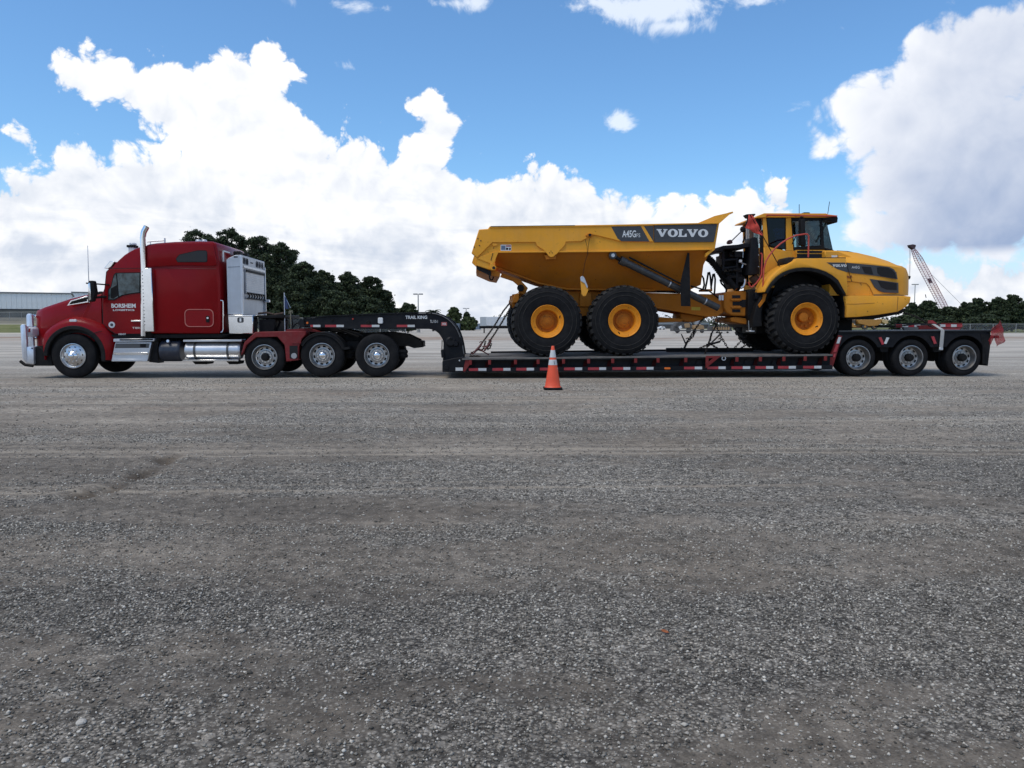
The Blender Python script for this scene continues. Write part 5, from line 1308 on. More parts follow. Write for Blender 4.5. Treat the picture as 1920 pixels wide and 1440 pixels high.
def slab(x0, x1, y0, y1, top0, top1, th):
    """board that follows the slight fall of the deck"""
    v = [(x, y, zl(x, top0, top1) - t_) for x in (x0, x1) for y in (y0, y1) for t_ in (th, 0)]
    return MB().add(v, [(0, 1, 3, 2), (4, 6, 7, 5), (0, 4, 5, 1), (2, 3, 7, 6), (0, 2, 6, 4), (1, 5, 7, 3)])
DZ = lambda x: zl(x, dzt0, dzt1)
T.part('top_rail', slab(dx0, dx1, .03, .15, dzt0 - .038, dzt1 - .038, .035), BLKT)
T.part('top_rail', slab(dx0, dx1, TW1 - .15, TW1 - .03, dzt0 - .038, dzt1 - .038, .035), BLKT)
T.part('side_web', slab(dx0, dx1, .19, .21, dzt0 - .07, dzt1 - .07, (dzt0 - dzb0) - .10), BLKT)
T.part('side_web', slab(dx0, dx1, TW1 - .21, TW1 - .19, dzt0 - .07, dzt1 - .07, (dzt0 - dzb0) - .10), BLKT)
T.part('bottom_rail', slab(dx0, dx1, .05, .24, dzb0 + .10, dzb1 + .10, .085), BLKT)
T.part('bottom_flange', slab(dx0, dx1, .01, .24, dzb0 + .012, dzb1 + .012, .014), BLKT)
T.part('bottom_rail', slab(dx0, dx1, TW1 - .24, TW1 - .05, dzb0 + .10, dzb1 + .10, .085), BLKT)
for y in (1.0, 2.3): T.part('main_beam', slab(dx0, dx1, y - .08, y + .08, dzt0 - .06, dzt1 - .06, .30), BLKT)
cmb = MB()
for k in range(40):
    x = dx0 + .2 + k * (dx1 - dx0 - .3) / 40; cmb.box(x, x + .06, .22, TW1 - .22, DZ(x) - .22, DZ(x) - .07)
T.part('cross_members', cmb, REDT, kind='stuff')
# deck timbers
prng = random.Random(3)
nb = 13; bwd = (TW1 - TW0) / nb
for k in range(nb):
    cuts = [dx0 + .05] + sorted(dx0 + (dx1 - dx0) * (q_ + .06 * prng.random()) for q_ in ((.33, .68) if k % 2 else (.5,))) + [dx1 - .02]
    for a_, b_ in zip(cuts[:-1], cuts[1:]):
        h0 = .004 * prng.random(); o_ = -.03 * prng.random() if k == 0 else .004
        T.part('deck_plank', slab(a_ + .004, b_ - .004, TW0 + k * bwd + o_, TW0 + (k + 1) * bwd - .006, dzt0 + h0, dzt1 + h0 + .006 * (prng.random() - .5), .036), WOOD)
# lower planks run at the deck's front
T.part('deck_slot', slab(P(893, 668, .8)[0], P(960, 668, .8)[0], 1.0, 1.12, dzt0 + .012, dzt1 + .012, .01), DARK)
T.part('far_rail', slab(P(920, 660, TW1)[0], dx1, TW1 - .08, TW1, dzt0 + .05, dzt1 + .05, .05), BLKT)
# outriggers
OUT = [882, 918, 966.6, 1009, 1056.7, 1103.7, 1149, 1192, 1234, 1286, 1382, 1426, 1470, 1510, 1548]
orm = MB()
orm.box(-.035, .035, -.012, .035, -.155, -.045)
gus_me = make_mesh('gusset', MB().prism([(-.02, -.06), (-.02, -.33), (-.15, -.33), (-.09, -.12)], .15, .17), mat('dull_dark_red', (.035, .004, .004), .7, spec=.1))
orm_me = make_mesh('outrigger', orm, REDT, bevel=.005)
for px in OUT:
    x = P(px, 671, 0)[0]; T.mesh_at('outrigger', orm_me, (x, 0, DZ(x))); T.mesh_at('gusset', gus_me, (x, 0, DZ(x)))
    T.mesh_at('outrigger', orm_me, (x, TW1, DZ(x)), rz=math.pi)
T.part('gusset', MB().prism(poly([(873, 673), (884, 672), (882, 682), (872, 697), (868, 697)], 0), .01, .03), REDT, bevel=.004)
tr1 = poly([(1323.3, 667.3), (1352, 667.3), (1323.3, 690.5)], 0); tr2 = poly([(1328.5, 671.5), (1337.5, 671.5), (1328.5, 679)], 0)
T.part('triangle_bracket', MB().ring(tr1, tr2, -.01, .03), REDT, bevel=.003)
a_, b_ = P(1357.5, 672, 0); T.part('lashing_ring', MB().lathe([(.035, -.01), (.055, -.01), (.055, .02), (.035, .02)], a_, .02, b_, 16, closed=True), ALU)
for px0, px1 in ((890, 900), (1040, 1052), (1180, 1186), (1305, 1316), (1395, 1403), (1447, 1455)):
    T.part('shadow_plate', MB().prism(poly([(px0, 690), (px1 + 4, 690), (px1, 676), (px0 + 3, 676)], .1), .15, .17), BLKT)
# reflective tape along the lower rail
TAPE = [(None, 854.2, 867.7), (879.1, 896.6, 912), (923.2, 943.6, 957.2), (968, 987.4, 1001.5), (1012.5, 1030, 1046.5), (1057.8, 1078.2, 1092), (1103, 1123.8, 1136.9), (1148.8, 1169.2, 1182.3), (1194, 1212.7, 1226), (1283.4, 1303.2, 1317.3), (1327, 1347.8, 1361.6), (1372.6, 1393.5, 1407.6), (1417.3, 1437.3, 1451.2), (1459.8, 1479.8, 1493.5), (1507.3, 1527.6, 1541.4)]
for r0, r1, w1_ in TAPE:
    if r0 is None: segs = [(r1, w1_, TAPEW, 'white_tape')]
    else: segs = [(r0, r1, TAPER, 'red_tape'), (r1 + .3, w1_, TAPEW, 'white_tape')]
    for c0, c1, m_, nm in segs:
        xa_, xb_ = P(c0, 694, 0)[0], P(c1, 694, 0)[0]
        z_ = zl(xa_, dzb0, dzb1)
        T.part(nm, MB().box(xa_, xb_, .0 if r0 is None else .042, .0502 if r0 is None else .0495, z_ + .022 + (.01 if r0 is None else 0), z_ + .088 + (.02 if r0 is None else 0)), m_)
xa_, xb_ = P(1246.5, 691, 0)[0], P(1258, 691, 0)[0]; z_ = zl(xa_, dzb0, dzb1)
T.part('amber_side_lamp', MB().prism(rr(xa_, xb_, z_ + .025, z_ + .075, .02), .03, .05), AMB, bevel=.006)
# rear bogie
BW = .22
rd = [(1563, 692), (1546, 692.5), (1556, 668), (1566, 640), (1571.7, 621), (1700, 619.6), (1856.6, 618.4), (1856.6, 629), (1853, 682), (1841, 682), (1841, 648)]
top = poly([(1571.7, 620.8), (1856.6, 618.6), (1856.6, 622.0), (1571.7, 624.2)], BW)
T.part('rear_deck_edge', MB().prism(top, BW - .03, 2 * TM - BW + .03), BLKT, bevel=.004)
T.part('rear_deck_lip', MB().prism(poly([(1571.7, 620.3), (1856.6, 618.1), (1856.6, 619.0), (1571.7, 621.2)], BW), BW - .036, BW + .06), mat('worn_lip_steel', (.16, .165, .17), .45, .5))
wc = [P(px, 668.5, BW)[0] for px in (1609.7, 1709, 1808.6)]
ar = X(1610, BW) - X(1571, BW)
zc_ = .455
sk = [P(1571.7, 624, BW), P(1566, 640, BW)]
def skirt():
    pts_ = [P(1566, 655, BW), P(1571.7, 624, BW), P(1856.6, 622, BW), P(1856.6, 650, BW)]
    low = []
    R_ = ar
    zt_ = P(1700, 627, BW)[1]
    low.append((wc[2] + R_, P(1840, 650, BW)[1]))
    for i in (2, 1, 0):
        a0_, a1_ = (12, 168)
        seg_ = [(wc[i] + R_ * .98 * math.cos(R(a)), zc_ + .02 + min(R_ * 1.06 * math.sin(R(a)), zt_ - zc_)) for a in np.linspace(a0_, a1_, 15)]
        if i != 2: seg_[0] = (seg_[0][0], seg_[0][1])
        low += seg_
    return [pts_[3]] + low + [pts_[0]], pts_
lowl, pts_ = skirt()
pl = [P(1571.7, 624, BW), P(1856.6, 622, BW)] + [P(1856, 632, BW), P(1848, 640, BW)]
for i in (2, 1, 0):
    zt_ = P(wc[i] and 1700, 626.6, BW)[1]
    for a in np.linspace(28, 152, 13):
        pl.append((wc[i] + ar * 1.03 * math.cos(R(a)), min(zc_ + ar * 1.05 * math.sin(R(a)), zt_)))
    if i: pass
pl.append(P(1568, 640, BW))
for y in (BW, 2 * TM - BW - .05): T.part('bogie_skirt', MB().prism(pl, y, y + .05), BLKT, bevel=.004)
T.part('bogie_frame', MB().box(P(1575, 640, 1)[0], P(1850, 640, 1)[0], 1.0, 1.15, .62, 1.0).box(P(1575, 640, 1)[0], P(1850, 640, 1)[0], 2.25, 2.4, .62, 1.0), BLKT, kind='stuff')
T.part('bogie_underbody', MB().box(P(1575, 640, 1)[0], P(1850, 640, 1)[0], BW + .3, 2 * TM - BW - .3, .93, 1.0), BLK)
for i, x in enumerate(wc):
    truck_wheel(T, x, BW + .02, .455, 'trailer'); truck_wheel(T, x, 2 * TM - BW - .02, .455, 'trailer', far=True)
    T.part('axle', MB().tube([(x, BW + .3, .455), (x, 2 * TM - BW - .3, .455)], .07, 10), BLK)
for px in (1658, 1757):
    T.part('hanger', MB().prism(poly([(px - 9, 650), (px + 9, 650), (px + 6, 660), (px - 6, 660)], BW + .1), BW + .1, BW + .3), BLK)
    T.part('suspension_bracket', MB().box(P(px - 14, 640, 1)[0], P(px + 14, 640, 1)[0], .7, 1.1, .35, .7), BLK)
slp = [((1571.5, 631), (1577, 632.5), (1573.8, 645), (1568.0, 643)), ]
def tp(nm, q4, m_, wd=BW - .012): T.part(nm, MB().prism(poly(q4, wd), wd, wd + .008), m_)
T.part('slanted_post', MB().prism(poly([(1572, 628), (1579, 630), (1560, 692), (1548, 692)], BW - .02), BW - .03, BW + .05), REDT)
tp('white_tape', [(1572.3, 632), (1577.4, 632), (1573.6, 644), (1568.4, 644)], TAPEW, BW - .04)
tp('red_tape', [(1568.0, 646), (1572.8, 646), (1568, 660), (1562.6, 660)], TAPER, BW - .04)
tp('red_tape', [(1563.6, 663), (1567, 663), (1565.5, 670), (1562, 670)], TAPER, BW - .04)
for px, left in ((1652, True),):
    T.part('v_plate', MB().prism(poly([(1643, 631), (1670, 631), (1660, 650), (1655, 650)], BW - .012), BW - .015, BW + .03), BLKT)
    tp('red_tape', [(1647.6, 633), (1652.6, 632), (1657.8, 645), (1653.6, 646.5)], TAPER, BW - .03)
    tp('white_tape', [(1662.5, 632.5), (1667.8, 633.2), (1662.0, 645), (1657.6, 644)], TAPEW, BW - .03)
T.part('v_plate', MB().prism(poly([(1743, 631), (1768, 631), (1759, 650), (1754, 650)], BW - .012), BW - .015, BW + .03), BLKT)
tp('red_tape', [(1746, 631), (1751.5, 630.5), (1756.5, 644), (1751.5, 645)], TAPER, BW - .03)
T.part('mudflap', MB().prism(poly([(1840.5, 634), (1853, 634), (1852, 681.8), (1841, 681.8)], BW + .02), BW + .02, BW + .62), RUB) if False else None
xm = P(1848, 660, BW)[0]
for y0 in (BW - .02, 2 * TM - BW - .62):
    T.part('mudflap', MB().prism([(xm - .10, 1.02), (xm + .12, 1.02), (xm + .06, .25), (xm + .03, .25)], y0, y0 + .64), RUB)
T.part('mudflap_side', MB().prism(poly([(1838, 626), (1854.5, 626), (1852.5, 682), (1842.5, 682), (1843, 650)], BW), BW - .01, BW + .02), RUB)
T.part('tail_beam', MB().box(P(1853, 630, BW)[0] - .05, P(1857, 630, BW)[0], BW, 2 * TM - BW, .85, 1.08), BLKT)
for y0 in (BW + .1, 2 * TM - BW - .3): T.part('tail_lamp', MB().box(P(1857, 630, BW)[0], P(1857, 630, BW)[0] + .03, y0, y0 + .2, .9, 1.0), LENSR, bevel=.01)
# red and white marker bars on the far side
FWD = TW1 - .3
for x0_, x1_, y0_, y1_, cols in ((1680, 1737, 607.8, 613.2, 'rwrwb'), (1762, 1804, 607.6, 613.0, 'wrwr')):
    a0_, b1_ = P(x0_, y0_, FWD); a1_, b0_ = P(x1_, y1_, FWD); st_ = (a1_ - a0_) / len(cols)
    mbr = T.part('marker_bar', MB().box(a0_, a1_, FWD, FWD + .08, b0_ - .02, b1_ + .03), BLKT if x0_ == 1680 else REDT)
    for k, c_ in enumerate(cols):
        T.part('tape', MB().box(a0_ + k * st_, a0_ + (k + 1) * st_, FWD - .006, FWD, b0_ + .0, b1_ - .01), {'r': TAPER, 'w': TAPEW, 'b': GREYP}[c_], parent=mbr)
T.part('ramp_foot', MB().prism(poly([(1764, 613.5), (1804, 613.2), (1800, 618.5), (1768, 618.5)], FWD), FWD + .02, FWD + .06), TAPER)
T.part('ramp_foot', MB().prism(poly([(1722, 610), (1764, 610), (1760, 618), (1724, 618)], FWD - .3), FWD - .3, FWD - .2), REDT)
T.part('ramp_stop', MB().prism(poly([(1744.5, 600.5), (1749, 600.6), (1758, 607.0), (1744.5, 606.2)], 1.2), 1.2, 1.32), TAPER)
T.part('crate_board', MB().prism(poly([(1694, 613.5), (1722, 613.5), (1722, 620), (1696, 620)], 1.0), 1.0, 1.06), mat('grey_board', (.16, .15, .14), .8))
T.part('far_cable', MB().tube([(P(a, b_, 2.4)[0], 2.4, P(a, b_, 2.4)[1]) for a, b_ in ((1640, 612), (1690, 611), (1720, 607.5), (1764, 607))], .02, 5), BLK)
# strap thrown over the tail
S = Thing('webbing_strap', 'pale grey webbing strap folded over the trailer edge between the last two wheels', 'strap', (P(1763, 656, BW)[0], BW, P(1763, 656, BW)[1]))
sp = [(*P(1750.5, 607.5, .9), .9), (*P(1764.2, 617.5, BW), BW - .045), (*P(1765.2, 619.5, BW), BW - .055), (*P(1764.5, 632, BW), BW - .05), (*P(1762.3, 652, BW), BW - .055), (*P(1761.6, 656, BW), BW - .05)]
sv = MB(); n = len(sp); hw = .045
v = [(a - hw, y, b_) for a, b_, y in sp] + [(a + hw, y, b_) for a, b_, y in sp] + [(a + hw, y + .012, b_ - .006) for a, b_, y in sp] + [(a - hw, y + .012, b_ - .006) for a, b_, y in sp]
S.part('webbing', sv.add(v, strip(v, n)), STRAP)
a_, b_ = P(1762, 654, BW); S.part('end_fitting', MB().box(a_ - .05, a_ + .05, BW - .07, BW - .045, b_ - .03, b_ + .03), ALU, bevel=.006)
# red mesh flags
def flag(label, pts_, wd, m_, fold, extra=None, name='safety_flag', pole=None):
    base = P(pts_[0][0], pts_[-1][1], wd)
    F_ = Thing(name, label, 'flag', (base[0], wd, base[1]))
    pl_ = poly(pts_, wd); bm = bmesh.new(); vs_ = [bm.verts.new((a - base[0], 0, b_ - base[1])) for a, b_ in pl_]; bm.faces.new(vs_)
    bmesh.ops.triangulate(bm, faces=bm.faces); bmesh.ops.subdivide_edges(bm, edges=bm.edges, cuts=5, use_grid_fill=True)
    for v_ in bm.verts: v_.co.y = fold * (math.sin(v_.co.x * 26 + v_.co.z * 9) + .6 * math.sin(v_.co.x * 11 - v_.co.z * 23 + 1))
    bmesh.ops.solidify(bm, geom=bm.faces[:], thickness=.003)
    for f in bm.faces: f.smooth = True
    me = bpy.data.meshes.new('cloth'); bm.to_mesh(me); bm.free(); me.materials.append(m_)
    F_.mesh_at('cloth', me, (base[0], wd, base[1]))
    return F_
F_ = flag('torn red mesh flag hanging at the trailer tail', [(1875.5, 600.5), (1880, 607), (1881.5, 612), (1885.3, 638.5), (1876, 645), (1867.5, 650.5), (1866.5, 634), (1862.5, 628), (1859.5, 634), (1858.5, 646), (1853, 646.5), (1855.5, 632), (1857.5, 621), (1866, 611)], BW - .05, FLAGM, .035)
xa_, za_ = P(1857, 622, BW); F_.part('rod', MB().tube([(xa_ - .03, BW - .05, za_), (P(1876, 600.5, BW)[0], BW - .05, P(1876, 600.5, BW)[1])], .009, 5), BLK)
# ------------------------------------------------------------------ articulated dump truck on the deck
D0_, D1_ = .08, 3.32
DM = (D0_ + D1_) / 2
zdeck = DZ(P(1270, 665, 0)[0])
T = Thing('dump_truck', 'big yellow articulated dump truck chained down on the lowboy trailer', 'dump truck', (P(1270, 600, 1.6)[0], DM, zdeck))
# wheels
Rb = .862
def big_tyre():
    r = Rb; wd = .72; n = 72
    pr = [(.385, .06), (.40, .02), (.45, .0), (.56, -.012), (.66, -.012), (.74, .004), (.79, .03), (r - .045, .075), (r - .04, .10), (r - .035, .36), (r - .04, .62), (r - .045, .645), (.79, .69), (.70, .725), (.45, .72), (.385, .66), (.385, .06)]
    return MB().lathe(pr, n=n)
def big_lugs():
    mb = MB(); r = Rb
    n = 30
    for k in range(n):
        for side in (0, 1):
            a0 = 2 * math.pi * (k + .5 * side) / n; wa = .56 * 2 * math.pi / n
            v = []
            for (yy, ra, rb_, sh) in ((.026, .800, .815, 0), (.060, r - .055, r - .014, .0), (.12, r - .06, r, .10), (.36, r - .06, r, .42)):
                for da in (-.5, .5):
                    for rr_ in (ra, rb_):
                        a = a0 + da * wa * (1 if yy < .2 else .75) + sh * 2 * math.pi / n
                        y = yy if side == 0 else .72 - yy
                        v.append((rr_ * math.cos(a), y, rr_ * math.sin(a)))
            f = []
            for i in range(3):
                b = i * 4; c_ = b + 4
                f += [(b, b + 1, c_ + 1, c_), (b + 1, b + 3, c_ + 3, c_ + 1), (b + 3, b + 2, c_ + 2, c_ + 3), (b + 2, b, c_, c_ + 2)]
            f += [(0, 2, 3, 1), (12, 13, 15, 14)]
            mb.add(v, f)
    return mb
def big_rings():
    mb = MB()
    for r_ in (.70, .60): mb.lathe([(r_, -.016 + .004), (r_ + .008, -.020), (r_ + .016, -.012)], n=64)
    return mb
BM = {}
BM['tyre'] = make_mesh('tyre', big_tyre(), RUB)
BM['lugs'] = make_mesh('tread_lugs', big_lugs(), RUBL)
BM['rings'] = make_mesh('sidewall_rings', big_rings(), RUBL)
BM['rim'] = make_mesh('rim', MB().lathe([(.385, .10), (.395, .02), (.400, .0), (.392, -.006), (.375, .006), (.365, .018), (.352, .020), (.345, .035), (.325, .045), (.300, .055), (.285, .06), (.272, .09), (.268, .21), (.262, .225), (.13, .23), (0, .23)], n=60), YELW)
HUBY = mat('shaded_grimy_hub_paint', (.52, .155, .010), .55, spec=.2, dust=.15, dust_col=(.12, .06, .03), var=.2, rust=.5, scale=6)  # grime, over a darker wheel yellow that paints the cup's shade
hr_ = MB().lathe([(.19, .228), (.185, .19), (.165, .178), (.12, .172), (.112, .150), (.085, .145), (.08, .135), (.045, .135), (.04, .12), (0, .12)], n=36)
for k in range(12): hr_.lathe([(0, .205), (.014, .205), (.014, .229)], .228 * math.cos(k * math.pi / 6), 0, .228 * math.sin(k * math.pi / 6), 6)
BM['hub_r'] = make_mesh('hub', hr_, HUBY)
BM['dish'] = make_mesh('rim_dish', MB().lathe([(.268, .212), (.262, .2245), (.13, .229), (0, .229)], n=48), HUBY)
hb_ = MB().lathe([(.12, .23), (.115, .10), (.10, .085), (.06, .08), (0, .08)], -.06, 0, .0, 24)
for k in range(6): hb_.lathe([(0, .19), (.032, .19), (.036, .23)], .15 * math.cos(R(k * 45 - 70)) + .03, 0, .15 * math.sin(R(k * 45 - 70)), 12)
BM['hub_f'] = make_mesh('hub', hb_, HUBY)
BM['valve'] = make_mesh('valve_stem', MB().tube([(0, .03, 0), (0, .0, .05), (.02, -.004, .08)], .012, 6), BLK)
DW = .10
for px, kind in ((1026.5, 'r'), (1171.3, 'r'), (1513.0, 'f')):
    x = P(px, 600, DW)[0]; zc_ = DZ(x) + Rb + .005
    for y, far in ((DW, False), (2 * DM - DW, True)):
        rt_ = T.mesh_at('wheel', BM['rim'], (x, y, zc_), rz=math.pi if far else 0)
        rt_.rotation_euler.y = rng.random() * 6.28
        for nm, key in (('tyre', 'tyre'), ('tread_lugs', 'lugs'), ('sidewall_rings', 'rings'), ('hub', 'hub_' + kind), ('rim_dish', 'dish'), ('valve_stem', 'valve')):
            o = bpy.data.objects.new(nm, BM[key]); COL.objects.link(o); o.parent = rt_
            if nm in ('tread_lugs', 'sidewall_rings'): o['kind'] = 'stuff'
            if nm == 'valve_stem': o.location = (.31, .04, .02)
    T.part('axle', MB().tube([(x, DW + .5, zc_), (x, 2 * DM - DW - .5, zc_)], .17, 14), YELD if kind == 'r' else BLK)
zw = DZ(0) + Rb
# bucket
RW, BOT = D0_ + .14, .95
rim_up = poly([(898, 430.2), (914.8, 429.0), (917.9, 424.8), (1030, 423.0), (1130, 422.0), (1230, 420.0), (1348.8, 417.8), (1340.6, 467.2), (1333, 467.6), (1200, 469.5), (1130, 471.5), (1000, 472.5), (934.6, 473.0), (924.5, 495.8), (930.5, 499.5), (929.5, 504.5), (922.5, 507.2), (905, 501.5), (894, 498), (893.5, 483.5), (884, 474.8)], D0_ + .08)
bk = T.part('bucket_side', MB().prism(rim_up, D0_ + .08, D0_ + .16), YEL, bevel=.01)
bk2 = T.part('bucket_side', MB().prism(rim_up, D1_ - .16, D1_ - .08), YEL, bevel=.01)
# raised upper band with its V shaped lug
band_ = poly([(898.5, 431), (915, 429.8), (918.2, 425.6), (1030, 423.8), (1130, 422.8), (1225, 421.0), (1225, 453.2), (1162, 452.0), (1120, 441.5), (1112, 440.0), (1104.5, 444.5), (1089, 452.4), (1061, 453.4), (1059.2, 459.5), (1044.5, 475.8), (1040.5, 478.6), (1038.5, 481.2), (1033.5, 482.4), (1028.8, 480.6), (1025, 475), (1018, 468), (1007, 461), (1003.6, 454.0), (923, 454.8), (894.5, 483.0), (885, 474.5)], D0_ + .05)
T.part('side_band', MB().prism(band_, D0_ + .04, D0_ + .08), YEL, parent=bk, bevel=.008)
T.part('rim_cap', MB().prism(poly([(917.9, 424.4), (1130, 421.6), (1230, 419.6), (1349.3, 417.3), (1349, 419.4), (1130, 424.4), (918, 427.2)], D0_ + .03), D0_ + .02, D0_ + .16), YEL, parent=bk, bevel=.006)
T.part('rim_scrape', MB().prism(poly([(920, 423.9), (1000, 422.9), (1078, 422.0), (1078, 422.9), (920, 425.0)], D0_ + .01), D0_ + .015, D0_ + .12), BLK, parent=bk)
T.part('lower_flange', MB().prism(poly([(934.6, 471.4), (1130, 470.0), (1335, 466.0), (1334, 468.6), (1130, 472.6), (934, 474.0)], D0_ + .05), D0_ + .05, D0_ + .10), YEL, parent=bk, bevel=.005)
T.part('lug_pad', MB().prism(poly([(1021, 478), (1043, 478), (1042.5, 486.0), (1024, 486.5)], D0_ + .09), D0_ + .09, D0_ + .2), YELD, parent=bk, bevel=.005)
a_, b_ = P(1033, 474, D0_ + .04)
for dx_, dz_ in ((-.03, 0), (.03, 0), (0, .04)): T.part('bolt', MB().disc(a_ + dx_, D0_ + .033, b_ + dz_, .011, 8, .008), BLK, parent=bk)
T.part('pivot_eye', MB().prism(poly([(1098, 441.5), (1104, 437.2), (1111, 438.2), (1111.5, 442.5), (1108, 445), (1100, 443.5)], D0_), D0_ + .0, D0_ + .05), YELD, parent=bk, bevel=.006)
a_, b_ = P(1106, 440.6, D0_); T.part('pivot_pin', MB().disc(a_, D0_ - .01, b_, .035, 14, .02), BLK, parent=bk)
T.part('rear_strut', MB().prism(poly([(922.5, 456.5), (932.5, 456.5), (932.5, 459.5), (929.5, 461), (924, 461)], D0_ + .05), D0_ + .05, D0_ + .09), YEL, parent=bk, bevel=.004)
T.part('tail_plate', MB().prism(poly([(933, 470.5), (934.5, 473), (925, 495.5), (921, 494.5), (894.8, 484.5), (897, 482.5)], D0_ + .05), D0_ + .055, D0_ + .085), YEL, parent=bk, bevel=.004)
T.part('tail_lug', MB().prism(poly([(919.5, 493), (930.5, 499.4), (930.3, 503.5), (927, 507), (920.5, 506), (918.5, 503)], D0_ + .04), D0_ + .03, D0_ + .09), YEL, parent=bk, bevel=.008)
a_, b_ = P(925.8, 502.2, D0_ + .03); T.part('tail_hole', MB().disc(a_, D0_ + .025, b_, .038, 14, .01), DARK, parent=bk)
T.part('slot', MB().tube([(P(924.3, 474, D0_)[0], D0_ + .052, P(924.3, 474, D0_)[1]), (P(920.5, 488, D0_)[0], D0_ + .052, P(920.5, 488, D0_)[1])], .008, 4), DARK, parent=bk)
for px, py in ((901.5, 451), (899, 460), (896, 447), (889, 463)): 
    a_, b_ = P(px, py, D0_); T.part('bolt', MB().disc(a_, D0_ + .03, b_, .016, 8, .012), mat('rust_spot', (.12, .05, .025), .8), parent=bk)
# hull: side falls inwards, so it looks at the ground
cols_t = [(930, 474), (1000, 472.6), (1070, 472), (1180, 470), (1285, 468.6), (1333, 467.6)]
cols_b = [(928, 501), (1012, 531), (1064, 542), (1180, 544), (1290, 545), (1314, 534)]
top_ = [(*P(a, b_, RW), RW) for a, b_ in cols_t]; bot_ = [(*P(a, b_, BOT), BOT) for a, b_ in cols_b]
midl = []
for i, (t_, b_) in enumerate(zip(top_, bot_)):
    x_, z_, y_ = [(t_[j] * .55 + b_[j] * .45) for j in range(3)]
    midl.append((x_, z_, y_))
midl[5] = (*P(1319, 497, .55), .55); midl[4] = (midl[4][0], midl[4][1], midl[4][2])
def hullmesh(mirror):
    v = []
    for row in (top_, midl, bot_):
        for (x_, z_, y_) in row: v.append((x_, (2 * DM - y_) if mirror else y_, z_))
    f = [(r_ * 6 + i, r_ * 6 + i + 1, (r_ + 1) * 6 + i + 1, (r_ + 1) * 6 + i) for r_ in range(2) for i in range(5)]
    return v, f
hm = MB()
for mir in (False, True): hm.add(*hullmesh(mir))
n6 = 18
hm.f += [(12 + i, 12 + i + 1, 18 + 12 + i + 1, 18 + 12 + i) for i in range(5)]
hm.f += [(5, 11, 29, 23), (11, 17, 35, 29)]
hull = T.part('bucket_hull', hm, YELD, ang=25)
T.part('hull_seam', MB().prism(poly([(1290.6, 470), (1292.2, 470), (1294.0, 543), (1292.4, 543)], .5), .42, .5), YELD, parent=hull) if False else None
T.part('floor_rail', MB().prism(poly([(930.5, 499.0), (1012, 529.5), (1064, 540.5), (1228, 543.0), (1228, 545.6), (1063, 543.6), (1010, 532.5), (930, 502.4)], BOT - .1), BOT - .12, BOT + .1), YELD, parent=hull, bevel=.01)
T.part('front_corner_post', MB().prism(poly([(1322, 482.5), (1340.4, 467.5), (1337.5, 467), (1333, 467.5), (1323, 475)], D0_ + .1), D0_ + .08, D0_ + .2), YEL, parent=bk)
T.part('tail_lip', MB().prism(poly([(893, 497), (921, 506.5), (931, 508.5), (938, 512), (937, 520), (921, 517), (894, 505)], D0_ + .3), D0_ + .2, D1_ - .2), YELD, bevel=.01)
T.part('tail_underlip', MB().prism(poly([(893, 498), (912, 505), (921, 508), (920.5, 517.5), (894, 505)], D0_ + .12), D0_ + .12, D0_ + .2), BLK)
a_, b_ = P(921.3, 520, .6); hk = [(a_ - .045, b_ + .1), (a_ - .045, b_), (a_ - .03, b_ - .05), (a_, b_ - .065), (a_ + .03, b_ - .05), (a_ + .045, b_), (a_ + .045, b_ + .1)]
T.part('tow_eye', MB().tube([(x_, .6, z_) for x_, z_ in hk], .018, 8), BLK)
# spill guard
sg1 = poly([(1309, 417.6), (1339.6, 404.8), (1340.4, 417.4)], .3); 
T.part('spill_guard', MB().prism(poly([(1309, 418), (1339.5, 405), (1373.8, 397.2), (1374.2, 400), (1349.4, 419.0), (1340, 418.0)], .35), .35, 3.05), YELD, bevel=.006) if False else None
gx = lambda px, py, wd: (P(px, py, wd)[0], wd, P(px, py, wd)[1])
A = gx(1309, 418, .28); B = gx(1339.5, 405.0, .32); C_ = gx(1342, 419, .28); Dp = gx(1373.8, 397.0, .50); E_ = gx(1374.0, 400.2, .50); F1 = gx(1349.4, 418.5, .30)
mirv = lambda p: (p[0], 2 * DM - p[1], p[2])
sgm = MB().add([A, B, C_, Dp, F1, mirv(A), mirv(B), mirv(C_), mirv(Dp), mirv(F1)], [(0, 2, 1), (1, 2, 4, 3), (5, 6, 7), (6, 8, 9, 7), (1, 3, 8, 6), (2, 7, 9, 4), (4, 9, 8, 3), (0, 1, 6, 5), (0, 5, 7, 2)])
T.part('spill_guard', sgm, YEL, ang=10)
T.part('spill_guard_lip', MB().prism(poly([(1366, 398.6), (1373.8, 396.8), (1374.2, 399.6), (1367, 401.0)], .48), .46, 2 * DM - .46), YEL)
# decals and lettering
DD = D0_ + .04
def decal(name, pts_, wd, m_=GREYP, t_=.003, parent=None): return T.part(name, MB().prism(poly(pts_, wd), wd - t_, wd), m_, parent=parent)
decal('decal', [(1146, 425.0), (1201.5, 423.9), (1218, 453.0), (1165, 452.4), (1158, 447)], DD, parent=bk)
decal('decal', [(1207.3, 423.8), (1225, 423.4), (1225, 452.6)], DD, parent=bk)
T.part('decal_board', MB().prism(poly([(1226.5, 422.5), (1344.5, 420.3), (1338.2, 453.8), (1226.5, 454.4)], D0_ + .06), D0_ + .045, D0_ + .08), GREYP, parent=bk, bevel=.004)
(a0_, b0_), (a1_, b1_) = P(1231, 443.8, DD), P(1328, 430.0, DD)
T.part('maker_name', slab_word(a0_, a1_, b0_, b1_ - .0, D0_ + .044), WHITE, parent=bk)
(a0_, b0_), (a1_, b1_) = P(1166.5, 445.0, DD), P(1192.5, 432.0, DD)
T.part('model_name', text_mb('A45G', a0_, a1_, b0_, b1_, DD - .0035, weight=.02), WHITE, parent=bk)
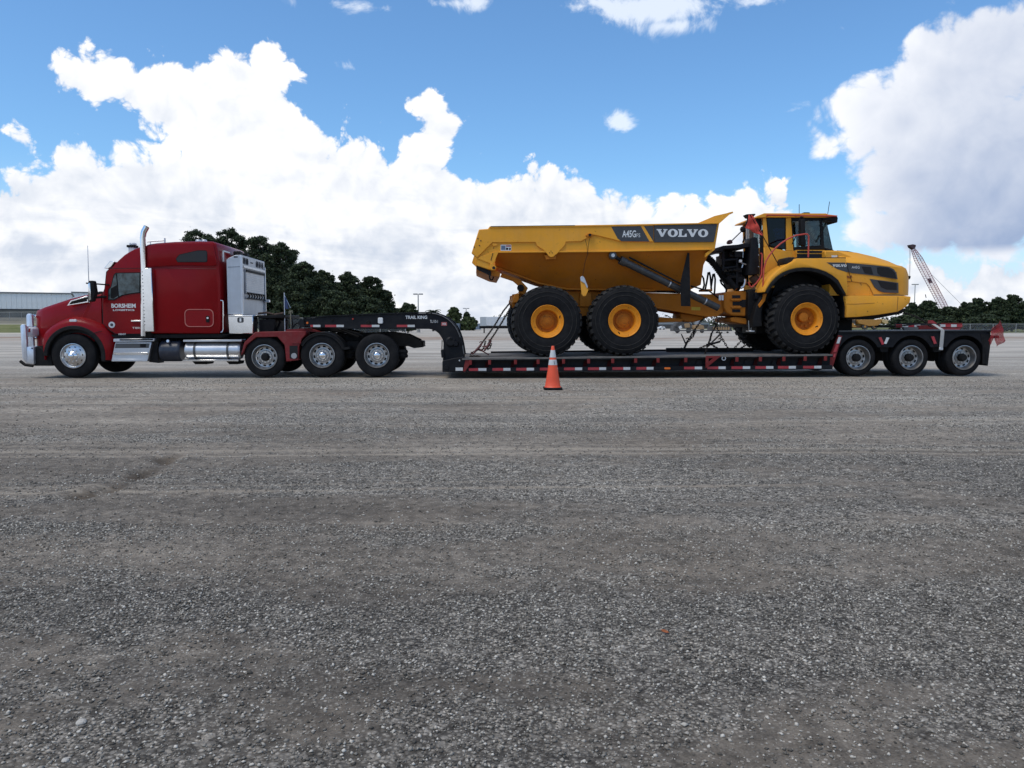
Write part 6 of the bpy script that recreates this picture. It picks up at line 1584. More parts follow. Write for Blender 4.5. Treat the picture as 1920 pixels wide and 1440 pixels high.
(a0_, b0_), (a1_, b1_) = P(1193.3, 444.8, DD), P(1200.4, 437.8, DD)
T.part('model_name', text_mb('FS', a0_, a1_, b0_, b1_, DD - .0035), WHITE, parent=bk)
(a0_, b0_), (a1_, b1_) = P(938.6, 470.2, D0_ + .08), P(958.6, 459.0, D0_ + .08)
wl_ = T.part('warning_label', MB().prism(rr(a0_, a1_, b0_, b1_, .01), D0_ + .075, D0_ + .08), WHITE, parent=bk)
for q4 in (((.05, .15), (.45, .85)), ((.5, .15), (.72, .5)), ((.80, .12), (.95, .5))):
    (u0, v0), (u1, v1) = q4; T.part('label_print', MB().box(a0_ + u0 * (a1_ - a0_), a0_ + u1 * (a1_ - a0_), D0_ + .073, D0_ + .075, b0_ + v0 * (b1_ - b0_), b0_ + v1 * (b1_ - b0_)), mat('blue_grey_print', (.12, .17, .25), .5) if u0 < .1 else BLK, parent=bk)
T.part('label_print', MB().box(a0_ + .5 * (a1_ - a0_), a1_ - .01, D0_ + .073, D0_ + .075, b1_ - .045, b1_ - .015), mat('red_print', (.35, .04, .03), .5), parent=bk)
# body prop latch hanging on a wire
T.part('latch_wire', MB().tube([(P(a, b_, D0_)[0], D0_ - .02, P(a, b_, D0_)[1]) for a, b_ in ((1105, 447), (1103, 460), (1102, 475), (1097, 490), (1093.5, 510), (1092.5, 518))], .005, 4).tube([(P(a, b_, D0_)[0], D0_ - .02, P(a, b_, D0_)[1]) for a, b_ in ((1097, 449), (1100.5, 462), (1101, 478))], .005, 4), BLK, kind='stuff')
lt_ = T.part('latch_plate', MB().prism(poly([(1088.5, 524), (1092, 522.5), (1102, 538), (1103.5, 544), (1098.5, 555), (1094, 555.8), (1090.5, 552)], D0_ + .05), D0_ + .05, D0_ + .1), YEL, bevel=.008)
T.part('latch_bracket', MB().prism(poly([(1088, 519.5), (1092.5, 517), (1096, 521), (1102.5, 537), (1101, 541), (1096, 531), (1088.5, 526.5)], D0_ + .03), D0_ + .03, D0_ + .05), ALU, parent=lt_, bevel=.004)
# hoist ram
def cyl_between(name, pa, pb, wd0, wd1, r_, m_, parent=None, r2=None, n=20):
    a, b_ = gx(*pa, wd0), gx(*pb, wd1); return T.part(name, MB().tube([a, b_], r_, n, r2=r2), m_, parent=parent)
BLKR = mat('black_ram_paint', (.022, .023, .026), .35, dust=.18)
ram = cyl_between('hoist_ram', (1166, 489), (1346.5, 577), .24, .62, .088, BLKR)
cyl_between('ram_rod', (1149, 479.5), (1168, 490), .20, .24, .045, BLK, ram)
cyl_between('ram_collar', (1163, 487.5), (1173, 492.5), .23, .26, .105, BLKR, ram)
for pa, pb in (((1253.5, 531.6), (1255.5, 532.6)), ((1320.5, 564.2), (1322.5, 565.2))): cyl_between('ram_band', pa, pb, .24 + .38 * (pa[0] - 1166) / 180, .24 + .38 * (pb[0] - 1166) / 180, .094, ALU, ram)
cyl_between('ram_pipe', (1180, 482.5), (1292, 540), .22, .40, .022, BLK, ram)
a_ = gx(1149, 479, .18); T.part('ram_eye', MB().lathe([(0, -.03), (.06, -.03), (.09, -.02), (.09, .12), (0, .12)], a_[0], a_[1], a_[2], 18), BLKR, parent=ram)
T.part('eye_cap', MB().disc(a_[0], a_[1] - .04, a_[2], .045, 12, .012), ALU, parent=ram)
T.part('ram_gusset', MB().prism(poly([(1126, 470), (1160, 471), (1168, 471), (1152, 476), (1146, 478.5)], .3), .30, .36), YEL, bevel=.006)
cyl_between('hoist_ram', (1166, 489), (1346.5, 577), 2 * DM - .42, 2 * DM - .62, .088, BLKR)
# rubber mudguard hanging behind the rams
T.part('mudguard_flap', MB().prism(poly([(1289.2, 474), (1292.5, 474), (1293.8, 530), (1294.6, 574.3), (1277, 573.8), (1276, 531), (1280, 512)], D0_ + .15), D0_ + .14, D0_ + .17), RUB)
T.part('flap_edge', MB().tube([gx(1292.6, 474, .3), gx(1293.6, 530, .3), gx(1294.5, 545, .3)], .012, 5), YELD)
# rear frame
FR = 1.05
fr_m = poly([(960, 552), (1000, 546), (1100, 546), (1217, 549), (1330, 551.5), (1345, 555), (1356, 566), (1357, 585), (1345, 593.5), (1328, 594.5), (1300, 590), (1273, 585), (1234, 578.5), (1217, 577), (1100, 577), (1000, 575), (960, 575)], FR)
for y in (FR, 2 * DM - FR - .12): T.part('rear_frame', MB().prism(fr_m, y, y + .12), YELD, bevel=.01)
T.part('frame_deck', MB().prism(poly([(1240, 552), (1340, 553), (1340, 560), (1240, 560)], FR), FR + .1, 2 * DM - FR - .1), YELD)
T.part('frame_label', MB().prism(poly([(1296.5, 575.5), (1313, 576), (1313, 582), (1296.5, 581.5)], FR), FR - .004, FR), mat('yellow_label', (.55, .38, .03), .5))
T.part('drop_link', MB().prism(poly([(1235, 594.3), (1278, 597.5), (1282, 600), (1276, 603.5), (1235, 604.5)], 1.2), 1.2, 1.4), YELD, bevel=.01)
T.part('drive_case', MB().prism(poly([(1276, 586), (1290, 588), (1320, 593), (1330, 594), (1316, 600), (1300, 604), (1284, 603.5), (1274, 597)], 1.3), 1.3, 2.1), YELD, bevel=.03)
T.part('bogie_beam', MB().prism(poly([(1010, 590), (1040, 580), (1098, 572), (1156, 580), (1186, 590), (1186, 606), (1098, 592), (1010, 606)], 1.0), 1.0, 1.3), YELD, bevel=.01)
T.part('bogie_bracket', MB().prism(poly([(1088, 548), (1108, 548), (1110, 575), (1086, 575)], .98), .95, 1.2), YELD, bevel=.01)
T.part('rear_bracket', MB().prism(poly([(941, 512), (975, 524), (990, 540), (984, 553), (972, 549), (975, 538), (962, 527), (938, 519)], .9), .9, 1.05), YELD, bevel=.01)
T.part('rear_crosstube', MB().tube([gx(976, 540, .85), gx(976, 540, 2.5)], .09, 10), BLK)
T.part('rear_bumper', MB().prism(poly([(965, 552), (972, 549), (974, 560), (970, 568), (962, 568), (961, 560)], .6), .5, 2.9), YELD, bevel=.02)
T.part('frame_pipes', MB().tube([gx(1232, 547, 1.0), gx(1275, 549, 1.0)], .02, 5).tube([gx(1294, 536, .8), gx(1330, 546, .9), gx(1348, 560, 1.0)], .02, 5), BLK, kind='stuff')
# hitch
hp_ = [(1356, 553), (1364, 547.5), (1376, 545.6), (1400, 546), (1405, 549), (1405, 590), (1398, 593), (1372, 591.5), (1362, 586), (1356, 577)]
hi = T.part('hitch', MB().prism(poly(hp_, .95), .95, 2.45), YELD, bevel=.03)
for (x0_, x1_, y0_, y1_) in ((1373, 1388, 553.5, 559), (1374, 1388, 565.5, 572.5), (1388, 1404, 562, 576), (1373, 1388, 580, 585.5)):
    T.part('hitch_slot', MB().prism(poly([(x0_, y0_), (x1_, y0_), (x1_, y1_), (x0_, y1_)], .94), .935, .96), DARK, parent=hi)
for (x0_, x1_, y0_, y1_) in ((1371, 1390, 560.3, 563.8), (1371, 1390, 574.3, 577.6)):
    T.part('hitch_plate', MB().prism(poly([(x0_, y0_), (x1_, y0_), (x1_, y1_), (x0_, y1_)], .90), .88, .95), YELD, parent=hi, bevel=.008)
T.part('front_frame', MB().prism(poly([(1369, 597), (1376, 594), (1412, 598), (1412, 608.5), (1398, 608), (1372, 603)], 1.0), 1.0, 2.4), YELD, bevel=.012)
T.part('front_frame_beam', MB().box(gx(1400, 560, 1.1)[0], gx(1690, 560, 1.1)[0], 1.2, 1.35, 1.55, 1.85).box(gx(1400, 560, 1.1)[0], gx(1690, 560, 1.1)[0], 2.05, 2.2, 1.55, 1.85), BLK, kind='stuff')
T.part('oil_pan', MB().box(gx(1420, 590, 1.1)[0], gx(1600, 590, 1.1)[0], 1.15, 2.25, 1.05, 1.6), BLK)
for px, lbx in ((1349.5, 0), (1354.5, 1)): T.part('frame_decal', MB().prism(poly([(px - 2, 553.5), (px + 1.8, 553.5), (px + 1.8, 563), (px - 2, 563)], .9), .885, .9), WHITE)
# hoses at the joint
HO = RUB
T.part('corrugated_duct', MB().tube([gx(a, b_, 1.3) for a, b_ in ((1324, 482), (1331, 486.5), (1338, 494), (1345, 503.5), (1352, 513), (1360, 522), (1368, 530))], .075, 12), HO)
dr_ = MB(); dp = [Vector(gx(a, b_, 1.3)) for a, b_ in ((1324, 482), (1331, 486.5), (1338, 494), (1345, 503.5), (1352, 513), (1360, 522), (1368, 530))]
for i in range(len(dp) - 1):
    for u in (.0, .33, .66):
        p0 = dp[i].lerp(dp[i + 1], u); d_ = (dp[i + 1] - dp[i]).normalized(); dr_.tube([p0, p0 + d_ * .025], .09, 12)
T.part('duct_ribs', dr_, HO, kind='stuff')
for k, pl_ in enumerate(([(1313, 520), (1316, 517), (1319, 522), (1320.5, 534), (1318, 543)], [(1322, 544), (1325, 530), (1328, 511), (1330, 510), (1332, 520), (1333, 534), (1334, 544)], [(1333, 541), (1335.5, 525), (1337, 514), (1339, 513), (1341, 524), (1340, 545), (1338.5, 556)], [(1350, 524), (1353, 532), (1358, 537), (1362, 543), (1361, 549)], [(1342, 556), (1348, 563), (1350, 572), (1348, 580)], [(1362, 549), (1360, 556), (1366, 562), (1385, 563.5)], [(1345, 578), (1355, 582), (1364, 590), (1392, 595)])):
    T.part('hydraulic_hose', MB().tube([gx(a, b_, 1.15 + .06 * k) for a, b_ in pl_], .024, 7), HO)
T.part('hose_clamp', MB().box(gx(1318, 543, 1.1)[0], gx(1336, 543, 1.1)[0], 1.1, 1.5, gx(1318, 546, 1.1)[2], gx(1318, 542, 1.1)[2]), YELD, bevel=.01)
T.part('cable_bundle', MB().tube([gx(a, b_, 1.0) for a, b_ in ((1363, 520), (1372, 532), (1380, 541))], .07, 8), HO)
# cooler and engine bay behind the cab
eb = poly([(1352, 466), (1356, 461), (1407, 457), (1410, 470), (1410, 520), (1404, 543), (1378, 546), (1366, 528), (1356, 512), (1353.5, 490)], .95)
T.part('engine_bay_core', MB().prism(poly([(1362, 476), (1400, 470), (1404, 530), (1384, 540), (1372, 522), (1362, 505)], 1.3), 1.3, 2.2), BLK)
T.part('engine_hood', MB().prism(poly([(1349, 465), (1356.5, 460.5), (1384, 458.5), (1397, 455.5), (1407, 455.5), (1408, 463), (1385, 466), (1357, 467), (1355, 473), (1349, 471.5)], .85), .85, 2.4), BLKT, bevel=.015)
cr_ = random.Random(5); cl_ = MB()
for k in range(46):
    px = 1356 + 46 * cr_.random(); py = 468 + 66 * cr_.random()
    if py > 505 + (px - 1354) * 1.1: continue
    x_, y_, z_ = gx(px, py, .95 + .5 * cr_.random()); s_ = .03 + .07 * cr_.random()
    if k % 3: cl_.box(x_ - s_, x_ + s_, y_, y_ + .2, z_ - s_ * .8, z_ + s_ * .8)
    else: cl_.tube([(x_ - s_ * 2, y_, z_), (x_ + s_ * 2, y_ + .02, z_ + .1 * (cr_.random() - .5))], .022 + .02 * cr_.random(), 6)
T.part('engine_parts', cl_, BLK, kind='stuff')
for x0_, y0_, x1_, y1_ in ((1356, 470, 1356, 508), (1382, 474, 1382, 540), (1356, 488, 1381, 486), (1357, 503, 1380, 500)):
    T.part('engine_pipe', MB().tube([gx(x0_, y0_, 1.0), gx(x1_, y1_, 1.0)], .032, 8), BLKT)
T.part('elbow_pipe', MB().tube([gx(a, b_, .9) for a, b_ in ((1397, 523), (1397, 530), (1394, 537), (1389, 540))], .035, 8), ALU)
a_ = gx(1389, 489.5, .9); T.part('fuel_filter', MB().box(a_[0] - .045, a_[0] + .03, .88, .93, a_[2] - .035, a_[2] + .035), WHITE, bevel=.008)
T.part('filter_bracket', MB().tube([gx(1390, 493, .9), gx(1399, 496, .9)], .014, 5).tube([gx(1393, 496, .9), gx(1391, 502, .9)], .016, 5), ALU, kind='stuff')
T.part('dip_rod', MB().tube([gx(1393.5, 467, .9), gx(1393, 483, .9)], .008, 5), ALU)
mf_ = T.part('muffler', MB().prism(poly([(1407, 447), (1411, 444.5), (1420, 445), (1423.2, 458), (1424.5, 514.5), (1400.5, 516), (1404, 500), (1407, 470)], .8), .8, 1.25), BLKT, bevel=.03, seg=2)
for py in (458, 478, 500): 
    a_ = gx(1422, py, .8); T.part('bolt', MB().disc(a_[0], a_[1] - .008, a_[2], .012, 8, .01), ALU, parent=mf_)
cyl_between('exhaust_pipe', (1409, 455), (1409, 430), .95, .95, .055, RUST, mf_)
cyl_between('intake_pipe', (1400.5, 462), (1400.5, 428), 1.3, 1.3, .030, mat('pale_pipe', (.40, .40, .40), .5), mf_)
T.part('elbow_duct', MB().tube([gx(a, b_, 1.0) for a, b_ in ((1411, 518), (1415, 524), (1422, 531), (1430, 535))], .11, 14), RUST)
T.part('intake_head', MB().prism(poly([(1397, 402.5), (1414, 401.5), (1414.5, 403), (1410, 408), (1402, 408.5), (1399, 405)], 1.5), 1.4, 1.7), BLK, bevel=.01)
T.part('mast', MB().tube([gx(1400, 404, 1.4), gx(1402, 412, 1.4), gx(1398.5, 424, 1.4), gx(1397.5, 440, 1.4), gx(1398, 455, 1.4)], .022, 6), BLK)
T.part('mast_brace', MB().tube([gx(1399, 438, 1.4), gx(1392.5, 455, 1.4)], .02, 6), BLK)
T.part('camera_ball', MB().lathe([(0, -.07), (.05, -.055), (.08, 0), (.05, .055), (0, .07)], gx(1393, 430, 1.35)[0], 1.35, gx(1393, 430, 1.35)[2], 12), BLK)
T.part('lamp_arm', MB().tube([gx(1392, 432, 1.2), gx(1371, 452.5, 1.1)], .014, 6), BLK)
T.part('rear_marker', MB().prism(poly([(1363.5, 454.5), (1367, 449.5), (1371, 450), (1373.5, 455), (1371, 457.5), (1365, 457.5)], 1.1), 1.05, 1.2), mat('dark_red_lamp', (.10, .018, .015), .4), bevel=.015)
# black understructure between hitch and wheel
T.part('chassis_box', MB().prism(poly([(1404, 543), (1432, 540), (1428, 560), (1432, 600), (1410, 614), (1402, 590)], .75), .75, 2.6), BLK, bevel=.02)
T.part('inner_mudguard', MB().prism(poly([(1432, 545), (1440, 548), (1433, 566), (1428, 588), (1430, 612), (1411, 614), (1412, 596), (1420, 570)], .5), .5, 1.0), PLA, bevel=.02)
T.part('valve_block', MB().prism(poly([(1415, 548), (1432, 546), (1434, 560), (1414, 562)], .7), .62, .8), BLKT, bevel=.015)
T.part('yellow_bracket', MB().prism(poly([(1432, 548), (1439, 547), (1434.5, 564), (1424.5, 577), (1422, 572), (1430, 561)], .45), .45, .5), YELD, bevel=.005)
cyl_between('step_leg', (1403.5, 601), (1404.5, 619), .7, .7, .012, GALV); cyl_between('step_leg', (1410.5, 599), (1408, 619), .7, .7, .012, GALV)
T.part('step_rung', MB().box(gx(1401, 619.5, .65)[0], gx(1411, 619.5, .65)[0], .5, .75, gx(1401, 622, .65)[2], gx(1401, 619.5, .65)[2]), ALU, bevel=.006)
T.part('white_tag', MB().prism(poly([(1409.5, 597), (1416, 597), (1416, 600.5), (1409.5, 600.5)], .65), .63, .65), WHITE)
# cab
CB0, CB1 = .92, 2 * DM - .92
def cpoly(p_): return poly(p_, CB0)
low_ = cpoly([(1432, 462), (1440, 462.5), (1474, 470), (1488, 470), (1493, 468.6), (1546, 468.6), (1548, 484), (1548, 540), (1432, 540), (1434, 516)])
cbo = T.part('cab_body', MB().prism(low_, CB0, CB1), YEL, bevel=.02)
T.part('cab_gap', MB().prism(poly([(1433.5, 517), (1470, 517), (1466, 534), (1432, 538)], .90), .88, .93), DARK, parent=cbo)
ro_ = T.part('cab_roof', MB().prism(cpoly([(1415.4, 409), (1418, 406), (1431.5, 400.3), (1546.7, 400.6), (1552, 402.5), (1569, 404.5), (1569, 406), (1546, 408.2), (1434, 408.2)]), CB0 - .06, CB1 + .06), YEL, bevel=.02)
T.part('roof_rail', MB().tube([gx(1438, 403.3, CB0 - .1), gx(1569, 405.2, CB0 - .1)], .018, 6), HAND, parent=ro_)
for px in (1438, 1491.5, 1550): T.part('rail_foot', MB().tube([gx(px, 403.6, CB0 - .1), gx(px, 405.5, CB0 - .02)], .022, 6), HAND, parent=ro_)
T.part('beacon', MB().prism(rr(gx(1506.4, 406, 1.0)[0], gx(1519.4, 406, 1.0)[0], gx(1512, 406.5, 1.0)[2], gx(1512, 397.8, 1.0)[2], .03), 1.0, 1.2), BLK, bevel=.02)
for px, wd in ((1498.5, 1.6), (1552, 1.5)):
    T.part('aerial', MB().tube([gx(px, 401, wd), gx(px + (0 if px < 1500 else 3.5), 383 if px < 1500 else 378, wd)], .008, 4), BLK)
def pillar(name, pts_, m_, y0=CB0, y1=None, both=True):
    T.part(name, MB().prism(cpoly(pts_), CB0 + .0, CB0 + .07), m_, bevel=.008)
    if both: T.part(name, MB().prism(cpoly(pts_), CB1 - .07, CB1), m_, bevel=.008)
pillar('rear_pillar', [(1430.6, 407.5), (1436.8, 407.5), (1441.5, 463.2), (1432, 463)], YEL)
pillar('centre_pillar', [(1473.6, 407.5), (1483.2, 407.5), (1488.2, 470.5), (1473.9, 470.6)], YEL)
wf_ = [(1437.0, 408), (1473.4, 408), (1473.4, 467.8), (1459, 465), (1447.5, 462.2), (1442.8, 459.5), (1440.8, 455)]
wi_ = [(1438.4, 409.4), (1472.0, 409.4), (1472.0, 466.2), (1459.4, 463.7), (1448.4, 461.0), (1444.4, 458.7), (1442.4, 454.4)]
T.part('window_frame', MB().ring(cpoly(wf_), cpoly(wi_), CB0 + .0, CB0 + .03), PLA)
T.part('side_pane', MB().prism(cpoly(wi_), CB0 + .012, CB0 + .020), GLASSD)
T.part('side_pane', MB().prism(cpoly(wi_), CB1 - .020, CB1 - .012), GLASS)
df_ = [(1484.2, 408.2), (1540.5, 408.2), (1543.5, 430), (1545.2, 466.5), (1488, 468.0), (1486, 440)]
di_ = [(1485.4, 415), (1537.0, 413.5), (1538.5, 430), (1539, 460), (1489.0, 463.5), (1487.4, 440)]
T.part('door_frame', MB().ring(cpoly(df_), cpoly(di_), CB0 - .01, CB0 + .05), PLA, bevel=.005)
T.part('door_frame', MB().ring(cpoly(df_), cpoly(di_), CB1 - .05, CB1), PLA, bevel=.005)
T.part('door_pane', MB().prism(cpoly([(1485.4, 415), (1501, 414.5), (1503, 463), (1489, 463.5), (1487.4, 440)]), CB0 + .015, CB0 + .022), GLASS)
T.part('door_pane', MB().prism(cpoly([(1509, 414.3), (1537.0, 413.5), (1538.5, 430), (1539, 460), (1511, 462)]), CB0 + .015, CB0 + .022), GLASS)
T.part('door_mullion', MB().prism(cpoly([(1501, 413), (1509, 413), (1511, 464), (1503, 464)]), CB0 - .0, CB0 + .05), PLA)
T.part('door_pane', MB().prism(cpoly(di_), CB1 - .022, CB1 - .015), GLASS)
wsp = cpoly([(1540.8, 416), (1551.2, 418.5), (1562.3, 468.4), (1545, 465.5)])
T.part('windscreen_side', MB().prism(wsp, CB0 + .02, CB0 + .028), GLASS)
T.part('windscreen_side', MB().prism(wsp, CB1 - .028, CB1 - .02), GLASS)
a_, b_ = P(1551.2, 418.5, CB0), P(1562.3, 468.4, CB0)
T.part('windscreen', MB().prism([(a_[0], a_[1]), (b_[0], b_[1]), (b_[0] - .012, b_[1]), (a_[0] - .012, a_[1])], CB0 + .02, CB1 - .02), GLASS)
T.part('rear_window', MB().box(gx(1431, 440, CB0)[0], gx(1432, 440, CB0)[0], CB0 + .15, CB1 - .15, gx(1431, 455, CB0)[2], gx(1431, 412, CB0)[2]), GLASS)
T.part('rear_post', MB().prism(cpoly([(1421, 408.5), (1430, 408.5), (1430, 430), (1427, 430), (1425, 420)]), CB0 + .1, CB0 + .18), PLA)
T.part('rear_side_glass', MB().prism(cpoly([(1420, 430), (1428.5, 436), (1428.5, 459), (1421, 458)]), CB0 + .25, CB0 + .26), GLASS)
T.part('rear_wall_post', MB().prism(cpoly([(1427, 440), (1431.5, 430), (1433, 515), (1427, 515)]), CB0 + .02, CB0 + .1), PLA)
T.part('sill_trim', MB().prism(cpoly([(1487, 465.5), (1500, 464.5), (1545, 464), (1563, 469), (1562, 471.5), (1545, 467.5), (1488, 468.8)]), CB0 - .02, CB0 + .04), PLA, bevel=.005)
T.part('dashboard', MB().prism(cpoly([(1525, 458), (1541, 455), (1553, 462), (1553, 468), (1525, 468)]), CB0 + .15, CB1 - .15), PLA, bevel=.02)
st_ = T.part('seat', MB().prism(cpoly([(1459, 470), (1459, 452), (1461, 432), (1466, 431), (1469, 450), (1482, 455), (1482, 470)]), DM - .3, DM + .25), mat('dark_blue_seat', (.02, .03, .06), .8), bevel=.04)
T.part('headrest', MB().prism(cpoly([(1461.5, 430), (1462, 421), (1466.5, 421), (1467, 430)]), DM - .15, DM + .12), mat('dark_headrest', (.02, .025, .04), .8), parent=st_, bevel=.02)
T.part('steering_column', MB().tube([gx(1538, 458, DM - .05), gx(1522, 446, DM - .05)], .03, 8), PLA)
T.part('steering_wheel', MB().tube([(gx(1520, 445, DM)[0] + .10 * math.cos(a), DM + .22 * math.sin(a), gx(1520, 445, DM)[2] + .19 * math.cos(a) * 1) for a in np.linspace(0, 2 * math.pi, 17)], .016, 6), PLA)
T.part('wiper_arm', MB().tube([gx(1531, 454, CB0 - .02), gx(1552, 414, CB0 - .02)], .012, 5), BLK)
T.part('sun_blind', MB().prism(cpoly([(1512, 414), (1536, 413), (1537, 428), (1530, 432), (1522, 426), (1513, 427)]), CB1 - .3, CB1 - .28), mat('blue_blind', (.03, .05, .10), .7))
T.part('paper_note', MB().prism(cpoly([(1447.5, 427.5), (1451.2, 427.5), (1450.3, 443.5), (1446.5, 443.5)]), CB0 + .04, CB0 + .045), WHITE)
T.part('light_visor', MB().prism(cpoly([(1540, 404.5), (1566, 404.5), (1570.3, 408), (1569, 417.5), (1562, 418.5), (1556, 414), (1540, 412)]), CB0 - .04, CB1 + .04), PLA, bevel=.015)
for k in range(4): T.part('work_light', MB().box(gx(1568, 412, 1.0)[0] - .02, gx(1568, 412, 1.0)[0] + .05, CB0 + .1 + k * .42, CB0 + .3 + k * .42, gx(1568, 417, 1.0)[2], gx(1568, 410, 1.0)[2]), LENSW, bevel=.015)
T.part('wiper_link', MB().tube([gx(1569, 417, CB0 - .05), gx(1540, 414, CB0 - .05)], .01, 5), BLK)
# tall mirrors
mr_ = T.part('mirror', MB().prism(poly([(1500, 412), (1508, 410), (1509, 432), (1508.5, 461), (1500, 460)], .60), .55, .72), PLA, bevel=.02, seg=2)
T.part('mirror_arm', MB().tube([gx(1506.5, 407, .6), gx(1500.5, 407, .6), gx(1499, 412, .6), gx(1498.5, 440, .6), gx(1499.5, 458, .6)], .013, 6), BLK, parent=mr_)
T.part('mirror_arm', MB().tube([gx(1503, 407, .6), gx(1503, 406, 1.0)], .013, 6), BLK, parent=mr_)
T.part('mirror_stay', MB().tube([gx(1485, 458, .8), gx(1492, 444, .7), gx(1500, 436, .62)], .012, 5), BLK, parent=mr_)
# cab-side vents
vb = T.part('vent_panel', MB().prism(poly([(1492.8, 469), (1546, 469), (1546, 483), (1494, 483)], .80), .78, .93), YEL, bevel=.008)
for y0_, y1_ in ((470.2, 474.4), (476.2, 482.6)):
    T.part('vent_slot', MB().prism(poly([(1494.2, y0_), (1544.8, y0_), (1544.8, y1_), (1494.8, y1_)], .78), .772, .79), DARK, parent=vb)
T.part('white_label', MB().prism(poly([(1558.5, 479), (1569.3, 479), (1569.3, 483.2), (1558.5, 483.2)], .62), .596, .602), WHITE)
# wing over the front wheel
WG = .12
wxc, _z = P(1513, 597, WG)
wo = poly([(1432, 547.5), (1434, 541), (1440, 529), (1447, 519), (1456, 510), (1466, 502.2), (1477, 496), (1491, 488.5), (1493, 484.4), (1586, 484.2), (1587.5, 496), (1588.5, 520), (1589.5, 540), (1588.5, 551.5)], WG)
wi2 = poly([(1435, 548), (1439, 540), (1446, 529.5), (1455, 519.8), (1466, 512.0), (1478, 506.5), (1492, 502.8), (1506, 501.6), (1520, 502.0), (1534, 504.8), (1548, 509.5), (1560, 516), (1571, 525), (1585.5, 551.5)], WG)
wpl = wo + wi2[::-1]
for y0, y1 in ((WG, WG + .75), (2 * DM - WG - .75, 2 * DM - WG)):
    wn = T.part('front_wing', MB().prism(wpl, y0, y1), YEL, bevel=.03, seg=2)
    lip_o = wi2; lip_i = poly([(1439, 551), (1444, 541.5), (1450.5, 532.5), (1459, 524), (1469, 517.2), (1480, 512.4), (1493, 509.2), (1506, 508.2), (1519, 508.8), (1532, 511.6), (1545, 516.4), (1556.5, 523), (1567, 532), (1580.5, 552)], WG)
    T.part('wing_lip', MB().prism(lip_o + lip_i[::-1], y0 - .03 if y0 < 1 else y0, y1 if y0 < 1 else y1 + .03), PLA, parent=wn, bevel=.01)
T.part('wing_gap', MB().prism(poly([(1493.5, 482.6), (1586, 482.6), (1586, 484.4), (1493.5, 484.4)], .3), .3, .9), DARK)
T.part('wing_notch', MB().prism(poly([(1473, 485), (1476, 482.4), (1489.5, 482.4), (1492, 487), (1490, 494), (1476, 497), (1472.5, 496)], .35), .3, .9), DARK, bevel=.02)
T.part('wheel_house', MB().prism(poly([(1445, 560), (1455, 530), (1480, 512), (1513, 507), (1550, 514), (1575, 540), (1582, 590), (1560, 600), (1460, 600)], .9), .9, 1.0), DARK)
T.part('engine_cover_side', MB().prism(poly([(1440, 515), (1590, 500), (1590, 585), (1440, 600)], 1.0), 1.0, 2.4), BLK)
# bonnet, lofted: narrower above, rounded nose
HB0 = .40
def hst(px, ytop, wsh, wside, ybot=554.0):
    x0, zt_ = P(px, ytop, wsh); zb_ = P(px, ybot, wside)[1]; zs = P(px, 488 + max(0, (px - 1600)) * .13, wside)[1]
    zs = min(zs, zt_ - .02)
    half = [(wside, zb_), (wside, zb_ + (zs - zb_) * .5), (wside + .01, zs - .05), (wside + .06, zs + .0), (wsh, zt_), (DM - .4, zt_ + .03), (DM, zt_ + .035)]
    return [(x0, a, b2) for a, b2 in half + [(2 * DM - a, b2) for a, b2 in half[-2::-1]]]
ss = [hst(1546, 469.8, .80, HB0 + .05), hst(1570, 469.8, .80, HB0), hst(1606, 473.6, .80, HB0), hst(1642, 482.0, .80, HB0 + .01), hst(1665, 489.5, .80, HB0 + .04), hst(1682, 497.0, .80, HB0 + .10), hst(1691, 502.8, .85, HB0 + .20), hst(1695.6, 511, .95, HB0 + .34), hst(1696.5, 520, 1.1, HB0 + .5)]
hn = len(ss[0]); hv = [p for s_ in ss for p in s_]
hf = [(i * hn + k, i * hn + k + 1, (i + 1) * hn + k + 1, (i + 1) * hn + k) for i in range(len(ss) - 1) for k in range(hn - 1)] + [tuple(range(hn)), tuple(range(len(ss) * hn - 1, (len(ss) - 1) * hn - 1, -1))]
bn = T.part('bonnet', MB().add(hv, hf), YEL, ang=40)
T.part('bonnet_seam', MB().tube([gx(a, b_, w_) for a, b_, w_ in ((1570.3, 470, .8), (1571, 484, .45), (1584, 486, .39), (1590, 505, .39), (1597, 527.5, .39))], .007, 5), DARK, parent=bn)
T.part('bonnet_seam', MB().tube([gx(a, b_, w_) for a, b_, w_ in ((1568, 528.5, .39), (1597, 527.8, .39), (1624, 531, .39), (1630, 537, .39), (1637.5, 553, .39))], .007, 5), mat('dark_orange_seam', (.30, .11, .01), .6), parent=bn)
T.part('bonnet_ridge', MB().prism(poly([(1571, 470.5), (1583, 472), (1606, 486.5), (1571, 484.4)], .62), .58, .9), YEL, parent=bn, bevel=.02) if False else None
T.part('rear_bonnet_block', MB().prism(poly([(1546, 470), (1570, 470.3), (1592, 479), (1604, 486.2), (1570, 485.5), (1546, 484.5)], .62), .60, 2 * DM - .60), YEL, bevel=.02)
T.part('bonnet_flap', MB().prism(poly([(1570, 469.4), (1590, 470.6), (1608, 474.4), (1608, 475.6), (1570, 471)], 1.0), 1.0, 1.8), BLK, bevel=.004)
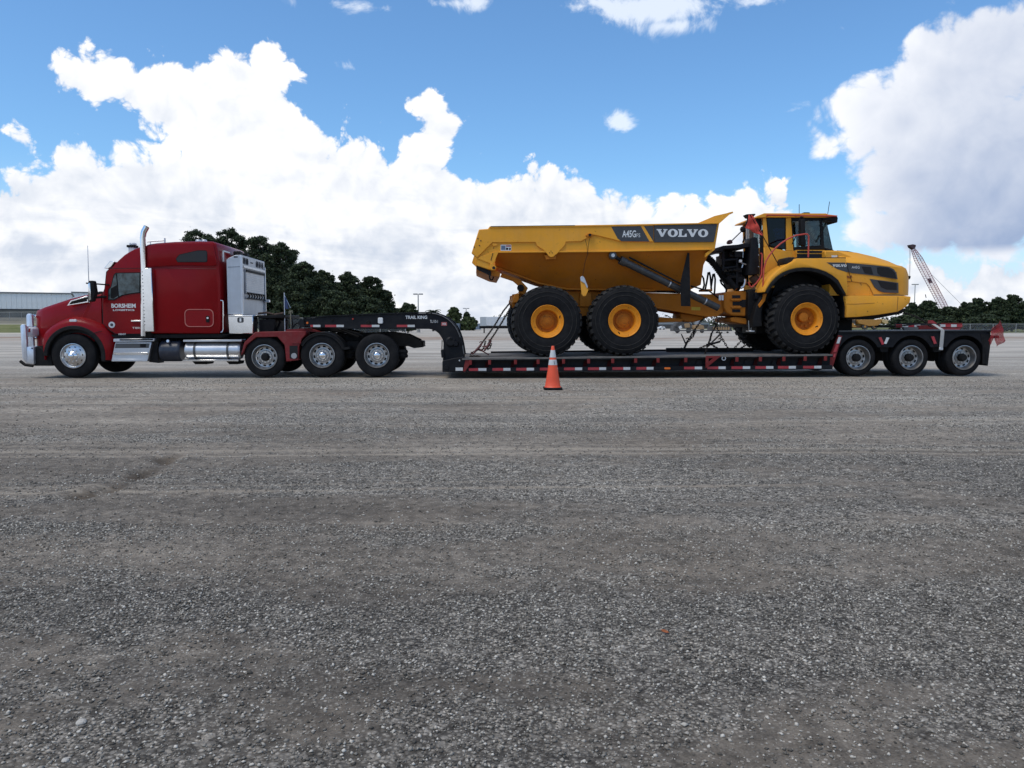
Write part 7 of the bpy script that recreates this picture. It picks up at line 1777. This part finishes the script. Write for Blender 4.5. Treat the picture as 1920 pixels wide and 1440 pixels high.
# side decal and grilles of the bonnet
HS = HB0 - .005
def on_side(name, pts_, m_, t_=.004, parent=bn, wd=HS): return T.part(name, MB().prism(poly(pts_, wd), wd - t_, wd + .03), m_, parent=parent)
on_side('side_decal', [(1549.5, 492), (1583.8, 492.3), (1625, 496), (1650, 498.5), (1667, 500.5), (1676, 505), (1681, 513), (1683, 523.5), (1642.5, 517.2), (1597.4, 512), (1569.5, 504.4)], GREYP, .006)
T.part('wing_decal', MB().prism(poly([(1549.5, 492), (1584.6, 492.3), (1589.5, 511), (1569.5, 504.4)], WG), WG - .004, WG), GREYP)
on_side('grille', [(1643.8, 501.5), (1650, 500.6), (1664, 501.8), (1672, 505.5), (1678, 512), (1680.5, 522.3), (1651, 517.5), (1645, 512)], DARK, .012)
on_side('grille_shade', [(1615, 499.8), (1633, 500.8), (1637, 515), (1621, 512.4)], DARK, .010)
on_side('grille_surround', [(1630.8, 523), (1655, 526), (1684.3, 530.3), (1684.6, 549.4), (1657, 548.4), (1648, 545.5), (1640, 539)], GREYP, .006)
on_side('grille', [(1645, 526.2), (1681, 531), (1681, 544), (1662, 543), (1652, 538.5)], DARK, .012)
on_side('lower_trim', [(1639, 552.2), (1694, 552.8), (1694, 554.6), (1638, 554.2)], GREYP, .006)
on_side('handle_recess', [(1581.5, 514), (1589, 517), (1594, 519), (1596, 515), (1598, 520), (1592, 521.5), (1584.5, 518.5)], mat('dark_orange_recess', (.28, .085, .008), .6), .006, wd=HS)
(a0_, b0_), (a1_, b1_) = P(1560.8, 500.3, WG), P(1587.2, 495.8, WG)
T.part('maker_name', slab_word(a0_, a1_, b0_, b1_, WG - .0045), WHITE)
(a0_, b0_), (a1_, b1_) = P(1596.5, 503.6, HS), P(1611.5, 498.7, HS)
T.part('model_name', text_mb('A45G', a0_, a1_, b0_, b1_, HS - .0075, weight=.0), WHITE, parent=bn)
T.part('headlight', MB().prism(poly([(1687.2, 533), (1692, 534), (1694.6, 538), (1694.6, 551), (1687.6, 550)], .62), .58, .9), LENSW, bevel=.02)
T.part('headlight_frame', MB().prism(poly([(1686.2, 531), (1690, 532), (1690, 551), (1686.6, 550.5)], .6), .56, .8), DARK)
# bumper
bp2 = poly([(1583.8, 555.2), (1594, 554.2), (1695, 554.4), (1708.3, 556.3), (1706.6, 566.5), (1698, 576), (1684, 584.4), (1645, 590.5), (1606.4, 594.4), (1587, 595.2), (1587.5, 575)], .16)
bu = T.part('bumper', MB().prism(bp2, .16, 2 * DM - .16), YEL, bevel=.02, seg=2)
T.part('bumper_seam', MB().tube([gx(1683.8, 556, .158), gx(1682, 584, .158)], .006, 4), mat('dark_seam', (.2, .07, .01), .6), parent=bu)
T.part('bumper_crease', MB().tube([gx(1587, 570, .158), gx(1602, 570, .158), gx(1640, 568, .158)], .005, 4), mat('crease', (.35, .13, .012), .6), parent=bu)
T.part('bumper_underside', MB().prism(poly([(1588, 594), (1640, 590), (1684, 583), (1700, 578), (1690, 588), (1640, 598), (1588, 600)], .5), .5, 2.9), BLK)
T.part('rear_bumper_post', MB().prism(poly([(1575, 533), (1584, 552), (1586.5, 595), (1580, 596), (1580, 570)], .3), .25, .9), BLK)
# handrails
for pl_, wd in (([(1430.5, 545), (1430.8, 530), (1432, 505), (1436, 490), (1442.5, 479), (1452, 467), (1464, 456.5), (1478, 447.5), (1492, 441.5), (1509, 438.8), (1514, 439.2), (1516.3, 442.5), (1516, 460), (1515.4, 484.8)], .35), ([(1425.8, 474.8), (1428.2, 475.8), (1429.0, 479), (1428.2, 500), (1427.8, 514), (1425, 522), (1418, 531), (1411, 537.5), (1408.5, 538.3), (1406, 536), (1403, 529)], .62)):
    T.part('handrail', MB().tube([gx(a, b_, wd) for a, b_ in pl_], .020, 8), HAND)
T.part('rail_foot', MB().box(gx(1515.4, 485.5, .35)[0] - .04, gx(1515.4, 485.5, .35)[0] + .04, .32, .40, gx(1515, 486.5, .35)[2], gx(1515, 484.3, .35)[2]), HAND)
# flag tied behind the cab
F_ = flag('orange red safety flag draped on its pole behind the yellow cab', [(1405, 402), (1408, 402), (1411, 405), (1416, 413), (1424, 428), (1429.5, 437), (1431, 444), (1424, 440.5), (1413.5, 435.5), (1404, 430.5), (1397.5, 427.5), (1400, 420)], .55, FLAGO, .03)
F_.part('pole', MB().tube([gx(1406, 402, .55), gx(1430.5, 443, .53), gx(1461.5, 499.5, .50)], .011, 6), BLK)
# ------------------------------------------------------------------ tie-down chains and their binders
_lk = MB()
_lk.tube([(.0195 * math.cos(a) * 1.0 + (.012 if math.cos(a) > 0 else -.012), .0135 * math.sin(a), 0) for a in np.linspace(0, 2 * math.pi, 11)], .0075, 5, caps=False)
LV = np.array(_lk.v) * 1.35; LF = _lk.f
def chain_mb(pts_, mb=None):
    mb = mb or MB(); p = [Vector(q_) for q_ in pts_]; pitch = .062; k = 0; carry = 0
    for a, b_ in zip(p[:-1], p[1:]):
        d = b_ - a; L_ = d.length; d.normalize(); s_ = carry
        q1 = d.to_track_quat('X', 'Z').to_matrix()
        while s_ < L_:
            c_ = a + d * s_; rot = Matrix.Rotation(math.pi / 2 * (k % 2) + .3, 3, 'X')
            M_ = q1 @ rot
            mb.add([tuple(M_ @ Vector(v_) + c_) for v_ in LV], LF); s_ += pitch; k += 1
        carry = s_ - L_
    return mb
def chain(label, pts_, extra=()):
    p0 = pts_[0]
    T_ = Thing('tie_down_chain', label, 'chain', (p0[0], p0[1], p0[2]), group='chains tying down the dump truck')
    mb = chain_mb(pts_)
    for e in extra: chain_mb(e, mb)
    T_.part('links', mb, CHAINM, kind='stuff')
    return T_
def g3(px, py, wd): return (P(px, py, wd)[0], wd, P(px, py, wd)[1])
deckz = lambda x: DZ(x) + .01
def on_deck(px, wd):
    x = P(px, 664, wd)[0]; return (x, wd, deckz(x) + .01)
c1 = chain('left hand chain running down in front of the rearmost dumper wheel to a red binder', [g3(884, 663, .9), g3(897, 654.5, .9), g3(901, 647, .9), g3(910.5, 634, .95), g3(925, 614, 1.1), g3(944, 583, 1.4), g3(956, 568, 1.6)], [[g3(897, 656, .9), g3(904, 657, .88), g3(907, 652, .88), g3(911, 638, .9)]])
c2 = chain('right hand chain beside the rearmost dumper wheel with loops hanging on its binder', [g3(911, 655, .8), g3(916, 648, .8), g3(918, 640, .85), g3(926, 628, .95), g3(940, 606, 1.1), g3(960, 572, 1.5)], [[g3(919, 640, .84), g3(914, 648, .82), g3(915, 655, .8), g3(919, 652, .8), g3(921, 644, .84)]])
c3 = chain('loose chain end lying on the deck below the rear binders', [on_deck(882, .9), on_deck(887, .75), on_deck(893, .8), on_deck(900, .7)])
def binder(label, a, b_, h, wd, m_=BIND):
    A_, B_, H_ = g3(*a, wd), g3(*b_, wd), g3(*h, wd)
    T_ = Thing('chain_binder', label, 'chain binder', A_)
    T_.part('barrel', MB().tube([A_, tuple((Vector(A_) * .5 + Vector(B_) * .5)), B_], .028, 8), m_, ang=60)
    mid = Vector(A_) * .45 + Vector(B_) * .55
    T_.part('lever', MB().tube([mid, Vector(H_)], .020, 8, r2=.014), m_)
    T_.part('hook', MB().tube([Vector(B_), Vector(B_) + Vector((.03, 0, .05)), Vector(B_) + Vector((.0, 0, .09)), Vector(B_) + Vector((-.04, 0, .06))], .016, 6), m_)
    T_.part('hook', MB().tube([Vector(A_), Vector(A_) + Vector((-.03, 0, -.04)), Vector(A_) + Vector((-.07, 0, -.03)), Vector(A_) + Vector((-.07, 0, .02))], .016, 6), m_)
binder('red lever binder on the chains at the front end of the deck', (889, 661), (902, 647), (917, 665.5), .86)
binder('second red binder beside the loops of hanging chain', (909, 656), (919, 643), (904, 650), .80)
c4 = chain('chain rising from the black bar to the dumper frame left of the hitch', [g3(1283, 652, 1.6), g3(1289, 640, 1.5), g3(1297, 627, 1.5), g3(1305, 615, 1.45), g3(1319, 595, 1.3)], [[g3(1289, 642, 1.45), g3(1300, 630, 1.4), g3(1303, 622, 1.4)]])
binder('dark binder with its lever raised standing on the deck bar', (1283, 653), (1289, 640), (1277.5, 626.5), 1.5, BLK)
c5 = chain('long chain slanting right and down below the dumper hitch', [g3(1334, 594, 1.2), g3(1343, 611, 1.2), g3(1350, 627, 1.2), g3(1357, 640, 1.2), g3(1365.5, 654, 1.2)], [])
c6 = chain('steep chain in the middle of the deck with a bunched middle', [g3(1322, 664, .8), g3(1326, 650, .9), g3(1331, 637, 1.0), g3(1335, 624, 1.0), g3(1345, 606, 1.1), g3(1348, 596, 1.1)], [[g3(1330, 645, .95), g3(1332, 634, 1), g3(1333.5, 625, 1)], [g3(1329, 648, .95), g3(1344, 633, 1.05), g3(1352, 624.5, 1.1)]])
c7 = chain('low spread chain lying across the deck bar', [g3(1310, 654, 1.4), g3(1325, 647, 1.2), g3(1332, 644.5, 1.1), g3(1340, 650, 1.2), g3(1347, 654, 1.3)], [])
binder('dark binder handle lying almost level in the middle chains', (1330, 646), (1350, 640.5), (1337.5, 643.2), 1.0, BLK)
c8 = chain('chain before the far front dumper tyre crossing another', [g3(1376, 654, 2.6), g3(1385, 644, 2.5), g3(1396, 634, 2.4), g3(1402, 628, 2.2)], [[g3(1388, 654, 2.6), g3(1398, 647, 2.4), g3(1404, 645, 2.2)]])
# steel bar lying on the deck
bar0, bar1 = g3(1249, 652.5, 2.2), g3(1412, 654, 2.2)
solo('steel_bar', MB().box(bar0[0], bar1[0], 2.15, 2.25, deckz(bar0[0]) + .01, deckz(bar0[0]) + .12), BLK, 'long black steel bar lying on the deck under the dumper hitch', 'bar', (bar0[0], 2.2, deckz(bar0[0]) + .01), bevel=.01)
T_ = Thing('tie_down_cable', 'slack cable from the yellow front bumper down to the trailer tail', 'cable', g3(1692, 582, 1.2))
T_.part('cable', chain_mb([g3(1688, 585, 1.4), g3(1700, 588, 1.3), g3(1718, 594, 1.2), g3(1732, 602, 1.15), g3(1742, 610, 1.1), g3(1748, 613, 1.1)]), CHAINM, kind='stuff')

# ------------------------------------------------------------------ traffic cone
cxw, cyw = ground_pt(1036.3, 728.3); cxw2, _y = cxw, cyw
gz = float(gheight(np.array([cxw]), np.array([cyw]))[0]) + .004
K = Thing('traffic_cone', 'orange traffic cone with two white bands standing in front of the trailer', 'traffic cone', (cxw, cyw, gz), rig=False)
def czz(py): return W(1036, py, cyw).z - gz
Hc = czz(648.5)
def cr2(z): return .165 - (.165 - .028) * (z / Hc) ** 1.0
kb = MB().box(-.185, .185, -.185, .185, 0, .045)
def lat_z(prof, n=28):
    mb = MB(); v = [(r_ * math.cos(2 * math.pi * k / n), r_ * math.sin(2 * math.pi * k / n), z) for r_, z in prof for k in range(n)]
    f = [(i * n + k, i * n + (k + 1) % n, (i + 1) * n + (k + 1) % n, (i + 1) * n + k) for i in range(len(prof) - 1) for k in range(n)]
    return mb.add(v, f)
off = lambda mb: (setattr(mb, 'v', [(a + cxw, b_ + cyw, c_ + gz) for a, b_, c_ in mb.v]), mb)[1]
K.part('base', off(kb), RUB, bevel=.012, seg=2)
K.part('body', off(lat_z([(.172, .045), (.165, .055)] + [(cr2(z), z) for z in np.linspace(.07, Hc - .01, 8)] + [(.024, Hc), (.018, Hc - .001), (.0, Hc - .01)])), ORG, ang=60)
for pa_, pb_ in ((670, 656.3), (684.2, 674.2)):
    z0_, z1_ = czz(pa_), czz(pb_)
    K.part('white_band', off(lat_z([(cr2(z0_) + .0008, z0_), (cr2(z0_) + .003, z0_), (cr2(z1_) + .003, z1_), (cr2(z1_) + .0008, z1_)])), TAPEW, ang=60)
zs_ = czz(680)
K.part('scuff', off(MB().tube([(.02, -cr2(zs_ + .03) - .004, zs_ + .04), (.027, -cr2(zs_) - .004, zs_), (.034, -cr2(zs_ - .03) - .003, zs_ - .03)], .004, 4)), BLK)

# ------------------------------------------------------------------ crane beyond the trees
CRR = mat('crane_red', (.34, .08, .09), .6, var=.2); CRW = mat('crane_white', (.42, .20, .22), .6, var=.2)
Dc = 260
tipq, botq = W(1709.5, 462.5, Dc), W(1777, 590, Dc)
C = Thing('lattice_crane', 'red and white lattice crane boom leaning above the right hand trees', 'crane', (botq.x, botq.y, 0), rig=False)
ax_ = (botq - tipq); Lb = ax_.length; ax_.normalize(); side = Vector((0, 1, 0)); nrm_ = ax_.cross(side).normalized()
nseg = 30
def bw_(u): return (.28 + .62 * min(1, u / .18)) if u < .9 else .90
def corner(u, i): return tipq + ax_ * (Lb * u) + nrm_ * bw_(u) * (1 if i in (0, 1) else -1) + side * bw_(u) * (1 if i in (0, 3) else -1)
secs = [(0, .22, CRR), (.22, .58, CRW), (.58, .70, CRR), (.70, 1.0, CRW)]
for u0, u1, m_ in secs:
    cm = MB(); us = [u0 + (u1 - u0) * q_ / max(1, round((u1 - u0) * nseg)) for q_ in range(max(1, round((u1 - u0) * nseg)) + 1)]
    for a, b_ in zip(us[:-1], us[1:]):
        for i in range(4):
            cm.tube([corner(a, i), corner(b_, i)], .09, 4, caps=False)
            j = (i + 1) % 4
            cm.tube([corner(a, i), corner(b_, j)], .04, 4, caps=False)
            cm.tube([corner(a, i), corner(a, j)], .035, 4, caps=False)
    C.part('boom_section', cm, m_, kind='stuff')
C.part('boom_head', MB().prism([((tipq + Vector((dx_, 0, dz_))).x, (tipq + Vector((dx_, 0, dz_))).z) for dx_, dz_ in ((-1.2, .5), (-.8, -.3), (.2, -.9), (.9, -.3), (1.0, .5), (0, .7))], Dc - .8, Dc + .8), mat('dark_boom_head', (.06, .03, .035), .6), bevel=.1)
mk = tipq + ax_ * Lb * .50
C.part('boom_platform', MB().tube([tuple(tipq + ax_ * Lb * .47), tuple(tipq + ax_ * Lb * .53)], .55, 6), mat('crane_dark', (.05, .05, .06), .6))
hq = W(1704.8, 519, Dc)
C.part('hoist_rope', MB().tube([(tipq.x - .7, Dc, tipq.z), (hq.x, Dc, hq.z)], .04, 4).tube([(tipq.x - .3, Dc, tipq.z), (hq.x + .2, Dc, hq.z)], .04, 4), BLK, kind='stuff')
C.part('hook_block', MB().prism([(hq.x - .4, hq.z + .3), (hq.x + .4, hq.z + .3), (hq.x + .35, hq.z - .4), (hq.x, hq.z - .9), (hq.x - .3, hq.z - .4)], Dc - .2, Dc + .2), BLK, bevel=.05)
h2 = W(1736.5, 558.5, Dc)
C.part('auxiliary_hook', MB().tube([(h2.x - .3, Dc, W(1734.5, 552, Dc).z), (h2.x, Dc, h2.z)], .12, 5), BLK)
C.part('stay_rope', MB().tube([tuple(tipq + ax_ * Lb * .45 + nrm_ * 1.5), tuple(W(1812, 580, Dc + 6))], .05, 4), GALV)
C.part('boom_foot', MB().box(botq.x - 2, botq.x + 3, Dc - 2, Dc + 2, 0, botq.z), CRR, bevel=.1)

# ------------------------------------------------------------------ far machines seen between wheels
DULLY = mat('dull_machine_yellow', (.34, .20, .08), .7, dust=.4); DK = mat('dull_machine_black', (.03, .03, .032), .7, dust=.3)
def wq(px, py, D): q_ = W(px, py, D); return q_.x, q_.z
def far_poly(pts_, D): return [wq(a, b_, D) for a, b_ in pts_]
def far_wheels(T_, pxs, py, rpx, D, m_=DULLY, wdt=.6):
    for px in pxs:
        x, z = wq(px, py, D); r_ = rpx / FPX * D
        o = T_.part('wheel', MB().lathe([(0, .0), (r_ * .5, 0), (r_ * .9, -.03), (r_, .1), (r_, wdt), (0, wdt)], x, D, r_, 18), DK)
        T_.part('hub', MB().lathe([(0, -.06), (r_ * .35, -.06), (r_ * .42, 0)], x, D, r_, 12), m_, parent=o)
def far_thing(name, label, cat, px, D, group=None): return Thing(name, label, cat, (W(px, 600, D).x, D, 0), rig=False, group=group)
D = 200
DY = mat('distant_yellow', (.50, .22, .03), .6, dust=.2)
T_ = far_thing('dump_truck', 'small distant yellow articulated dump truck seen under the yellow front bumper', 'dump truck', 1620, D)
far_wheels(T_, (1583, 1622, 1640), 616, 5.2, D, DY, .7)
far_wheels(T_, (1584, 1623, 1641), 616, 5.0, D + 2.6, DY, .7)
T_.part('tipper_body', MB().prism(far_poly([(1606, 599.5), (1653, 599), (1651, 607), (1645, 610.5), (1630, 611.5), (1610, 606.5)], D), D - .1, D + 3), DY, bevel=.05)
T_.part('front_wing', MB().prism(far_poly([(1576, 604.5), (1590, 604.5), (1600, 606), (1606, 613), (1600, 614), (1592, 609), (1586, 607.5), (1578, 608)], D), D - .1, D + 3), DY, bevel=.05)
T_.part('frame', MB().prism(far_poly([(1590, 609), (1640, 611), (1640, 614), (1600, 615)], D), D + .8, D + 2.2), mat('dull_frame', (.20, .08, .03), .7))
T_.part('cab', MB().prism(far_poly([(1590, 600), (1606, 600), (1606, 607), (1592, 607)], D), D + .6, D + 2.4), DK, bevel=.05)
T_.part('tailgate', MB().prism(far_poly([(1653, 598), (1667, 601), (1667, 605.5), (1661, 607.5), (1654, 604)], D), D, D + 2.8), mat('pale_yellow', (.60, .42, .20), .6), bevel=.05)
D = 120
gm_ = 'dark machinery parked in a row beyond the yard'
T_ = far_thing('wheel_loader', 'dark jumbled loader with pale plates farthest left in the machine row', 'machine', 1275, D, gm_)
T_.part('body', MB().prism(far_poly([(1266, 615), (1268, 606), (1276, 601), (1290, 602), (1297, 608), (1298, 616)], D), D, D + 2.2), DK, bevel=.05)
T_.part('bucket', MB().prism(far_poly([(1262, 619.5), (1264, 610), (1269, 612), (1275, 620)], D), D, D + 2.4), DK, bevel=.05)
T_.part('engine_cover', MB().prism(far_poly([(1283, 607), (1293, 606), (1294, 614), (1284, 615)], D), D - .05, D + 1), DULLY, bevel=.05)
T_.part('plate', MB().prism(far_poly([(1272, 613), (1277, 610), (1279, 615), (1274, 617)], D), D - .08, D), WHITE)
far_wheels(T_, (1271, 1292), 616, 4.5, D, DK, .5)
T_ = far_thing('backhoe', 'yellowish digger with raised arm right of the dark loader', 'machine', 1305, D, gm_)
T_.part('body', MB().prism(far_poly([(1300, 618), (1302, 610), (1312, 608), (1320, 611), (1321, 618)], D), D, D + 2), DULLY, bevel=.05)
T_.part('arm', MB().tube([(wq(1304, 610, D)[0], D + 1, wq(1304, 610, D)[1]), (wq(1299, 602, D)[0], D + 1, wq(1299, 602, D)[1]), (wq(1310, 599, D)[0], D + 1, wq(1310, 599, D)[1])], .16, 6), DK)
T_.part('cab', MB().prism(far_poly([(1309, 600.5), (1314, 600.5), (1315, 609), (1308, 609)], D), D + .3, D + 1.8), mat('pale_cab', (.30, .32, .34), .5), bevel=.05)
far_wheels(T_, (1303, 1317), 616, 3.8, D, DK, .4)
T_ = far_thing('paver', 'low dark machine with a flat black canopy on posts', 'machine', 1353, D, gm_)
T_.part('body', MB().prism(far_poly([(1333, 619.5), (1334, 612), (1345, 611), (1366, 611), (1372, 614), (1372, 620)], D), D, D + 2.4), DK, bevel=.05)
T_.part('canopy', MB().prism(far_poly([(1347, 596.8), (1366, 596.6), (1366, 601), (1349, 600.8)], D), D - .1, D + 2.2), DK, bevel=.04)
for px in (1349.5, 1363.5): T_.part('post', MB().tube([(wq(px, 600, D)[0], D, wq(px, 600, D)[1]), (wq(px, 612, D)[0], D, wq(px, 612, D)[1])], .07, 5), DK)
for k in range(7): T_.part('auger_plate', MB().prism(far_poly([(1336 + k * 4.6, 618), (1338 + k * 4.6, 612.5), (1340 + k * 4.6, 614), (1339.5 + k * 4.6, 618.5)], D), D - .2, D - .02), DULLY)
T_ = far_thing('flatbed', 'long low black flatbed under the row of machines', 'trailer', 1315, 116)
T_.part('bed', MB().prism(far_poly([(1263, 619), (1373, 619), (1373, 621), (1263, 621)], 116), 116, 118.5), DK)
far_wheels(T_, (1270, 1290, 1345, 1365), 622, 1.6, 116.2, DK, .4)
D = 190
T_ = far_thing('parked_car', 'small white car far away left of the machine row', 'car', 1240, D)
T_.part('body', MB().prism(far_poly([(1235, 616.5), (1235, 614), (1238, 613), (1241, 611.5), (1244.5, 611.5), (1247, 613.5), (1248, 616.5)], D), D, D + 1.7), WHITE, bevel=.06)
T_.part('window', MB().prism(far_poly([(1239, 613.2), (1241.3, 612), (1244, 612), (1245.5, 613.4)], D), D - .02, D + 1.72), DK)
far_wheels(T_, (1238, 1245), 616.5, 1.6, D, DK, .25)
D = 240
T_ = far_thing('warehouse', 'pale flat roofed building on the horizon behind the white car', 'warehouse', 1250, D)
a_, b_ = wq(1150, 604.5, D), wq(1330, 611, D)
T_.part('wall', MB().box(a_[0], b_[0], D, D + 14, 0, a_[1]), mat('far_pale_wall', (.42, .43, .43), .8))
T_.part('lower_wall', MB().box(a_[0] + .2, b_[0] - .2, D - .1, D, 0, wq(1150, 608.2, D)[1]), DK)
T_.part('roof_edge', MB().box(a_[0] - .3, b_[0] + .3, D - .3, D + 14.3, a_[1], a_[1] + .25), STEEL2)
